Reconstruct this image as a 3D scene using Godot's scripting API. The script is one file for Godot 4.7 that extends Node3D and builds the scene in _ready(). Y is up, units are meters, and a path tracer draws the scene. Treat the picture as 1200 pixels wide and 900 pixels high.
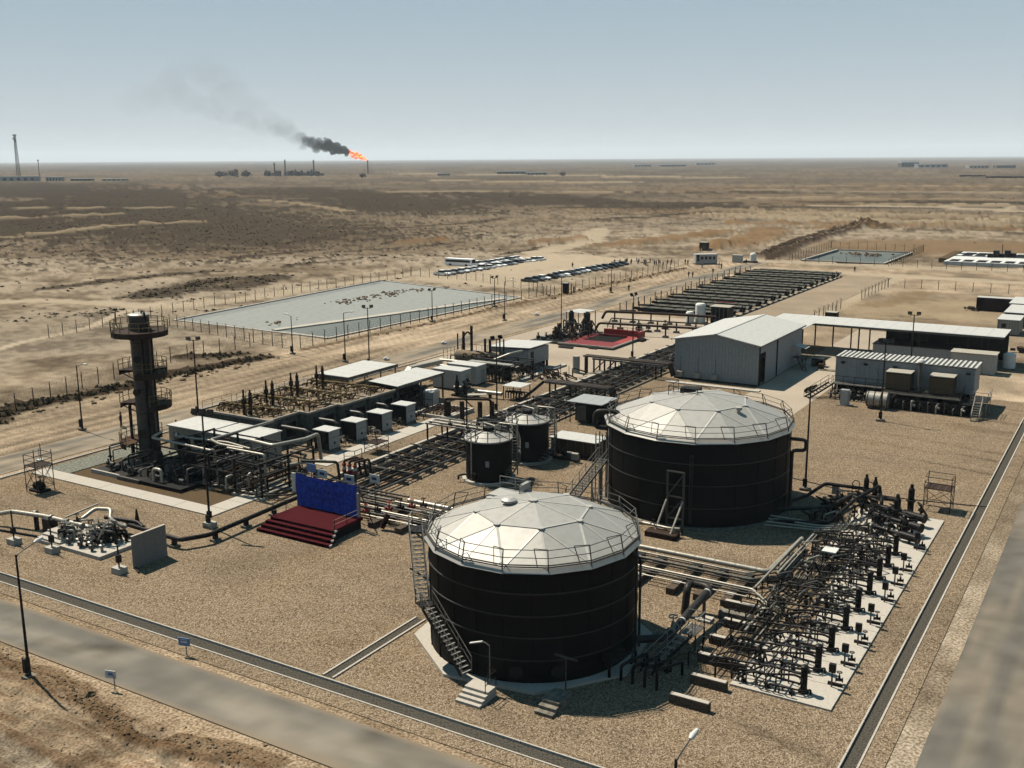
extends Node3D
# An oil-field desalting plant in a desert seen from about 32 m up. Ground units are metres; -z runs along the pipe rack, +x to the right of the picture.

var M := {}
var names := {}
var org := Vector3.ZERO
var rng := RandomNumberGenerator.new()


class Mb:
	var v := PackedVector3Array()
	var n := PackedVector3Array()
	var c := PackedColorArray()

	func tri(a: Vector3, b: Vector3, d: Vector3) -> void:   # counter-clockwise seen from outside
		var m := (b - a).cross(d - a).normalized()
		v.append(a); v.append(d); v.append(b)
		n.append(m); n.append(m); n.append(m)

	func quad(a: Vector3, b: Vector3, d: Vector3, e: Vector3) -> void:
		tri(a, b, d)
		tri(a, d, e)

	func smooth_quad(a: Vector3, b: Vector3, d: Vector3, e: Vector3, na: Vector3, nb: Vector3, nd: Vector3, ne: Vector3) -> void:
		v.append(a); v.append(d); v.append(b)
		n.append(na); n.append(nd); n.append(nb)
		v.append(a); v.append(e); v.append(d)
		n.append(na); n.append(ne); n.append(nd)

	func box(p: Vector3, s: Vector3, b := Basis()) -> void:
		var x := b.x * s.x * 0.5
		var y := b.y * s.y * 0.5
		var z := b.z * s.z * 0.5
		quad(p - x - y + z, p + x - y + z, p + x + y + z, p - x + y + z)
		quad(p + x - y - z, p - x - y - z, p - x + y - z, p + x + y - z)
		quad(p + x - y + z, p + x - y - z, p + x + y - z, p + x + y + z)
		quad(p - x - y - z, p - x - y + z, p - x + y + z, p - x + y - z)
		quad(p - x + y + z, p + x + y + z, p + x + y - z, p - x + y - z)
		quad(p - x - y - z, p + x - y - z, p + x - y + z, p - x - y + z)

	func span(a: Vector3, b: Vector3) -> void:   # box between two corners
		box((a + b) * 0.5, (b - a).abs())

	func beam(a: Vector3, b: Vector3, w: float, h := -1.0) -> void:
		var d := b - a
		var l := d.length()
		if l < 0.001:
			return
		var z := d / l
		var up := Vector3.UP if absf(z.y) < 0.99 else Vector3.RIGHT
		var x := up.cross(z).normalized()
		box((a + b) * 0.5, Vector3(w, h if h > 0 else w, l), Basis(x, z.cross(x), z))

	func ring(p: Vector3, t: Vector3, s: Vector3, r: float, seg: int) -> PackedVector3Array:
		var o := PackedVector3Array()
		var q := t.cross(s)
		for i in seg:
			var a := TAU * i / seg
			o.append(p + (s * cos(a) + q * sin(a)) * r)
		return o

	func cyl(a: Vector3, b: Vector3, r0: float, r1 := -1.0, seg := 10, cap := true) -> void:
		if r1 < 0:
			r1 = r0
		var t := (b - a).normalized()
		var s := (Vector3.UP if absf(t.y) < 0.9 else Vector3.RIGHT).cross(t).normalized()
		var k := ring(a, t, s, r0, seg)
		var m := ring(b, t, s, r1, seg)
		for i in seg:
			var j := (i + 1) % seg
			var ni := (k[i] - a + m[i] - b).normalized()
			var nj := (k[j] - a + m[j] - b).normalized()
			smooth_quad(k[i], k[j], m[j], m[i], ni, nj, nj, ni)
			if cap:
				if r0 > 0.001:
					tri(a, k[j], k[i])
				if r1 > 0.001:
					tri(b, m[i], m[j])

	func tube(given: Array, r: float, seg := 8, bend := -1.0) -> void:
		if bend < 0:
			bend = r * 2.2
		var p := PackedVector3Array([given[0]])
		for i in range(1, given.size() - 1):
			var a: Vector3 = given[i - 1]
			var k: Vector3 = given[i]
			var d: Vector3 = given[i + 1]
			var u := minf(bend, minf((a - k).length(), (d - k).length()) * 0.48)
			var s := k + (a - k).normalized() * u
			var e := k + (d - k).normalized() * u
			for j in 4:
				var f := j / 3.0
				p.append(s.lerp(k, f).lerp(k.lerp(e, f), f))
		p.append(given[-1])
		var t := (p[1] - p[0]).normalized()
		var s0 := (Vector3.UP if absf(t.y) < 0.9 else Vector3.RIGHT).cross(t).normalized()
		var last := ring(p[0], t, s0, r, seg)
		for i in range(1, p.size()):
			var t2 := t if i == p.size() - 1 else ((p[i + 1] - p[i]).normalized() + (p[i] - p[i - 1]).normalized()).normalized()
			if i == p.size() - 1:
				t2 = (p[i] - p[i - 1]).normalized()
			s0 = (s0 - t2 * s0.dot(t2)).normalized()
			var now := ring(p[i], t2, s0, r, seg)
			for k in seg:
				var j := (k + 1) % seg
				var a := (last[k] - p[i - 1]).normalized()
				var b := (last[j] - p[i - 1]).normalized()
				var d := (now[j] - p[i]).normalized()
				var e := (now[k] - p[i]).normalized()
				smooth_quad(last[k], last[j], now[j], now[k], a, b, d, e)
			if i == 1:
				for k in seg:
					tri(p[0], last[(k + 1) % seg], last[k])
			if i == p.size() - 1:
				for k in seg:
					tri(p[i], now[k], now[(k + 1) % seg])
			last = now

	func lathe(p: Vector3, prof: Array, seg := 16) -> void:   # prof: Vector2(radius, height) from low to high
		for i in prof.size() - 1:
			var a: Vector2 = prof[i]
			var b: Vector2 = prof[i + 1]
			var d := (b - a).normalized()
			for k in seg:
				var f := TAU * k / seg
				var g := TAU * (k + 1) / seg
				var u := Vector3(cos(f), 0, sin(f))
				var w := Vector3(cos(g), 0, sin(g))
				var nu := u * d.y + Vector3.DOWN * d.x
				var nw := w * d.y + Vector3.DOWN * d.x
				smooth_quad(p + w * a.x + Vector3.UP * a.y, p + u * a.x + Vector3.UP * a.y, p + u * b.x + Vector3.UP * b.y, p + w * b.x + Vector3.UP * b.y, nw, nu, nu, nw)

	func ball(p: Vector3, s: Vector3, seg := 10) -> void:
		var rows := seg / 2 + 1
		for i in rows:
			for k in seg:
				var q := []
				for e in [[i, k], [i, k + 1], [i + 1, k + 1], [i + 1, k]]:
					var la: float = -PI / 2 + PI * e[0] / rows
					var lo: float = -TAU * e[1] / seg
					q.append(Vector3(cos(la) * cos(lo), sin(la), cos(la) * sin(lo)))
				smooth_quad(p + q[0] * s, p + q[1] * s, p + q[2] * s, p + q[3] * s, q[0], q[1], q[2], q[3])

	func prism(o: Array, y0: float, y1: float) -> void:   # o: Vector2(x, z), clockwise seen from above (x right, z down)
		var q := PackedVector2Array(o)
		var ids := Geometry2D.triangulate_polygon(q)
		for i in range(0, ids.size(), 3):
			var a := q[ids[i]]
			var b := q[ids[i + 1]]
			var d := q[ids[i + 2]]
			if (b - a).cross(d - a) > 0:
				var e := b
				b = d
				d = e
			tri(Vector3(a.x, y1, a.y), Vector3(b.x, y1, b.y), Vector3(d.x, y1, d.y))
			tri(Vector3(a.x, y0, a.y), Vector3(d.x, y0, d.y), Vector3(b.x, y0, b.y))
		var way := 0.0
		for i in q.size():
			way += q[i].cross(q[(i + 1) % q.size()])
		for i in q.size():
			var a := q[i]
			var b := q[(i + 1) % q.size()]
			if way < 0:
				var e := a
				a = b
				b = e
			quad(Vector3(b.x, y0, b.y), Vector3(a.x, y0, a.y), Vector3(a.x, y1, a.y), Vector3(b.x, y1, b.y))

	func profile(o: Array, depth: float) -> void:   # o: Vector2(z, y) side view, drawn out along x, centred
		var q := PackedVector2Array(o)
		var ids := Geometry2D.triangulate_polygon(q)
		var h := depth * 0.5
		for i in range(0, ids.size(), 3):
			var a := q[ids[i]]
			var b := q[ids[i + 1]]
			var d := q[ids[i + 2]]
			if (b - a).cross(d - a) > 0:
				var e := b
				b = d
				d = e
			tri(Vector3(h, a.y, a.x), Vector3(h, b.y, b.x), Vector3(h, d.y, d.x))
			tri(Vector3(-h, a.y, a.x), Vector3(-h, d.y, d.x), Vector3(-h, b.y, b.x))
		var way := 0.0
		for i in q.size():
			way += q[i].cross(q[(i + 1) % q.size()])
		for i in q.size():
			var a := q[i]
			var b := q[(i + 1) % q.size()]
			if way > 0:
				var e := a
				a = b
				b = e
			quad(Vector3(h, b.y, b.x), Vector3(h, a.y, a.x), Vector3(-h, a.y, a.x), Vector3(-h, b.y, b.x))

	func mesh(off := Vector3.ZERO) -> ArrayMesh:
		var a := []
		a.resize(Mesh.ARRAY_MAX)
		if off != Vector3.ZERO:
			for i in v.size():
				v[i] -= off
		a[Mesh.ARRAY_VERTEX] = v
		a[Mesh.ARRAY_NORMAL] = n
		if c.size() == v.size():
			a[Mesh.ARRAY_COLOR] = c
		var m := ArrayMesh.new()
		m.add_surface_from_arrays(Mesh.PRIMITIVE_TRIANGLES, a)
		return m


func V(x: float, y: float, z: float) -> Vector3:
	return Vector3(x, y, z)


func numbered(called: String) -> String:
	var k: int = names.get(called, 0)
	names[called] = k + 1
	return called if k == 0 else "%s_%03d" % [called, k]


func tag(o: Node3D, label: String, category: String, group := "") -> void:
	o.set_meta("label", label)
	o.set_meta("category", category)
	if group:
		o.set_meta("group", group)


func thing(called: String, label: String, category: String, at := Vector3.ZERO, group := "") -> Node3D:
	var o := Node3D.new()
	o.name = numbered(called)
	add_child(o)
	o.position = at
	org = at
	tag(o, label, category, group)
	return o


func part(called: String, b: Mb, m: Material, parent: Node3D) -> MeshInstance3D:
	return put(called, b.mesh(org), m, parent)


func put(called: String, mesh: Mesh, m: Material, parent: Node3D, where := Transform3D()) -> MeshInstance3D:
	var o := MeshInstance3D.new()
	o.mesh = mesh
	o.material_override = m
	o.transform = where
	var key := "n_" + called
	var k: int = parent.get_meta(key, 0)
	parent.set_meta(key, k + 1)
	o.name = called if k == 0 else "%s_%03d" % [called, k]
	parent.add_child(o)
	return o


func single(called: String, b: Mb, m: Material, label: String, category: String, at: Vector3, group := "") -> MeshInstance3D:
	var o := MeshInstance3D.new()
	o.mesh = b.mesh(at)
	o.material_override = m
	o.name = numbered(called)
	o.position = at
	add_child(o)
	tag(o, label, category, group)
	return o


func struct(called: String, b: Mb, m: Material) -> MeshInstance3D:
	var o := MeshInstance3D.new()
	o.mesh = b.mesh()
	o.material_override = m
	o.name = numbered(called)
	add_child(o)
	o.set_meta("kind", "structure")
	o.set_meta("label", called.replace("_", " "))
	return o


func copy(root: Node3D, at: Vector3, turn: float, label: String, group := "", called := "") -> Node3D:
	var o: Node3D = root.duplicate()
	o.name = numbered(called if called else String(root.name).rstrip("_0123456789"))
	add_child(o)
	o.position = at
	o.rotation.y = turn
	o.set_meta("label", label)
	if group:
		o.set_meta("group", group)
	return o


func noise(f: float, sd: int, oct := 3, kind := FastNoiseLite.TYPE_SIMPLEX_SMOOTH) -> FastNoiseLite:
	var k := FastNoiseLite.new()
	k.seed = sd
	k.frequency = f
	k.noise_type = kind
	k.fractal_octaves = oct
	return k


func tex(nz: FastNoiseLite, size: int, cols: Array, offs: Array, normal := 0.0) -> NoiseTexture2D:
	var t := NoiseTexture2D.new()
	t.width = size
	t.height = size
	t.seamless = true
	t.noise = nz
	if normal > 0:
		t.as_normal_map = true
		t.bump_strength = normal
	else:
		var g := Gradient.new()
		g.offsets = PackedFloat32Array(offs)
		var cc := PackedColorArray()
		for x in cols:
			cc.append(Color(x, x, x) if x is float else x)
		g.colors = cc
		t.color_ramp = g
	return t


func mat(called: String, r: float, g: float, b: float, rough := 0.8, metal := 0.0, t: Texture2D = null, scale := 1.0, nrm: Texture2D = null, world := false) -> StandardMaterial3D:
	var m := StandardMaterial3D.new()
	m.resource_name = called
	m.albedo_color = Color(r * 0.66, g * 0.66, b * 0.66).linear_to_srgb()
	m.roughness = rough
	m.metallic = metal
	m.metallic_specular = 0.0 if rough >= 0.85 else (0.15 if rough >= 0.65 else 0.35)
	if t:
		m.albedo_texture = t
	if nrm:
		m.normal_enabled = true
		m.normal_texture = nrm
	if t or nrm:
		m.uv1_triplanar = true
		m.uv1_world_triplanar = world
		m.uv1_scale = Vector3.ONE * scale
	M[called] = m
	return m


func ordinal(k: int) -> String:
	return ["first", "second", "third", "fourth", "fifth", "sixth", "seventh", "eighth", "ninth", "tenth", "eleventh", "twelfth", "thirteenth", "fourteenth", "fifteenth", "sixteenth", "seventeenth", "eighteenth", "nineteenth", "twentieth"][k]


func _ready() -> void:
	rng.seed = 7
	var cam := Camera3D.new()
	cam.name = "camera"
	cam.fov = 40.3413
	cam.near = 0.5
	cam.far = 60000.0
	cam.position = V(0, 32, 0)
	cam.rotation_order = EULER_ORDER_YXZ
	cam.rotation = Vector3(deg_to_rad(-12.1931), deg_to_rad(31.4), -0.0061)
	add_child(cam)
	cam.current = true
	var sky := ProceduralSkyMaterial.new()
	sky.sky_top_color = Color(0.055, 0.142, 0.208).linear_to_srgb()
	sky.sky_horizon_color = Color(0.268, 0.288, 0.296).linear_to_srgb()
	sky.sky_curve = 0.14
	sky.sky_energy_multiplier = 1.0
	sky.ground_horizon_color = Color(0.22, 0.19, 0.14).linear_to_srgb()
	sky.ground_bottom_color = Color(0.2, 0.16, 0.11).linear_to_srgb()
	sky.sun_angle_max = 1.0
	var env := Environment.new()
	env.background_mode = Environment.BG_SKY
	env.sky = Sky.new()
	env.sky.sky_material = sky
	env.tonemap_mode = Environment.TONE_MAPPER_LINEAR
	env.tonemap_exposure = 2.15
	env.sdfgi_enabled = true
	env.ssao_enabled = true
	env.ssil_enabled = true
	env.fog_enabled = true
	env.fog_density = 0.00006
	env.fog_light_color = Color(0.80, 0.84, 0.88)
	env.volumetric_fog_enabled = true
	env.volumetric_fog_density = 0.0
	var world := WorldEnvironment.new()
	world.name = "world_environment"
	world.environment = env
	add_child(world)
	var sun := DirectionalLight3D.new()
	sun.name = "sun"
	sun.light_energy = 1.6
	sun.light_color = Color(1.0, 0.955, 0.88)
	sun.light_angular_distance = 0.53
	sun.shadow_enabled = true
	add_child(sun)
	sun.look_at_from_position(Vector3.ZERO, V(0.63, -1.0, 0.135), Vector3.UP)
	materials()
	shared_shapes()
	terrain()
	paving()
	pond()
	drains()
	fences()
	storage_tanks()
	column_unit()
	piping_module()
	compressor_block()
	north_buildings()
	main_rack()
	cross_rack()
	bridges()
	red_bund()
	yard_boxes()
	large_shed()
	substation()
	containers()
	evaporation_rows()
	front_manifold()
	metering_skid()
	stage()
	lamps()
	scaffolds()
	small_things()
	cars()
	people()
	far_things()
	flare()


func materials() -> void:
	var clean := tex(noise(0.02, 13, 4), 512, [0.92, 0.98, 1.0], [0.1, 0.5, 0.9])
	var grunge := tex(noise(0.012, 3, 5), 512, [0.62, 0.86, 1.0], [0.0, 0.45, 0.8])
	var streak := tex(noise(0.03, 17, 5), 512, [0.5, 0.62, 0.75, 1.0], [0.2, 0.5, 0.68, 0.9])
	var dirt := tex(noise(0.03, 9, 5), 512, [0.5, 0.9, 1.0], [0.15, 0.45, 0.9])
	var speck := tex(noise(0.09, 4, 4), 512, [0.62, 0.9, 1.0], [0.1, 0.5, 0.9])
	var stones := noise(0.085, 21, 2, FastNoiseLite.TYPE_CELLULAR)
	stones.cellular_return_type = FastNoiseLite.RETURN_CELL_VALUE
	stones.cellular_jitter = 1.0
	var gravel := tex(stones, 1024, [Color(0.40, 0.35, 0.28), Color(0.66, 0.60, 0.50), Color(0.85, 0.79, 0.68), Color(1.0, 0.96, 0.87)], [0.0, 0.4, 0.75, 1.0])
	var lumps := noise(0.085, 21, 2, FastNoiseLite.TYPE_CELLULAR)
	lumps.cellular_return_type = FastNoiseLite.RETURN_DISTANCE
	lumps.cellular_jitter = 1.0
	var gravel_n := tex(lumps, 1024, [], [], 9.0)
	var tarmac := tex(noise(0.05, 51, 7), 1024, [0.55, 0.86, 1.0], [0.15, 0.45, 0.8])
	var sand_n := tex(noise(0.03, 31, 5), 512, [], [], 7.0)
	var sand := tex(noise(0.035, 41, 6), 1024, [Color(0.66, 0.62, 0.56), Color(0.88, 0.86, 0.83), Color(1, 1, 1)], [0.2, 0.5, 0.8])
	var m := mat("gravel", 0.445, 0.41, 0.405, 0.95, 0.0, gravel, 0.14, gravel_n, true)
	m.vertex_color_use_as_albedo = true
	m.normal_scale = 1.0
	m = mat("sand", 1, 1, 1, 0.95, 0.0, sand, 0.11, sand_n, true)
	m.vertex_color_use_as_albedo = true
	m.normal_scale = 0.7
	m = mat("road", 1, 1, 1, 0.9, 0.0, tarmac, 0.45, null, true)
	m.vertex_color_use_as_albedo = true
	mat("concrete", 0.41, 0.38, 0.335, 0.9, 0, clean, 0.35, sand_n, true).normal_scale = 0.15
	mat("old_concrete", 0.21, 0.192, 0.16, 0.9, 0, grunge, 0.25, sand_n, true).normal_scale = 0.2
	mat("green_concrete", 0.20, 0.205, 0.175, 0.9, 0, dirt, 0.2, null, true)
	mat("trough", 0.15, 0.15, 0.128, 0.9, 0, dirt, 0.3, null, true)
	mat("drain", 0.085, 0.078, 0.066, 0.95, 0, dirt, 0.4, null, true)
	mat("black_steel", 0.009, 0.009, 0.010, 0.6, 0, grunge, 0.25)
	mat("tank_glass", 0.011, 0.011, 0.012, 0.55, 0, streak, 0.14)
	M.tank_glass.uv1_scale = V(0.6, 0.05, 0.6)
	mat("column_steel", 0.055, 0.051, 0.046, 0.6, 0, grunge, 0.3)
	mat("band", 0.05, 0.05, 0.05, 0.4, 0.5)
	mat("dark_steel", 0.030, 0.028, 0.026, 0.5, 0.2, grunge, 0.4)
	mat("grey_steel", 0.11, 0.105, 0.095, 0.5, 0.3, grunge, 0.5)
	mat("pipe_dark", 0.045, 0.042, 0.038, 0.45, 0.2, grunge, 0.5)
	mat("pipe_black", 0.016, 0.015, 0.015, 0.45, 0.0, grunge, 0.5)
	mat("cladding", 0.44, 0.41, 0.35, 0.42, 0.35, grunge, 0.6)
	mat("galvanised", 0.33, 0.32, 0.29, 0.45, 0.4, grunge, 0.6)
	mat("rust_steel", 0.085, 0.048, 0.028, 0.8, 0.1, dirt, 0.6)
	mat("yellow_steel", 0.19, 0.14, 0.06, 0.7, 0, dirt, 0.6)
	mat("brown_steel", 0.05, 0.033, 0.026, 0.7, 0, dirt, 0.5)
	mat("dome", 0.345, 0.338, 0.315, 0.5, 0.3, clean, 0.12)
	mat("dome_two", 0.33, 0.323, 0.30, 0.55, 0.3, clean, 0.17)
	mat("dome_bright", 0.385, 0.377, 0.352, 0.5, 0.2, clean, 0.2)
	mat("roof_white", 0.44, 0.44, 0.42, 0.55, 0, clean, 0.12)
	mat("sleeper", 0.115, 0.090, 0.070, 0.9, 0, dirt, 0.4)
	mat("wall_grey", 0.27, 0.285, 0.29, 0.6, 0, clean, 0.15)
	mat("wall_white", 0.40, 0.39, 0.36, 0.6, 0, clean, 0.2)
	mat("wall_beige", 0.33, 0.31, 0.265, 0.7, 0, clean, 0.2)
	mat("wall_green", 0.115, 0.118, 0.105, 0.7, 0, grunge, 0.2)
	mat("panel_grey", 0.22, 0.205, 0.19, 0.8, 0, clean, 0.3)
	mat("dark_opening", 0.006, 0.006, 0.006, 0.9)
	mat("louvre", 0.20, 0.135, 0.075, 0.8, 0.1, dirt, 0.7)
	mat("brown_container", 0.028, 0.010, 0.009, 0.7, 0, grunge, 0.3)
	mat("dirt_roof", 0.29, 0.225, 0.16, 0.9, 0, dirt, 0.4)
	mat("red_paint", 0.20, 0.010, 0.012, 0.6, 0, grunge, 0.4)
	mat("red_bright", 0.34, 0.03, 0.025, 0.6, 0, grunge, 0.4)
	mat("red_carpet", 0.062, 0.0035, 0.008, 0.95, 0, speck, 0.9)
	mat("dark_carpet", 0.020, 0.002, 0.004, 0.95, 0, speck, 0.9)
	mat("blue_banner", 0.022, 0.066, 0.46, 0.75, 0, grunge, 0.3)
	mat("blue_print", 0.007, 0.015, 0.11, 0.75)
	mat("blue_sign", 0.10, 0.18, 0.36, 0.6)
	mat("white_paint", 0.55, 0.55, 0.53, 0.6, 0, clean, 0.8)
	mat("sign_text", 0.03, 0.05, 0.11, 0.7)
	mat("liner", 0.235, 0.248, 0.238, 0.75, 0, clean, 0.05, null, true)
	mat("liner_wet", 0.085, 0.100, 0.092, 0.6, 0, clean, 0.06, null, true)
	mat("soil", 0.12, 0.085, 0.052, 0.95, 0, dirt, 0.6, sand_n, true)
	mat("rubble", 0.165, 0.118, 0.075, 0.95, 0, dirt, 0.8)
	mat("wood", 0.10, 0.075, 0.05, 0.9, 0, dirt, 0.9)
	mat("shrub", 0.050, 0.043, 0.026, 0.95)
	mat("wire", 0.10, 0.09, 0.075, 0.7, 0.3)
	mat("post", 0.045, 0.040, 0.033, 0.7, 0.2)
	mat("lens", 0.55, 0.55, 0.52, 0.3)
	mat("tyre", 0.012, 0.012, 0.012, 0.9)
	mat("car_white", 0.95, 0.95, 0.93, 0.3)
	mat("car_silver", 0.42, 0.43, 0.43, 0.3, 0.2)
	mat("car_dark", 0.022, 0.025, 0.024, 0.3)
	mat("car_grey", 0.075, 0.078, 0.075, 0.3, 0.2)
	mat("car_glass", 0.012, 0.013, 0.014, 0.12)
	mat("headlight", 0.5, 0.5, 0.5, 0.2)
	mat("poly_tank", 0.62, 0.62, 0.58, 0.55)
	m = mat("cloth", 1, 1, 1, 0.9)
	m.vertex_color_use_as_albedo = true
	for e in ["tank_glass", "black_steel", "pipe_black", "dark_steel", "pipe_dark", "red_carpet", "dark_opening", "blue_banner"]:
		M[e].metallic_specular = 0.18
	m = mat("flame", 1.0, 0.35, 0.08, 0.9)
	m.emission_enabled = true
	m.emission = Color(1.0, 0.25, 0.10)
	m.emission_energy_multiplier = 0.75
	m = mat("flame_hot", 1.0, 0.6, 0.3, 0.9)
	m.emission_enabled = true
	m.emission = Color(1.0, 0.52, 0.38)
	m.emission_energy_multiplier = 0.75


var SH := {}


func shared_shapes() -> void:
	var b := Mb.new()   # a gate valve on a pipe along x: body, flanges, bonnet, handwheel
	b.cyl(V(-0.16, 0, 0), V(0.16, 0, 0), 0.085, -1, 8)
	b.cyl(V(-0.19, 0, 0), V(-0.15, 0, 0), 0.14, -1, 8)
	b.cyl(V(0.15, 0, 0), V(0.19, 0, 0), 0.14, -1, 8)
	b.cyl(V(0, 0, 0), V(0, 0.26, 0), 0.075, 0.05, 8)
	b.cyl(V(0, 0.26, 0), V(0, 0.42, 0), 0.02, -1, 5)
	b.lathe(V(0, 0.4, 0), [Vector2(0.11, 0.0), Vector2(0.15, 0.0), Vector2(0.15, 0.03), Vector2(0.11, 0.03), Vector2(0.11, 0.0)], 8)
	b.beam(V(-0.13, 0.415, 0), V(0.13, 0.415, 0), 0.02)
	SH.valve = b.mesh()
	b = Mb.new()   # a flange pair round a pipe along x of radius 1
	b.cyl(V(-0.35, 0, 0), V(0.35, 0, 0), 1.5, -1, 10)
	SH.flange = b.mesh()
	b = Mb.new()   # a pump and motor along x, on a bed plate
	b.box(V(0, 0.06, 0), V(1.3, 0.12, 0.5))
	SH.pump_bed = b.mesh()
	b = Mb.new()
	b.cyl(V(0.0, 0.42, 0), V(0.6, 0.42, 0), 0.2, -1, 12)
	b.box(V(0.3, 0.18, 0), V(0.4, 0.12, 0.3))
	SH.pump_motor = b.mesh()
	b = Mb.new()
	b.cyl(V(-0.5, 0.4, 0), V(-0.25, 0.4, 0), 0.25, 0.2, 12)
	b.cyl(V(-0.25, 0.4, 0), V(0.0, 0.4, 0), 0.1, -1, 8)
	b.cyl(V(-0.38, 0.4, 0), V(-0.38, 0.85, 0), 0.08, -1, 8)
	b.cyl(V(-0.38, 0.82, 0), V(-0.38, 0.87, 0), 0.14, -1, 8)
	SH.pump_casing = b.mesh()
	b = Mb.new()   # an instrument gauge on a stem
	b.cyl(V(0, 0, 0), V(0, 0.35, 0), 0.015, -1, 5)
	b.cyl(V(0, 0.42, -0.03), V(0, 0.42, 0.03), 0.09, -1, 8)
	SH.gauge = b.mesh()


func valve(parent: Node3D, p: Vector3, s := 1.0, turn := 0.0, m := "dark_steel") -> void:
	put("valve", SH.valve, M[m], parent, Transform3D(Basis(Vector3.UP, turn).scaled(Vector3.ONE * s), p - org))


func gauge(parent: Node3D, p: Vector3, s := 1.0) -> void:
	put("gauge", SH.gauge, M.dark_steel, parent, Transform3D(Basis().scaled(Vector3.ONE * s), p - org))


func pump(parent: Node3D, p: Vector3, s := 1.0, turn := 0.0) -> void:
	var t := Transform3D(Basis(Vector3.UP, turn).scaled(Vector3.ONE * s), p - org)
	var o := put("pump", SH.pump_bed, M.dark_steel, parent, t)
	put("motor", SH.pump_motor, M.grey_steel, o)
	put("casing", SH.pump_casing, M.pipe_dark, o)


func pipe(parent: Node3D, pts: Array, r: float, m := "pipe_dark", called := "pipe", seg := 7) -> void:
	var b := Mb.new()
	b.tube(pts, r, seg)
	part(called, b, M[m], parent)


func bars(parent: Node3D, called: String, list: Array, w: float, m: String, h := -1.0) -> void:   # each bar a part of its own
	for e in list:
		var b := Mb.new()
		b.beam(e[0], e[1], w, h)
		part(called, b, M[m], parent)


func slab(parent: Node3D, called: String, a: Vector3, c: Vector3, m: String) -> MeshInstance3D:
	var b := Mb.new()
	b.span(a, c)
	return part(called, b, M[m], parent)


func handrail(parent: Node3D, pts: Array, m := "galvanised", h := 1.05, w := 0.05, called := "handrail", gap := 1.5) -> void:   # posts, a top rail and a knee rail along a path
	var b := Mb.new()
	for i in pts.size() - 1:
		var a: Vector3 = pts[i]
		var e: Vector3 = pts[i + 1]
		var u := Vector3.UP * h
		b.beam(a + u, e + u, w)
		b.beam(a + u * 0.5, e + u * 0.5, w * 0.8)
		var k := maxi(1, roundi((e - a).length() / gap))
		for j in k + 1:
			var p := a.lerp(e, float(j) / k)
			b.beam(p, p + u, w)
	part(called, b, M[m], parent)


func flight(parent: Node3D, a: Vector3, e: Vector3, side: Vector3, w: float, count: int, m := "grey_steel", rm := "galvanised", deep := 0.26) -> void:   # a straight stair from a up to e
	var s := side.normalized() * w * 0.5
	var o := Mb.new()
	o.beam(a - s, e - s, 0.05, 0.22)
	o.beam(a + s, e + s, 0.05, 0.22)
	var st := part("stringer", o, M[m], parent)
	var f := Vector3(e.x - a.x, 0, e.z - a.z).normalized()
	for i in count:
		var p := a.lerp(e, (i + 0.5) / count)
		var b := Mb.new()
		b.box(p, V(w - 0.06, 0.04, deep), Basis(side.normalized(), Vector3.UP, side.normalized().cross(Vector3.UP)))
		part("tread", b, M[rm], st)
	handrail(parent, [a - s, e - s], rm, 1.0, 0.045)
	handrail(parent, [a + s, e + s], rm, 1.0, 0.045)


# ---------------------------------------------------------------- ground
var strokes := []
var nA: FastNoiseLite
var nB: FastNoiseLite
var nC: FastNoiseLite
var nD: FastNoiseLite
var gh := 0.0
var gc := Color()
var gs := 0.0
const SAND := Color(0.230, 0.190, 0.146)
const PALE := Color(0.40, 0.352, 0.29)
const SCRUB := Color(0.080, 0.068, 0.055)
const SOIL := Color(0.150, 0.100, 0.058)
const OCHRE := Color(0.150, 0.100, 0.056)


func stroke(pts: Array, w: float, c: Color, k: float, h := 0.0, rough := 0.5) -> void:
	var p := PackedVector2Array()
	var box := Rect2(Vector2(pts[0][0], pts[0][1]), Vector2.ZERO)
	for e in pts:
		p.append(Vector2(e[0], e[1]))
		box = box.expand(p[-1])
	strokes.append([box.grow(w * 1.6), p, w, c, k, h, rough])


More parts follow.
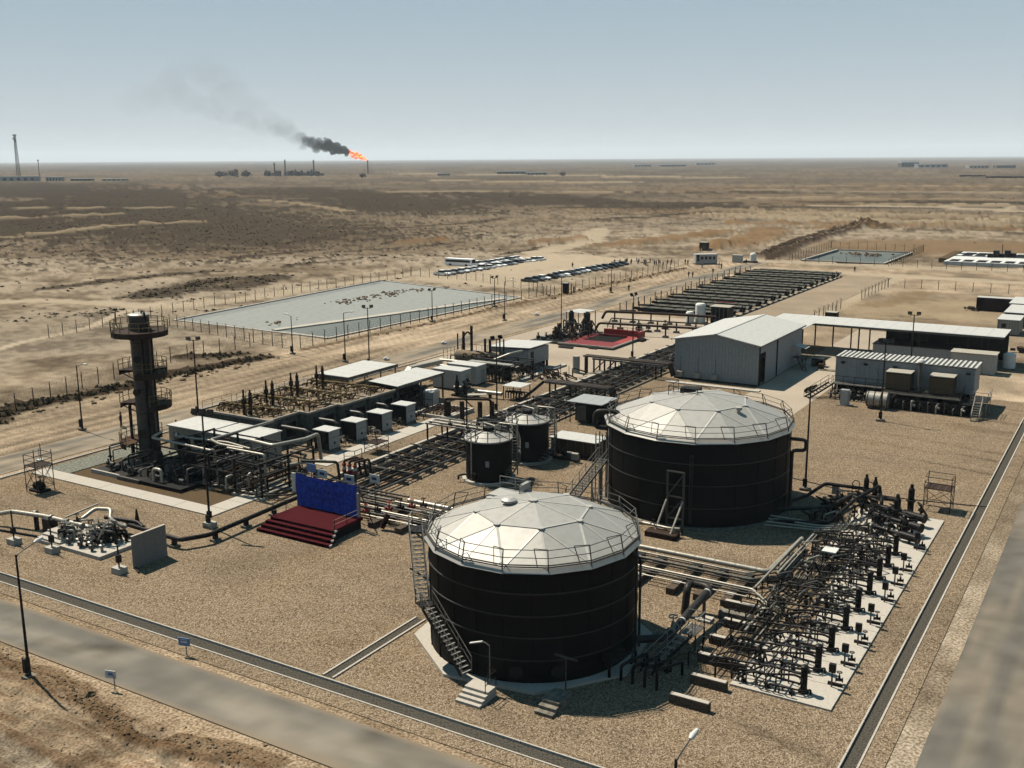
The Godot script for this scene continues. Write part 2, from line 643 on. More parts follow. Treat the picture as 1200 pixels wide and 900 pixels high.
func ground_at(x: float, z: float) -> void:   # sets gh (height), gc (colour), gs (scrub 0..1)
	var d := sqrt(x * x + z * z)
	var u0 := x * 0.853 - z * 0.521   # old watercourses run across the plain, so its patches are long that way
	var v0 := x * 0.521 + z * 0.853
	var a := nA.get_noise_2d(u0 * 0.45, v0)
	var b := nB.get_noise_2d(u0 * 0.5, v0 * 1.15)
	var c := nC.get_noise_2d(x, z)
	var e := nD.get_noise_2d(x, z) if d < 700.0 else 0.0
	var col := SAND.lerp(PALE, smoothstep(-0.35, 0.55, b * 0.8 + c * 0.45 + e * 0.15))
	col = col.lerp(OCHRE, smoothstep(0.0, 0.5, -a + c * 0.4 - e * 0.2) * 0.55)
	var bias := lerpf(-0.48, 0.16, smoothstep(320.0, 760.0, d)) + 0.0 * smoothstep(600.0, 1500.0, d)
	var s := smoothstep(-0.12, 0.34, a * 0.55 + b * 0.75 + c * 0.5 + e * 0.25 + bias)
	var h := 0.0
	var wild := smoothstep(120.0, 420.0, d)
	h = (b * 0.8 + c * 0.4 + absf(a) * 0.8) * wild * (1.0 - 0.8 * smoothstep(1500.0, 6000.0, d)) + e * 0.06 * (1.0 - smoothstep(120.0, 240.0, d))
	var yard := minf(minf(x + 124.0, 60.0 - x), minf(z + 330.0, -37.2 - z))
	var flat := smoothstep(-6.0, 0.5, yard) if z < -60.0 else smoothstep(-2.0, 0.5, yard)
	if yard > -6.0:
		if x < -98.0 or z < -150.0:   # compacted sand with wheel tracks along the road
			var t := nC.get_noise_2d(x * 9.0, z * 0.55)
			var u := t if x < -98.0 else (nC.get_noise_2d(x * 0.9 + 300.0, z * 5.5) if z < -290.0 else 0.6 * nC.get_noise_2d(x * 1.1, z * 1.1) + 0.5 * nB.get_noise_2d(x * 2.5, z * 2.5))
			col = col.lerp(Color(0.365, 0.300, 0.230), 0.8 * flat)
			col = col * (1.0 + (0.75 * u + 0.25 * b) * flat)
		elif z > -43.5:
			col = col.lerp(Color(0.34, 0.262, 0.185), 0.7)
		s *= 1.0 - flat
	if z > -38.5:   # churned earth by the near road
		var t := nC.get_noise_2d(x * 1.2, z * 13.0)
		var u := nC.get_noise_2d(x * 14.0 + z * 6.0, z * 2.0 + 50.0)
		var f := smoothstep(-37.8, -36.2, z)
		col = col.lerp(Color(0.185, 0.128, 0.084), f * smoothstep(-0.25, 0.45, t + u * 0.4) * 0.85)
		col = col.lerp(Color(0.20, 0.17, 0.13), f * smoothstep(0.2, 0.5, -t) * 0.6)
		h += f * (t * 0.22 + u * 0.10 + e * 0.15)
		s = 0.0
	col = col * clampf(1.0 + (0.60 * c + 0.35 * e + 0.2 * b) * (1.0 - 0.5 * flat), 0.5, 1.6)
	for k in strokes:
		var box: Rect2 = k[0]
		var p := Vector2(x, z)
		if not box.has_point(p):
			continue
		var best := 1e9
		var q: PackedVector2Array = k[1]
		for i in q.size() - 1:
			var g := q[i + 1] - q[i]
			var t := clampf((p - q[i]).dot(g) / maxf(g.length_squared(), 0.001), 0.0, 1.0)
			best = minf(best, (p - q[i] - g * t).length_squared())
		var f := 1.0 - sqrt(best) / float(k[2])
		f += (c * 0.7 + e * 0.5 + b * 0.3) * float(k[6])
		f = smoothstep(0.0, 0.45, f)
		if f <= 0.0:
			continue
		var kc: Color = k[3]
		col = col.lerp(kc, f * float(k[4]))
		h += f * float(k[5]) * (0.6 + 0.7 * c + (0.5 * e if d < 160.0 else 0.0))
		if float(k[5]) > 0.0 or kc.r > 0.15:
			s *= 1.0 - f
		else:
			s = maxf(s, f * 0.8)
	col = col.lerp(SCRUB, s * 0.82)
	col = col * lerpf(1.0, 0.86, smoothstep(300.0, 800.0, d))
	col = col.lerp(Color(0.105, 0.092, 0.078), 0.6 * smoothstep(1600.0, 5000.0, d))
	gs = s
	gc = col
	gh = lerpf(h, 0.0, flat) - 0.05
	if x > -98.2 and x < -10.2 and z > -138.0 and z < -43.9:
		gh = -0.7
	if z < -142.5 and z > -222.0 and x > -178.0 and x < -122.0:   # room for the pond
		var zz := (z + 144.0) / -76.0
		var l := lerpf(-169.0, -176.0, zz)
		var r := lerpf(-126.6, -125.0, zz)
		var inside := minf(minf(x - l, r - x), minf(-144.5 - z, z + lerpf(221.0, 209.0, (x - l) / (r - l))))
		gh = lerpf(gh, -4.0, smoothstep(0.3, 1.2, inside))
	if x > -95.0 and x < -68.0 and z < -329.0 and z > -374.0:
		gh = lerpf(gh, -2.5, smoothstep(0.3, 1.2, minf(minf(x + 95.0, -68.0 - x), minf(-329.0 - z, z + 374.0))))


func terrain() -> void:
	nA = noise(1.0 / 420.0, 5, 2)
	nB = noise(1.0 / 95.0, 6, 3)
	nC = noise(1.0 / 17.0, 8, 3)
	nD = noise(1.0 / 3.2, 9, 2)
	var dk := Color(0.046, 0.036, 0.028)
	var pl := Color(0.37, 0.31, 0.225)
	stroke([[-78, -395], [-50, -410], [0, -410]], 40.0, Color(0.225, 0.163, 0.105), 0.9, 0.0, 0.2)
	# broad dark scrub plains far left, then pale ridges, tracks, scrub lines and spoil heaps, each where it lies in the desert
	for e in [[[[-950, -760], [-650, -520], [-430, -390], [-330, -320]], 85.0], [[[-760, -520], [-520, -330], [-430, -300]], 60.0], [[[-800, -860], [-560, -700], [-430, -560]], 75.0], [[[-1300, -900], [-950, -640]], 120.0], [[[-520, -800], [-360, -700], [-260, -660]], 45.0]]:
		stroke(e[0], float(e[1]) * 1.25, dk, 0.85, 0.0, 1.3)
	for e in [[[[-424, -268], [-420, -300], [-441, -345], [-436, -372], [-420, -382]], 7.0, 1.6], [[[-617, -625], [-550, -596], [-437, -519]], 6.0, 0.0], [[[-700, -450], [-640, -470], [-560, -500]], 9.0, 1.0], [[[-560, -360], [-540, -420]], 10.0, 1.5], [[[-1500, -1900], [-1000, -1750], [-600, -1600]], 60.0, 0.0], [[[-640, -840], [-500, -900], [-330, -930]], 22.0, 0.0], [[[-900, -1300], [-600, -1250]], 40.0, 0.0]]:
		stroke(e[0], e[1], pl, 0.8, e[2], 0.5)
	for e in [[[[-335, -335], [-319, -373], [-305, -393], [-298, -456], [-307, -495]], 5.5], [[[-253, -502], [-235, -528], [-226, -581], [-220, -606]], 6.5], [[[-239, -166], [-240, -200], [-236, -215]], 4.5], [[[-205, -170], [-216, -200], [-209, -212], [-200, -190]], 8.0], [[[-262, -250], [-259, -290]], 5.0], [[[-240, -300], [-232, -340]], 4.0], [[[-300, -260], [-290, -300], [-296, -330]], 5.0], [[[-186, -300], [-190, -330], [-182, -345]], 3.0], [[[-226, -238], [-221, -262]], 3.0], [[[-340, -620], [-240, -660], [-150, -690]], 16.0], [[[-420, -900], [-250, -960]], 26.0], [[[-200, -760], [-100, -800], [-20, -800]], 26.0]]:
		stroke(e[0], e[1], dk, 0.85, 0.0, 1.0)
	for e in [[[[-233, -140], [-219, -152], [-201, -155], [-186, -157], [-181, -172], [-180, -200], [-178.5, -240]], 4.6], [[[-160, -85], [-172, -112], [-176, -130], [-187, -146], [-192, -160]], 1.3], [[[-215, -430], [-186, -362], [-184, -338], [-180, -312], [-168, -296], [-160, -280], [-158, -262]], 7.0], [[[-185, -690], [-127, -712], [-40, -670]], 14.0], [[[-171, -240], [-171, -300]], 7.0], [[[-160, -232], [-158, -300]], 13.0], [[[-145, -231], [-143, -300]], 9.0], [[[-105, -300], [-60, -298], [60, -292]], 5.0], [[[-112, -322], [60, -330]], 7.0], [[[-57, -200], [-58, -292]], 3.0]]:
		stroke(e[0], e[1], Color(0.47, 0.41, 0.33), 0.85, 0.0, 0.25)
	for e in [[[[-173, -351], [-163, -384], [-160, -440]], 9.0, 1.2], [[[-150, -470], [-136, -420], [-131, -372]], 11.0, 1.3], [[[-176, -498], [-150, -505], [-125, -520]], 11.0, 1.4], [[[-138, -382], [-134, -350]], 7.0, 1.2], [[[-250, -330], [-243, -344]], 6.0, 1.4], [[[-200, -350], [-195, -365]], 7.0, 1.6], [[[-130, -480], [-100, -520], [-60, -515], [-20, -500]], 10.0, 1.8]]:
		stroke(e[0], e[1], Color(0.21, 0.135, 0.072), 0.8, e[2], 0.8)
	for e in [[[-330, -1000], [-200, -980], [-100, -1020]], [[-260, -820], [-120, -830], [40, -850]], [[-230, -620], [-120, -600], [-40, -590]], [[-190, -560], [-100, -545], [0, -540]], [[-160, -740], [-30, -740]], [[-380, -1150], [-160, -1170], [60, -1200]]]:
		stroke(e, 24.0, Color(0.34, 0.285, 0.205), 0.55, 0.9, 1.2)
	for e in [[[-109, -335], [-119, -416], [-121, -520], [-123, -540]], [[-104, -330], [-113, -416], [-114, -500]]]:
		stroke(e, 3.2, Color(0.050, 0.036, 0.027), 0.95, 1.3, 0.3)
	stroke([[-123, -530], [-100, -488], [-60, -485], [20, -470]], 3.0, Color(0.06, 0.045, 0.032), 0.9, 1.0, 0.5)
	stroke([[-118, -66], [-126, -80], [-125, -98], [-127, -108], [-124, -124]], 2.8, Color(0.045, 0.034, 0.025), 0.95, 0.7, 0.5)
	stroke([[-135, -116], [-129, -124]], 2.0, Color(0.045, 0.034, 0.025), 0.95, 0.6, 0.4)
	stroke([[-120, -196], [-119, -240], [-117, -290]], 1.5, Color(0.13, 0.09, 0.055), 0.8, 0.5, 0.5)
	stroke([[-123, -133], [-121, -170], [-121, -205]], 1.2, Color(0.12, 0.085, 0.052), 0.8, 0.45, 0.4)
	stroke([[-45, -230], [-30, -240]], 20.0, Color(0.36, 0.30, 0.21), 0.6, 0.0, 0.6)
	stroke([[-50, -236], [-46, -262]], 5.0, Color(0.19, 0.135, 0.08), 0.6, 0.0, 0.9)
	stroke([[-36, -214], [-28, -216]], 5.0, Color(0.20, 0.14, 0.085), 0.6, 0.0, 0.9)
	stroke([[-64, -36.6], [-54, -36.5], [-47, -34.6], [-38, -36.9]], 0.9, Color(0.12, 0.078, 0.045), 0.7, 0.28, 1.0)
	var ang := PackedFloat64Array()
	for i in range(-180, -31, 6):
		ang.append(deg_to_rad(i))
	for i in 861:
		ang.append(deg_to_rad(-30.0 + i * 60.0 / 860.0))
	for i in range(36, 181, 6):
		ang.append(deg_to_rad(i))
	var rad := PackedFloat64Array([0.0])
	for i in 12:
		rad.append(32.0 / tan(deg_to_rad(80.0 - i * 3.6)))
	for i in 500:
		rad.append(32.0 / tan(deg_to_rad(lerpf(36.4, 0.065, i / 499.0))))
	var yaw := deg_to_rad(31.4)
	var cols := ang.size()
	var rows := rad.size()
	var vs := PackedVector3Array()
	var cs := PackedColorArray()
	vs.resize(cols * rows)
	cs.resize(cols * rows)
	var bush := []
	var bush_at := []
	for i in rows:
		for j in cols:
			var x := -sin(yaw - ang[j]) * rad[i]
			var z := -cos(yaw - ang[j]) * rad[i]
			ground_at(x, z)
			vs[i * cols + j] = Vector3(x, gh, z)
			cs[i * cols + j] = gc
	var ns := PackedVector3Array()
	ns.resize(cols * rows)
	for i in rows:
		for j in cols:
			var p := vs[mini(i + 1, rows - 1) * cols + j] - vs[maxi(i - 1, 0) * cols + j]
			var q := vs[i * cols + mini(j + 1, cols - 1)] - vs[i * cols + maxi(j - 1, 0)]
			var m := q.cross(p)
			if i < 2 or m.length_squared() < 1e-9:
				m = Vector3.UP
			ns[i * cols + j] = m.normalized() * (1.0 if m.y > 0 else -1.0)
	var ids := PackedInt32Array()
	for i in rows - 1:
		for j in cols - 1:
			var k := i * cols + j
			ids.append(k); ids.append(k + cols); ids.append(k + 1)
			ids.append(k + 1); ids.append(k + cols); ids.append(k + cols + 1)
	var arr := []
	arr.resize(Mesh.ARRAY_MAX)
	arr[Mesh.ARRAY_VERTEX] = vs
	arr[Mesh.ARRAY_NORMAL] = ns
	arr[Mesh.ARRAY_COLOR] = cs
	arr[Mesh.ARRAY_INDEX] = ids
	var mesh := ArrayMesh.new()
	mesh.add_surface_from_arrays(Mesh.PRIMITIVE_TRIANGLES, arr)
	var o := MeshInstance3D.new()
	o.mesh = mesh
	o.material_override = M.sand
	o.name = "desert_ground"
	add_child(o)
	o.set_meta("kind", "structure")
	o.set_meta("label", "brown desert plain of sand, scrub and tracks")
	scatter()


func shrub_mesh(sd: int, leaves: int) -> ArrayMesh:
	var r := RandomNumberGenerator.new()
	r.seed = sd
	var b := Mb.new()
	for i in leaves:
		var f := r.randf() * TAU
		var e := r.randf_range(0.1, 1.4)
		var l := r.randf_range(0.35, 0.62)
		var tip := V(cos(f) * cos(e), sin(e) * 0.95, sin(f) * cos(e)) * l
		var s := V(-sin(f), 0.2, cos(f)) * r.randf_range(0.05, 0.12)
		var m := tip * r.randf_range(0.35, 0.7)
		b.quad(m * 0.3, m - s, tip, m + s)
	return b.mesh()


func swarm(called: String, label: String, mesh: Mesh, m: Material, xf: Array) -> void:
	var mm := MultiMesh.new()
	mm.transform_format = MultiMesh.TRANSFORM_3D
	mm.mesh = mesh
	mm.instance_count = xf.size()
	for i in xf.size():
		mm.set_instance_transform(i, xf[i])
	var o := MultiMeshInstance3D.new()
	o.multimesh = mm
	o.material_override = m
	o.name = called
	add_child(o)
	o.set_meta("kind", "stuff")
	tag(o, label, "scrub" if called.contains("scrub") else "stones")


func scatter() -> void:
	var xf := []
	var yaw := deg_to_rad(31.4)
	var tries := 0
	while xf.size() < 9000 and tries < 60000:
		tries += 1
		var dep := rng.randf_range(1.6, 16.0)
		var d := 32.0 / tan(deg_to_rad(dep))
		var f := yaw - deg_to_rad(rng.randf_range(-29, 29))
		var x := -sin(f) * d
		var z := -cos(f) * d
		if (x > -123.0 and z > -320.0) or d < 232.0:
			continue
		ground_at(x, z)
		if rng.randf() > gs * 0.9 + 0.012 or gh < -0.5:
			continue
		var s := rng.randf_range(0.5, 1.7) * (1.0 + 0.3 * smoothstep(400, 900, d))
		xf.append(Transform3D(Basis(Vector3.UP, rng.randf() * TAU).scaled(V(s, s * rng.randf_range(0.4, 0.75), s)), V(x, gh - 0.05, z)))
	for e in [[[-118, -66], [-126, -80], 130], [[-126, -80], [-125, -98], 170], [[-125, -98], [-124, -124], 190], [[-135, -116], [-129, -124], 60], [[-119, -240], [-117, -290], 60], [[-121, -210], [-119, -240], 30], [[-205, -166], [-216, -206], 110], [[-110, -335], [-121, -520], 260]]:
		for k in int(e[2]):
			var t := rng.randf()
			var x := lerpf(e[0][0], e[1][0], t) + rng.randfn(0, 1.2)
			var z := lerpf(e[0][1], e[1][1], t) + rng.randfn(0, 1.2)
			ground_at(x, z)
			var s := rng.randf_range(0.4, 1.25)
			xf.append(Transform3D(Basis(Vector3.UP, rng.randf() * TAU).scaled(Vector3.ONE * s), V(x, maxf(gh, -0.05) - 0.05, z)))
	swarm("desert_scrub", "low dark desert bushes scattered over the plain", shrub_mesh(3, 26), M.shrub, xf)
	var b := Mb.new()
	var r := RandomNumberGenerator.new()
	r.seed = 12
	b.ball(Vector3.ZERO, Vector3.ONE * 0.5, 6)
	for i in b.v.size():
		var q := b.v[i]
		b.v[i] = q * (1.0 + 0.3 * sin(q.x * 9.0 + q.y * 5.0) + 0.25 * cos(q.z * 11.0))
	xf = []
	for e in [[[-64, -36.6], [-54, -36.5], 150, 0.5, 0.13], [[-54, -36.5], [-47, -34.6], 190, 0.5, 0.14], [[-47, -34.6], [-38, -36.9], 150, 0.6, 0.13], [[-60, -33], [-40, -31], 120, 1.5, 0.09], [[-159, -184], [-158, -214], 150, 1.8, 0.5], [[-149, -152], [-152, -160], 14, 1.5, 0.6], [[-92, -119], [-86, -130], 90, 0.7, 0.5], [[-87, -361], [-76, -358], 60, 2.0, 0.7], [[-121, -150], [-121, -205], 60, 0.6, 0.4], [[-122, -80], [-121, -120], 40, 1.0, 0.5]]:
		for k in int(e[2]):
			var t := rng.randf()
			var x := lerpf(e[0][0], e[1][0], t) + rng.randfn(0, e[3])
			var z := lerpf(e[0][1], e[1][1], t) + rng.randfn(0, e[3])
			ground_at(x, z)
			var s := float(e[4]) * rng.randf_range(0.3, 1.5)
			var y := maxf(gh, -0.4)
			if gh < -0.6 and x > -100:
				y = 0.0
			xf.append(Transform3D(Basis.from_euler(V(rng.randf() * 6, rng.randf() * 6, 0)).scaled(V(s, s * 0.7, s)), V(x, y + s * 0.1, z)))
	swarm("earth_clods", "clods and stones of dug earth in heaps and rows", b.mesh(), M.rubble, xf)


func sheet(called: String, m: String, x0: float, x1: float, z0: float, z1: float, y: float, step: float, kind: int) -> void:
	var b := Mb.new()
	var nx := maxi(1, roundi((x1 - x0) / step))
	var nz := maxi(1, roundi((z0 - z1) / step))
	for i in nx:
		for j in nz:
			var q := []
			for e in [[i, j], [i + 1, j], [i + 1, j + 1], [i, j + 1]]:
				q.append(V(x0 + (x1 - x0) * e[0] / nx, y, z0 + (z1 - z0) * e[1] / nz))
			b.quad(q[0], q[1], q[2], q[3])
			for e in [q[0], q[2], q[1], q[0], q[3], q[2]]:
				b.c.append(sheet_colour(e, kind))
	# a skirt so that the sheet has an edge
	for e in [[V(x0, y, z0), V(x1, y, z0)], [V(x1, y, z0), V(x1, y, z1)], [V(x1, y, z1), V(x0, y, z1)], [V(x0, y, z1), V(x0, y, z0)]]:
		var dn := V(0, -0.4, 0)
		b.quad(e[0] + dn, e[1] + dn, e[1], e[0])
		for k in 6:
			b.c.append(sheet_colour(e[0], kind))
	struct(called, b, M[m])


func sheet_colour(p: Vector3, kind: int) -> Color:
	var b := nB.get_noise_2d(p.x * 4.0, p.z * 4.0)
	var c := nC.get_noise_2d(p.x * 1.5, p.z * 1.5)
	var e := nD.get_noise_2d(p.x * 1.3, p.z * 1.3)
	match kind:
		0:   # gravel
			var t := nC.get_noise_2d(p.x * 0.4 + p.z * 0.25, p.z * 5.0 - p.x * 1.2)
			var u := nB.get_noise_2d(p.x * 1.6 + 90.0, p.z * 1.6)
			var k := 1.0 + 0.16 * b + 0.12 * c + 0.10 * e - 0.38 * smoothstep(0.12, 0.45, t) * smoothstep(-0.1, 0.3, u)
			if u < -0.28:
				k *= 1.0 - 0.25 * smoothstep(-0.28, -0.5, u)
			return Color(k, k * (1.0 - 0.05 * maxf(c, 0.0)), k * (1.0 - 0.12 * maxf(c, 0.0)))
		1:   # dusty asphalt, near
			var t := nC.get_noise_2d(p.x * 0.7, p.z * 4.0)
			var ed := smoothstep(0.55, 0.0, minf(p.z + 42.4, -38.1 - p.z) - 0.35 * t)
			var old := smoothstep(0.12, 0.4, nC.get_noise_2d(p.x * 1.3 + 40.0, p.z * 2.6)) * smoothstep(-0.1, 0.3, b)
			var g := Color(0.195, 0.183, 0.160).lerp(Color(0.275, 0.248, 0.205), smoothstep(-0.2, 0.6, t + b * 0.7))
			return (g * (1.0 + 0.2 * c + 0.22 * e - 0.30 * old)).lerp(Color(0.30, 0.238, 0.17), ed * 0.8)
		2:   # dusty asphalt running along z
			var t := nC.get_noise_2d(p.x * 7.0, p.z * 0.6)
			return Color(0.165, 0.155, 0.137).lerp(Color(0.33, 0.275, 0.21) if p.x < -50 else Color(0.24, 0.21, 0.168), smoothstep(-0.2, 0.5, t + b * 0.5 + (0.28 if p.x < -50 else 0.0) - 0.5 * smoothstep(-66.0, -58.0, p.z) + 0.9 * smoothstep(0.9, 0.0, absf(absf(p.x + 103.45) - 3.15)))) * (1.0 + 0.2 * c + 0.25 * e)
		4:   # pale fine gravel
			return Color(0.34, 0.275, 0.205) * (1.0 + 0.12 * b + 0.15 * c)
		3:   # pale compacted yard
			return Color(0.44, 0.375, 0.30) * (1.0 + 0.12 * b + 0.12 * c)
	return Color(1, 1, 1)


func paving() -> void:
	sheet("gravel_pad", "gravel", -98.7, -11.45, -45.54, -150.0, 0.0, 0.5, 0)
	sheet("gravel_strip_along_the_near_drain", "gravel", -98.7, -10.5, -43.1, -44.31, 0.0, 0.8, 0)
	sheet("gravel_strip_along_the_right_drain", "gravel", -10.5, -9.3, -44.32, -150.0, 0.0, 0.8, 0)
	sheet("gravel_by_the_evaporation_rows", "road", -70.5, -58.5, -183.0, -292.0, 0.0, 1.2, 4)
	sheet("near_road", "road", -160.0, 20.0, -38.1, -42.4, 0.02, 0.5, 1)
	sheet("right_road", "road", -7.9, -1.4, -43.3, -292.0, 0.02, 0.5, 2)
	sheet("left_road", "road", -106.6, -100.3, -43.3, -318.0, 0.0, 0.8, 2)
	sheet("compacted_yard", "road", -98.7, -61.2, -150.0, -197.0, 0.0, 1.2, 3)
	sheet("compacted_yard_by_the_cabins", "road", -98.7, -70.0, -132.0, -150.0, 0.012, 1.2, 3)
	sheet("concrete_yard", "road", -45.6, -36.6, -123.0, -200.0, 0.016, 1.0, 3)
	# cast concrete slabs with open joints
	var o := thing("concrete_slab", "pale concrete paving round the tall black column, cast in bays", "paving", V(-85, 0, -70))
	for e in [[-97.9, -94.2, -65.4, -72.0], [-97.9, -94.2, -72.05, -77.4]]:
		slab(o, "bay", V(e[0], 0.0, e[2]), V(e[1], 0.09, e[3]), "green_concrete")
	slab(o, "bay", V(-94.15, 0, -73.2), V(-88.5, 0.085, -77.4), "green_concrete")
	slab(o, "kerb", V(-94.15, 0, -72.95), V(-88.5, 0.16, -73.15), "old_concrete")
	for k in 5:
		slab(o, "bay", V(-97.9 + k * 5.38, 0, -63.5), V(-97.9 + k * 5.38 + 5.34, 0.1 + 0.004 * (k % 2), -65.35), "concrete")
	for k in 4:
		slab(o, "bay", V(-73.3, 0, -65.4 - k * 2.2), V(-71.05, 0.1, -65.4 - k * 2.2 - 2.16), "concrete")
	slab(o, "earth_bed", V(-94.1, -0.1, -65.4), V(-73.35, 0.03, -72.9), "soil")
	o = thing("walkway", "pale concrete path between the cooler cabinets and the pipe rack", "path", V(-74, 0, -92))
	for k in 9:
		slab(o, "bay", V(-75.2, 0, -81.0 - k * 3.0), V(-72.6, 0.07, -81.0 - k * 3.0 - 2.96), "concrete")
	o = thing("rack_kerb", "long pale kerb along the left side of the pipe rack", "kerb", V(-69, 0, -120))
	for k in 30:
		slab(o, "kerb_stone", V(-69.35, 0, -79.0 - k * 3.0), V(-68.95, 0.35, -79.0 - k * 3.0 - 2.95), "concrete")
	o = thing("rack_kerb", "low pale kerb along the right side of the pipe rack", "kerb", V(-60.8, 0, -130))
	for k in 20:
		slab(o, "kerb_stone", V(-60.95, 0, -104.0 - k * 3.0), V(-60.7, 0.22, -104.0 - k * 3.0 - 2.95), "old_concrete")
	o = thing("concrete_slab", "pale concrete slab under the nearest small manifolds", "paving", V(-16.4, 0, -62))
	for k in 5:
		slab(o, "bay", V(-19.5 if k < 3 else -17.6, 0, -57.6 - k * 3.0), V(-13.3, 0.12 + 0.003 * (k % 3), -57.6 - k * 3.0 - 2.97), "concrete")
	o = thing("concrete_slab", "pale concrete slab under the farther manifolds beside the black tank", "paving", V(-17, 0, -84))
	for k in 8:
		slab(o, "bay", V(-20.6 if k > 3 else -18.4, 0, -72.6 - k * 2.9), V(-13.3, 0.12 + 0.003 * (k % 3), -72.6 - k * 2.9 - 2.87), "concrete")
	o = thing("concrete_slab", "pale concrete strip in front of the white gabled shed", "paving", V(-52, 0, -138))
	for k in 5:
		slab(o, "bay", V(-58.5 + k * 2.8, 0, -138.6), V(-58.5 + k * 2.8 + 2.76, 0.14, -139.7), "concrete")
	o = thing("concrete_slab", "pale concrete kerb strip by the grey cabin on stilts", "paving", V(-77, 0, -136))
	for k in 4:
		slab(o, "bay", V(-77.4, 0, -128.5 - k * 3.4), V(-76.6, 0.3, -128.5 - k * 3.4 - 3.36), "concrete")


func pond() -> void:
	var A := V(-169, 0, -144.5)
	var B := V(-176, 0, -221)
	var C := V(-125, 0, -209)
	var D := V(-126.6, 0, -143)
	var mid := (A + B + C + D) / 4.0
	var f := func(p: Vector3, k: float, y: float) -> Vector3: return mid + (p - mid) * k + V(0, y, 0)
	var b := Mb.new()
	var top := [A, B, C, D]
	for i in 4:
		var p: Vector3 = top[i]
		var q: Vector3 = top[(i + 1) % 4]
		b.quad(f.call(q, 1.0, 0.1), f.call(p, 1.0, 0.1), f.call(p, 0.92, -0.4), f.call(q, 0.92, -0.4))
	b.quad(f.call(D, 0.92, -0.4), f.call(C, 0.92, -0.4), f.call(B, 0.92, -0.4), f.call(A, 0.92, -0.4))
	struct("pond_liner", b, M.liner)
	b = Mb.new()
	b.quad(V(-129.8, -0.36, -147.0), V(-127.4, -0.36, -205.4), V(-129.6, -0.36, -205.8), V(-142.6, -0.36, -147.8))
	struct("pond_water", b, M.liner_wet)
	b = Mb.new()
	for i in 12:
		var p := V(-143.4, -0.32, -146.6).lerp(V(-128.8, -0.32, -207.4), i / 12.0)
		var q := V(-143.4, -0.32, -146.6).lerp(V(-128.8, -0.32, -207.4), (i + 1) / 12.0)
		b.beam(p, q, 1.5 + 0.3 * (i % 3), 0.4)
	struct("pond_bank", b, M.concrete)
	var o := thing("pond_kerb", "pale concrete kerb round the large lined pond", "kerb", mid)
	for i in 4:
		var p: Vector3 = top[i]
		var q: Vector3 = top[(i + 1) % 4]
		for k in 14:
			var kb := Mb.new()
			kb.beam(p.lerp(q, k / 14.0) + V(0, 0.08, 0), p.lerp(q, (k + 0.985) / 14.0) + V(0, 0.08, 0), 0.55, 0.3)
			part("kerb_stone", kb, M.concrete, o)
	# the small lined pond behind the top road
	b = Mb.new()
	var s := [V(-94, 0, -329.8), V(-94, 0, -373), V(-69, 0, -373), V(-69, 0, -329.8)]
	var mm := V(-81.5, 0, -351.4)
	for i in 4:
		var p: Vector3 = s[i]
		var q: Vector3 = s[(i + 1) % 4]
		b.quad(q + V(0, 0.1, 0), p + V(0, 0.1, 0), mm + (p - mm) * 0.96 + V(0, -0.6, 0), mm + (q - mm) * 0.96 + V(0, -0.6, 0))
	b.quad(mm + (s[3] - mm) * 0.96 + V(0, -0.6, 0), mm + (s[2] - mm) * 0.96 + V(0, -0.6, 0), mm + (s[1] - mm) * 0.96 + V(0, -0.6, 0), mm + (s[0] - mm) * 0.96 + V(0, -0.6, 0))
	struct("small_pond_liner", b, M.liner_wet)
	o = thing("pond_kerb", "pale kerb round the small dark pond behind the road", "kerb", mm)
	for i in 4:
		var kb := Mb.new()
		kb.beam(s[i] + V(0, 0.05, 0), s[(i + 1) % 4] + V(0, 0.05, 0), 0.6, 0.3)
		part("kerb_stone", kb, M.concrete, o)


func drains() -> void:
	var o := thing("drain_channel", "long open concrete drain across the gravel along the near road", "drain", V(-55, 0, -45))
	slab(o, "channel_floor", V(-98.6, -0.5, -45.45), V(-10.6, -0.10, -44.4), "drain")
	for k in 22:
		slab(o, "drain_wall", V(-98.6 + k * 3.96, -0.45, -45.55), V(-98.6 + k * 3.96 + 3.94, 0.05, -45.45), "concrete")
		slab(o, "drain_wall", V(-98.6 + k * 4.0, -0.45, -44.40), V(-98.6 + k * 4.0 + 3.98, 0.05, -44.30), "concrete")
	o = thing("drain_channel", "open concrete drain running away along the right edge of the gravel", "drain", V(-11, 0, -95))
	slab(o, "channel_floor", V(-11.35, -0.5, -45.6), V(-10.6, -0.10, -150), "drain")
	for k in 26:
		slab(o, "drain_wall", V(-11.46, -0.45, -45.64 - k * 4.0), V(-11.36, 0.05, -45.64 - k * 4.0 - 3.97), "concrete")
		slab(o, "drain_wall", V(-10.59, -0.45, -44.45 - k * 4.05), V(-10.48, 0.05, -44.45 - k * 4.05 - 4.02), "concrete")
	o = thing("drain_channel", "short dark drain from the near black tank to the long drain", "drain", V(-41.7, 0, -50))
	slab(o, "channel_floor", V(-42.0, 0.0, -55.6), V(-41.35, 0.015, -45.7), "drain")
	slab(o, "drain_wall", V(-42.14, 0, -55.6), V(-42.0, 0.09, -45.7), "concrete")
	slab(o, "drain_wall", V(-41.34, 0, -55.6), V(-41.2, 0.09, -45.7), "concrete")
	o = thing("kerb", "low concrete kerb along the left edge of the gravel", "kerb", V(-98.8, 0, -80))
	for k in 24:
		slab(o, "kerb_stone", V(-98.95, 0, -44.0 - k * 4.0), V(-98.75, 0.14, -44.0 - k * 4.0 - 3.96), "concrete")


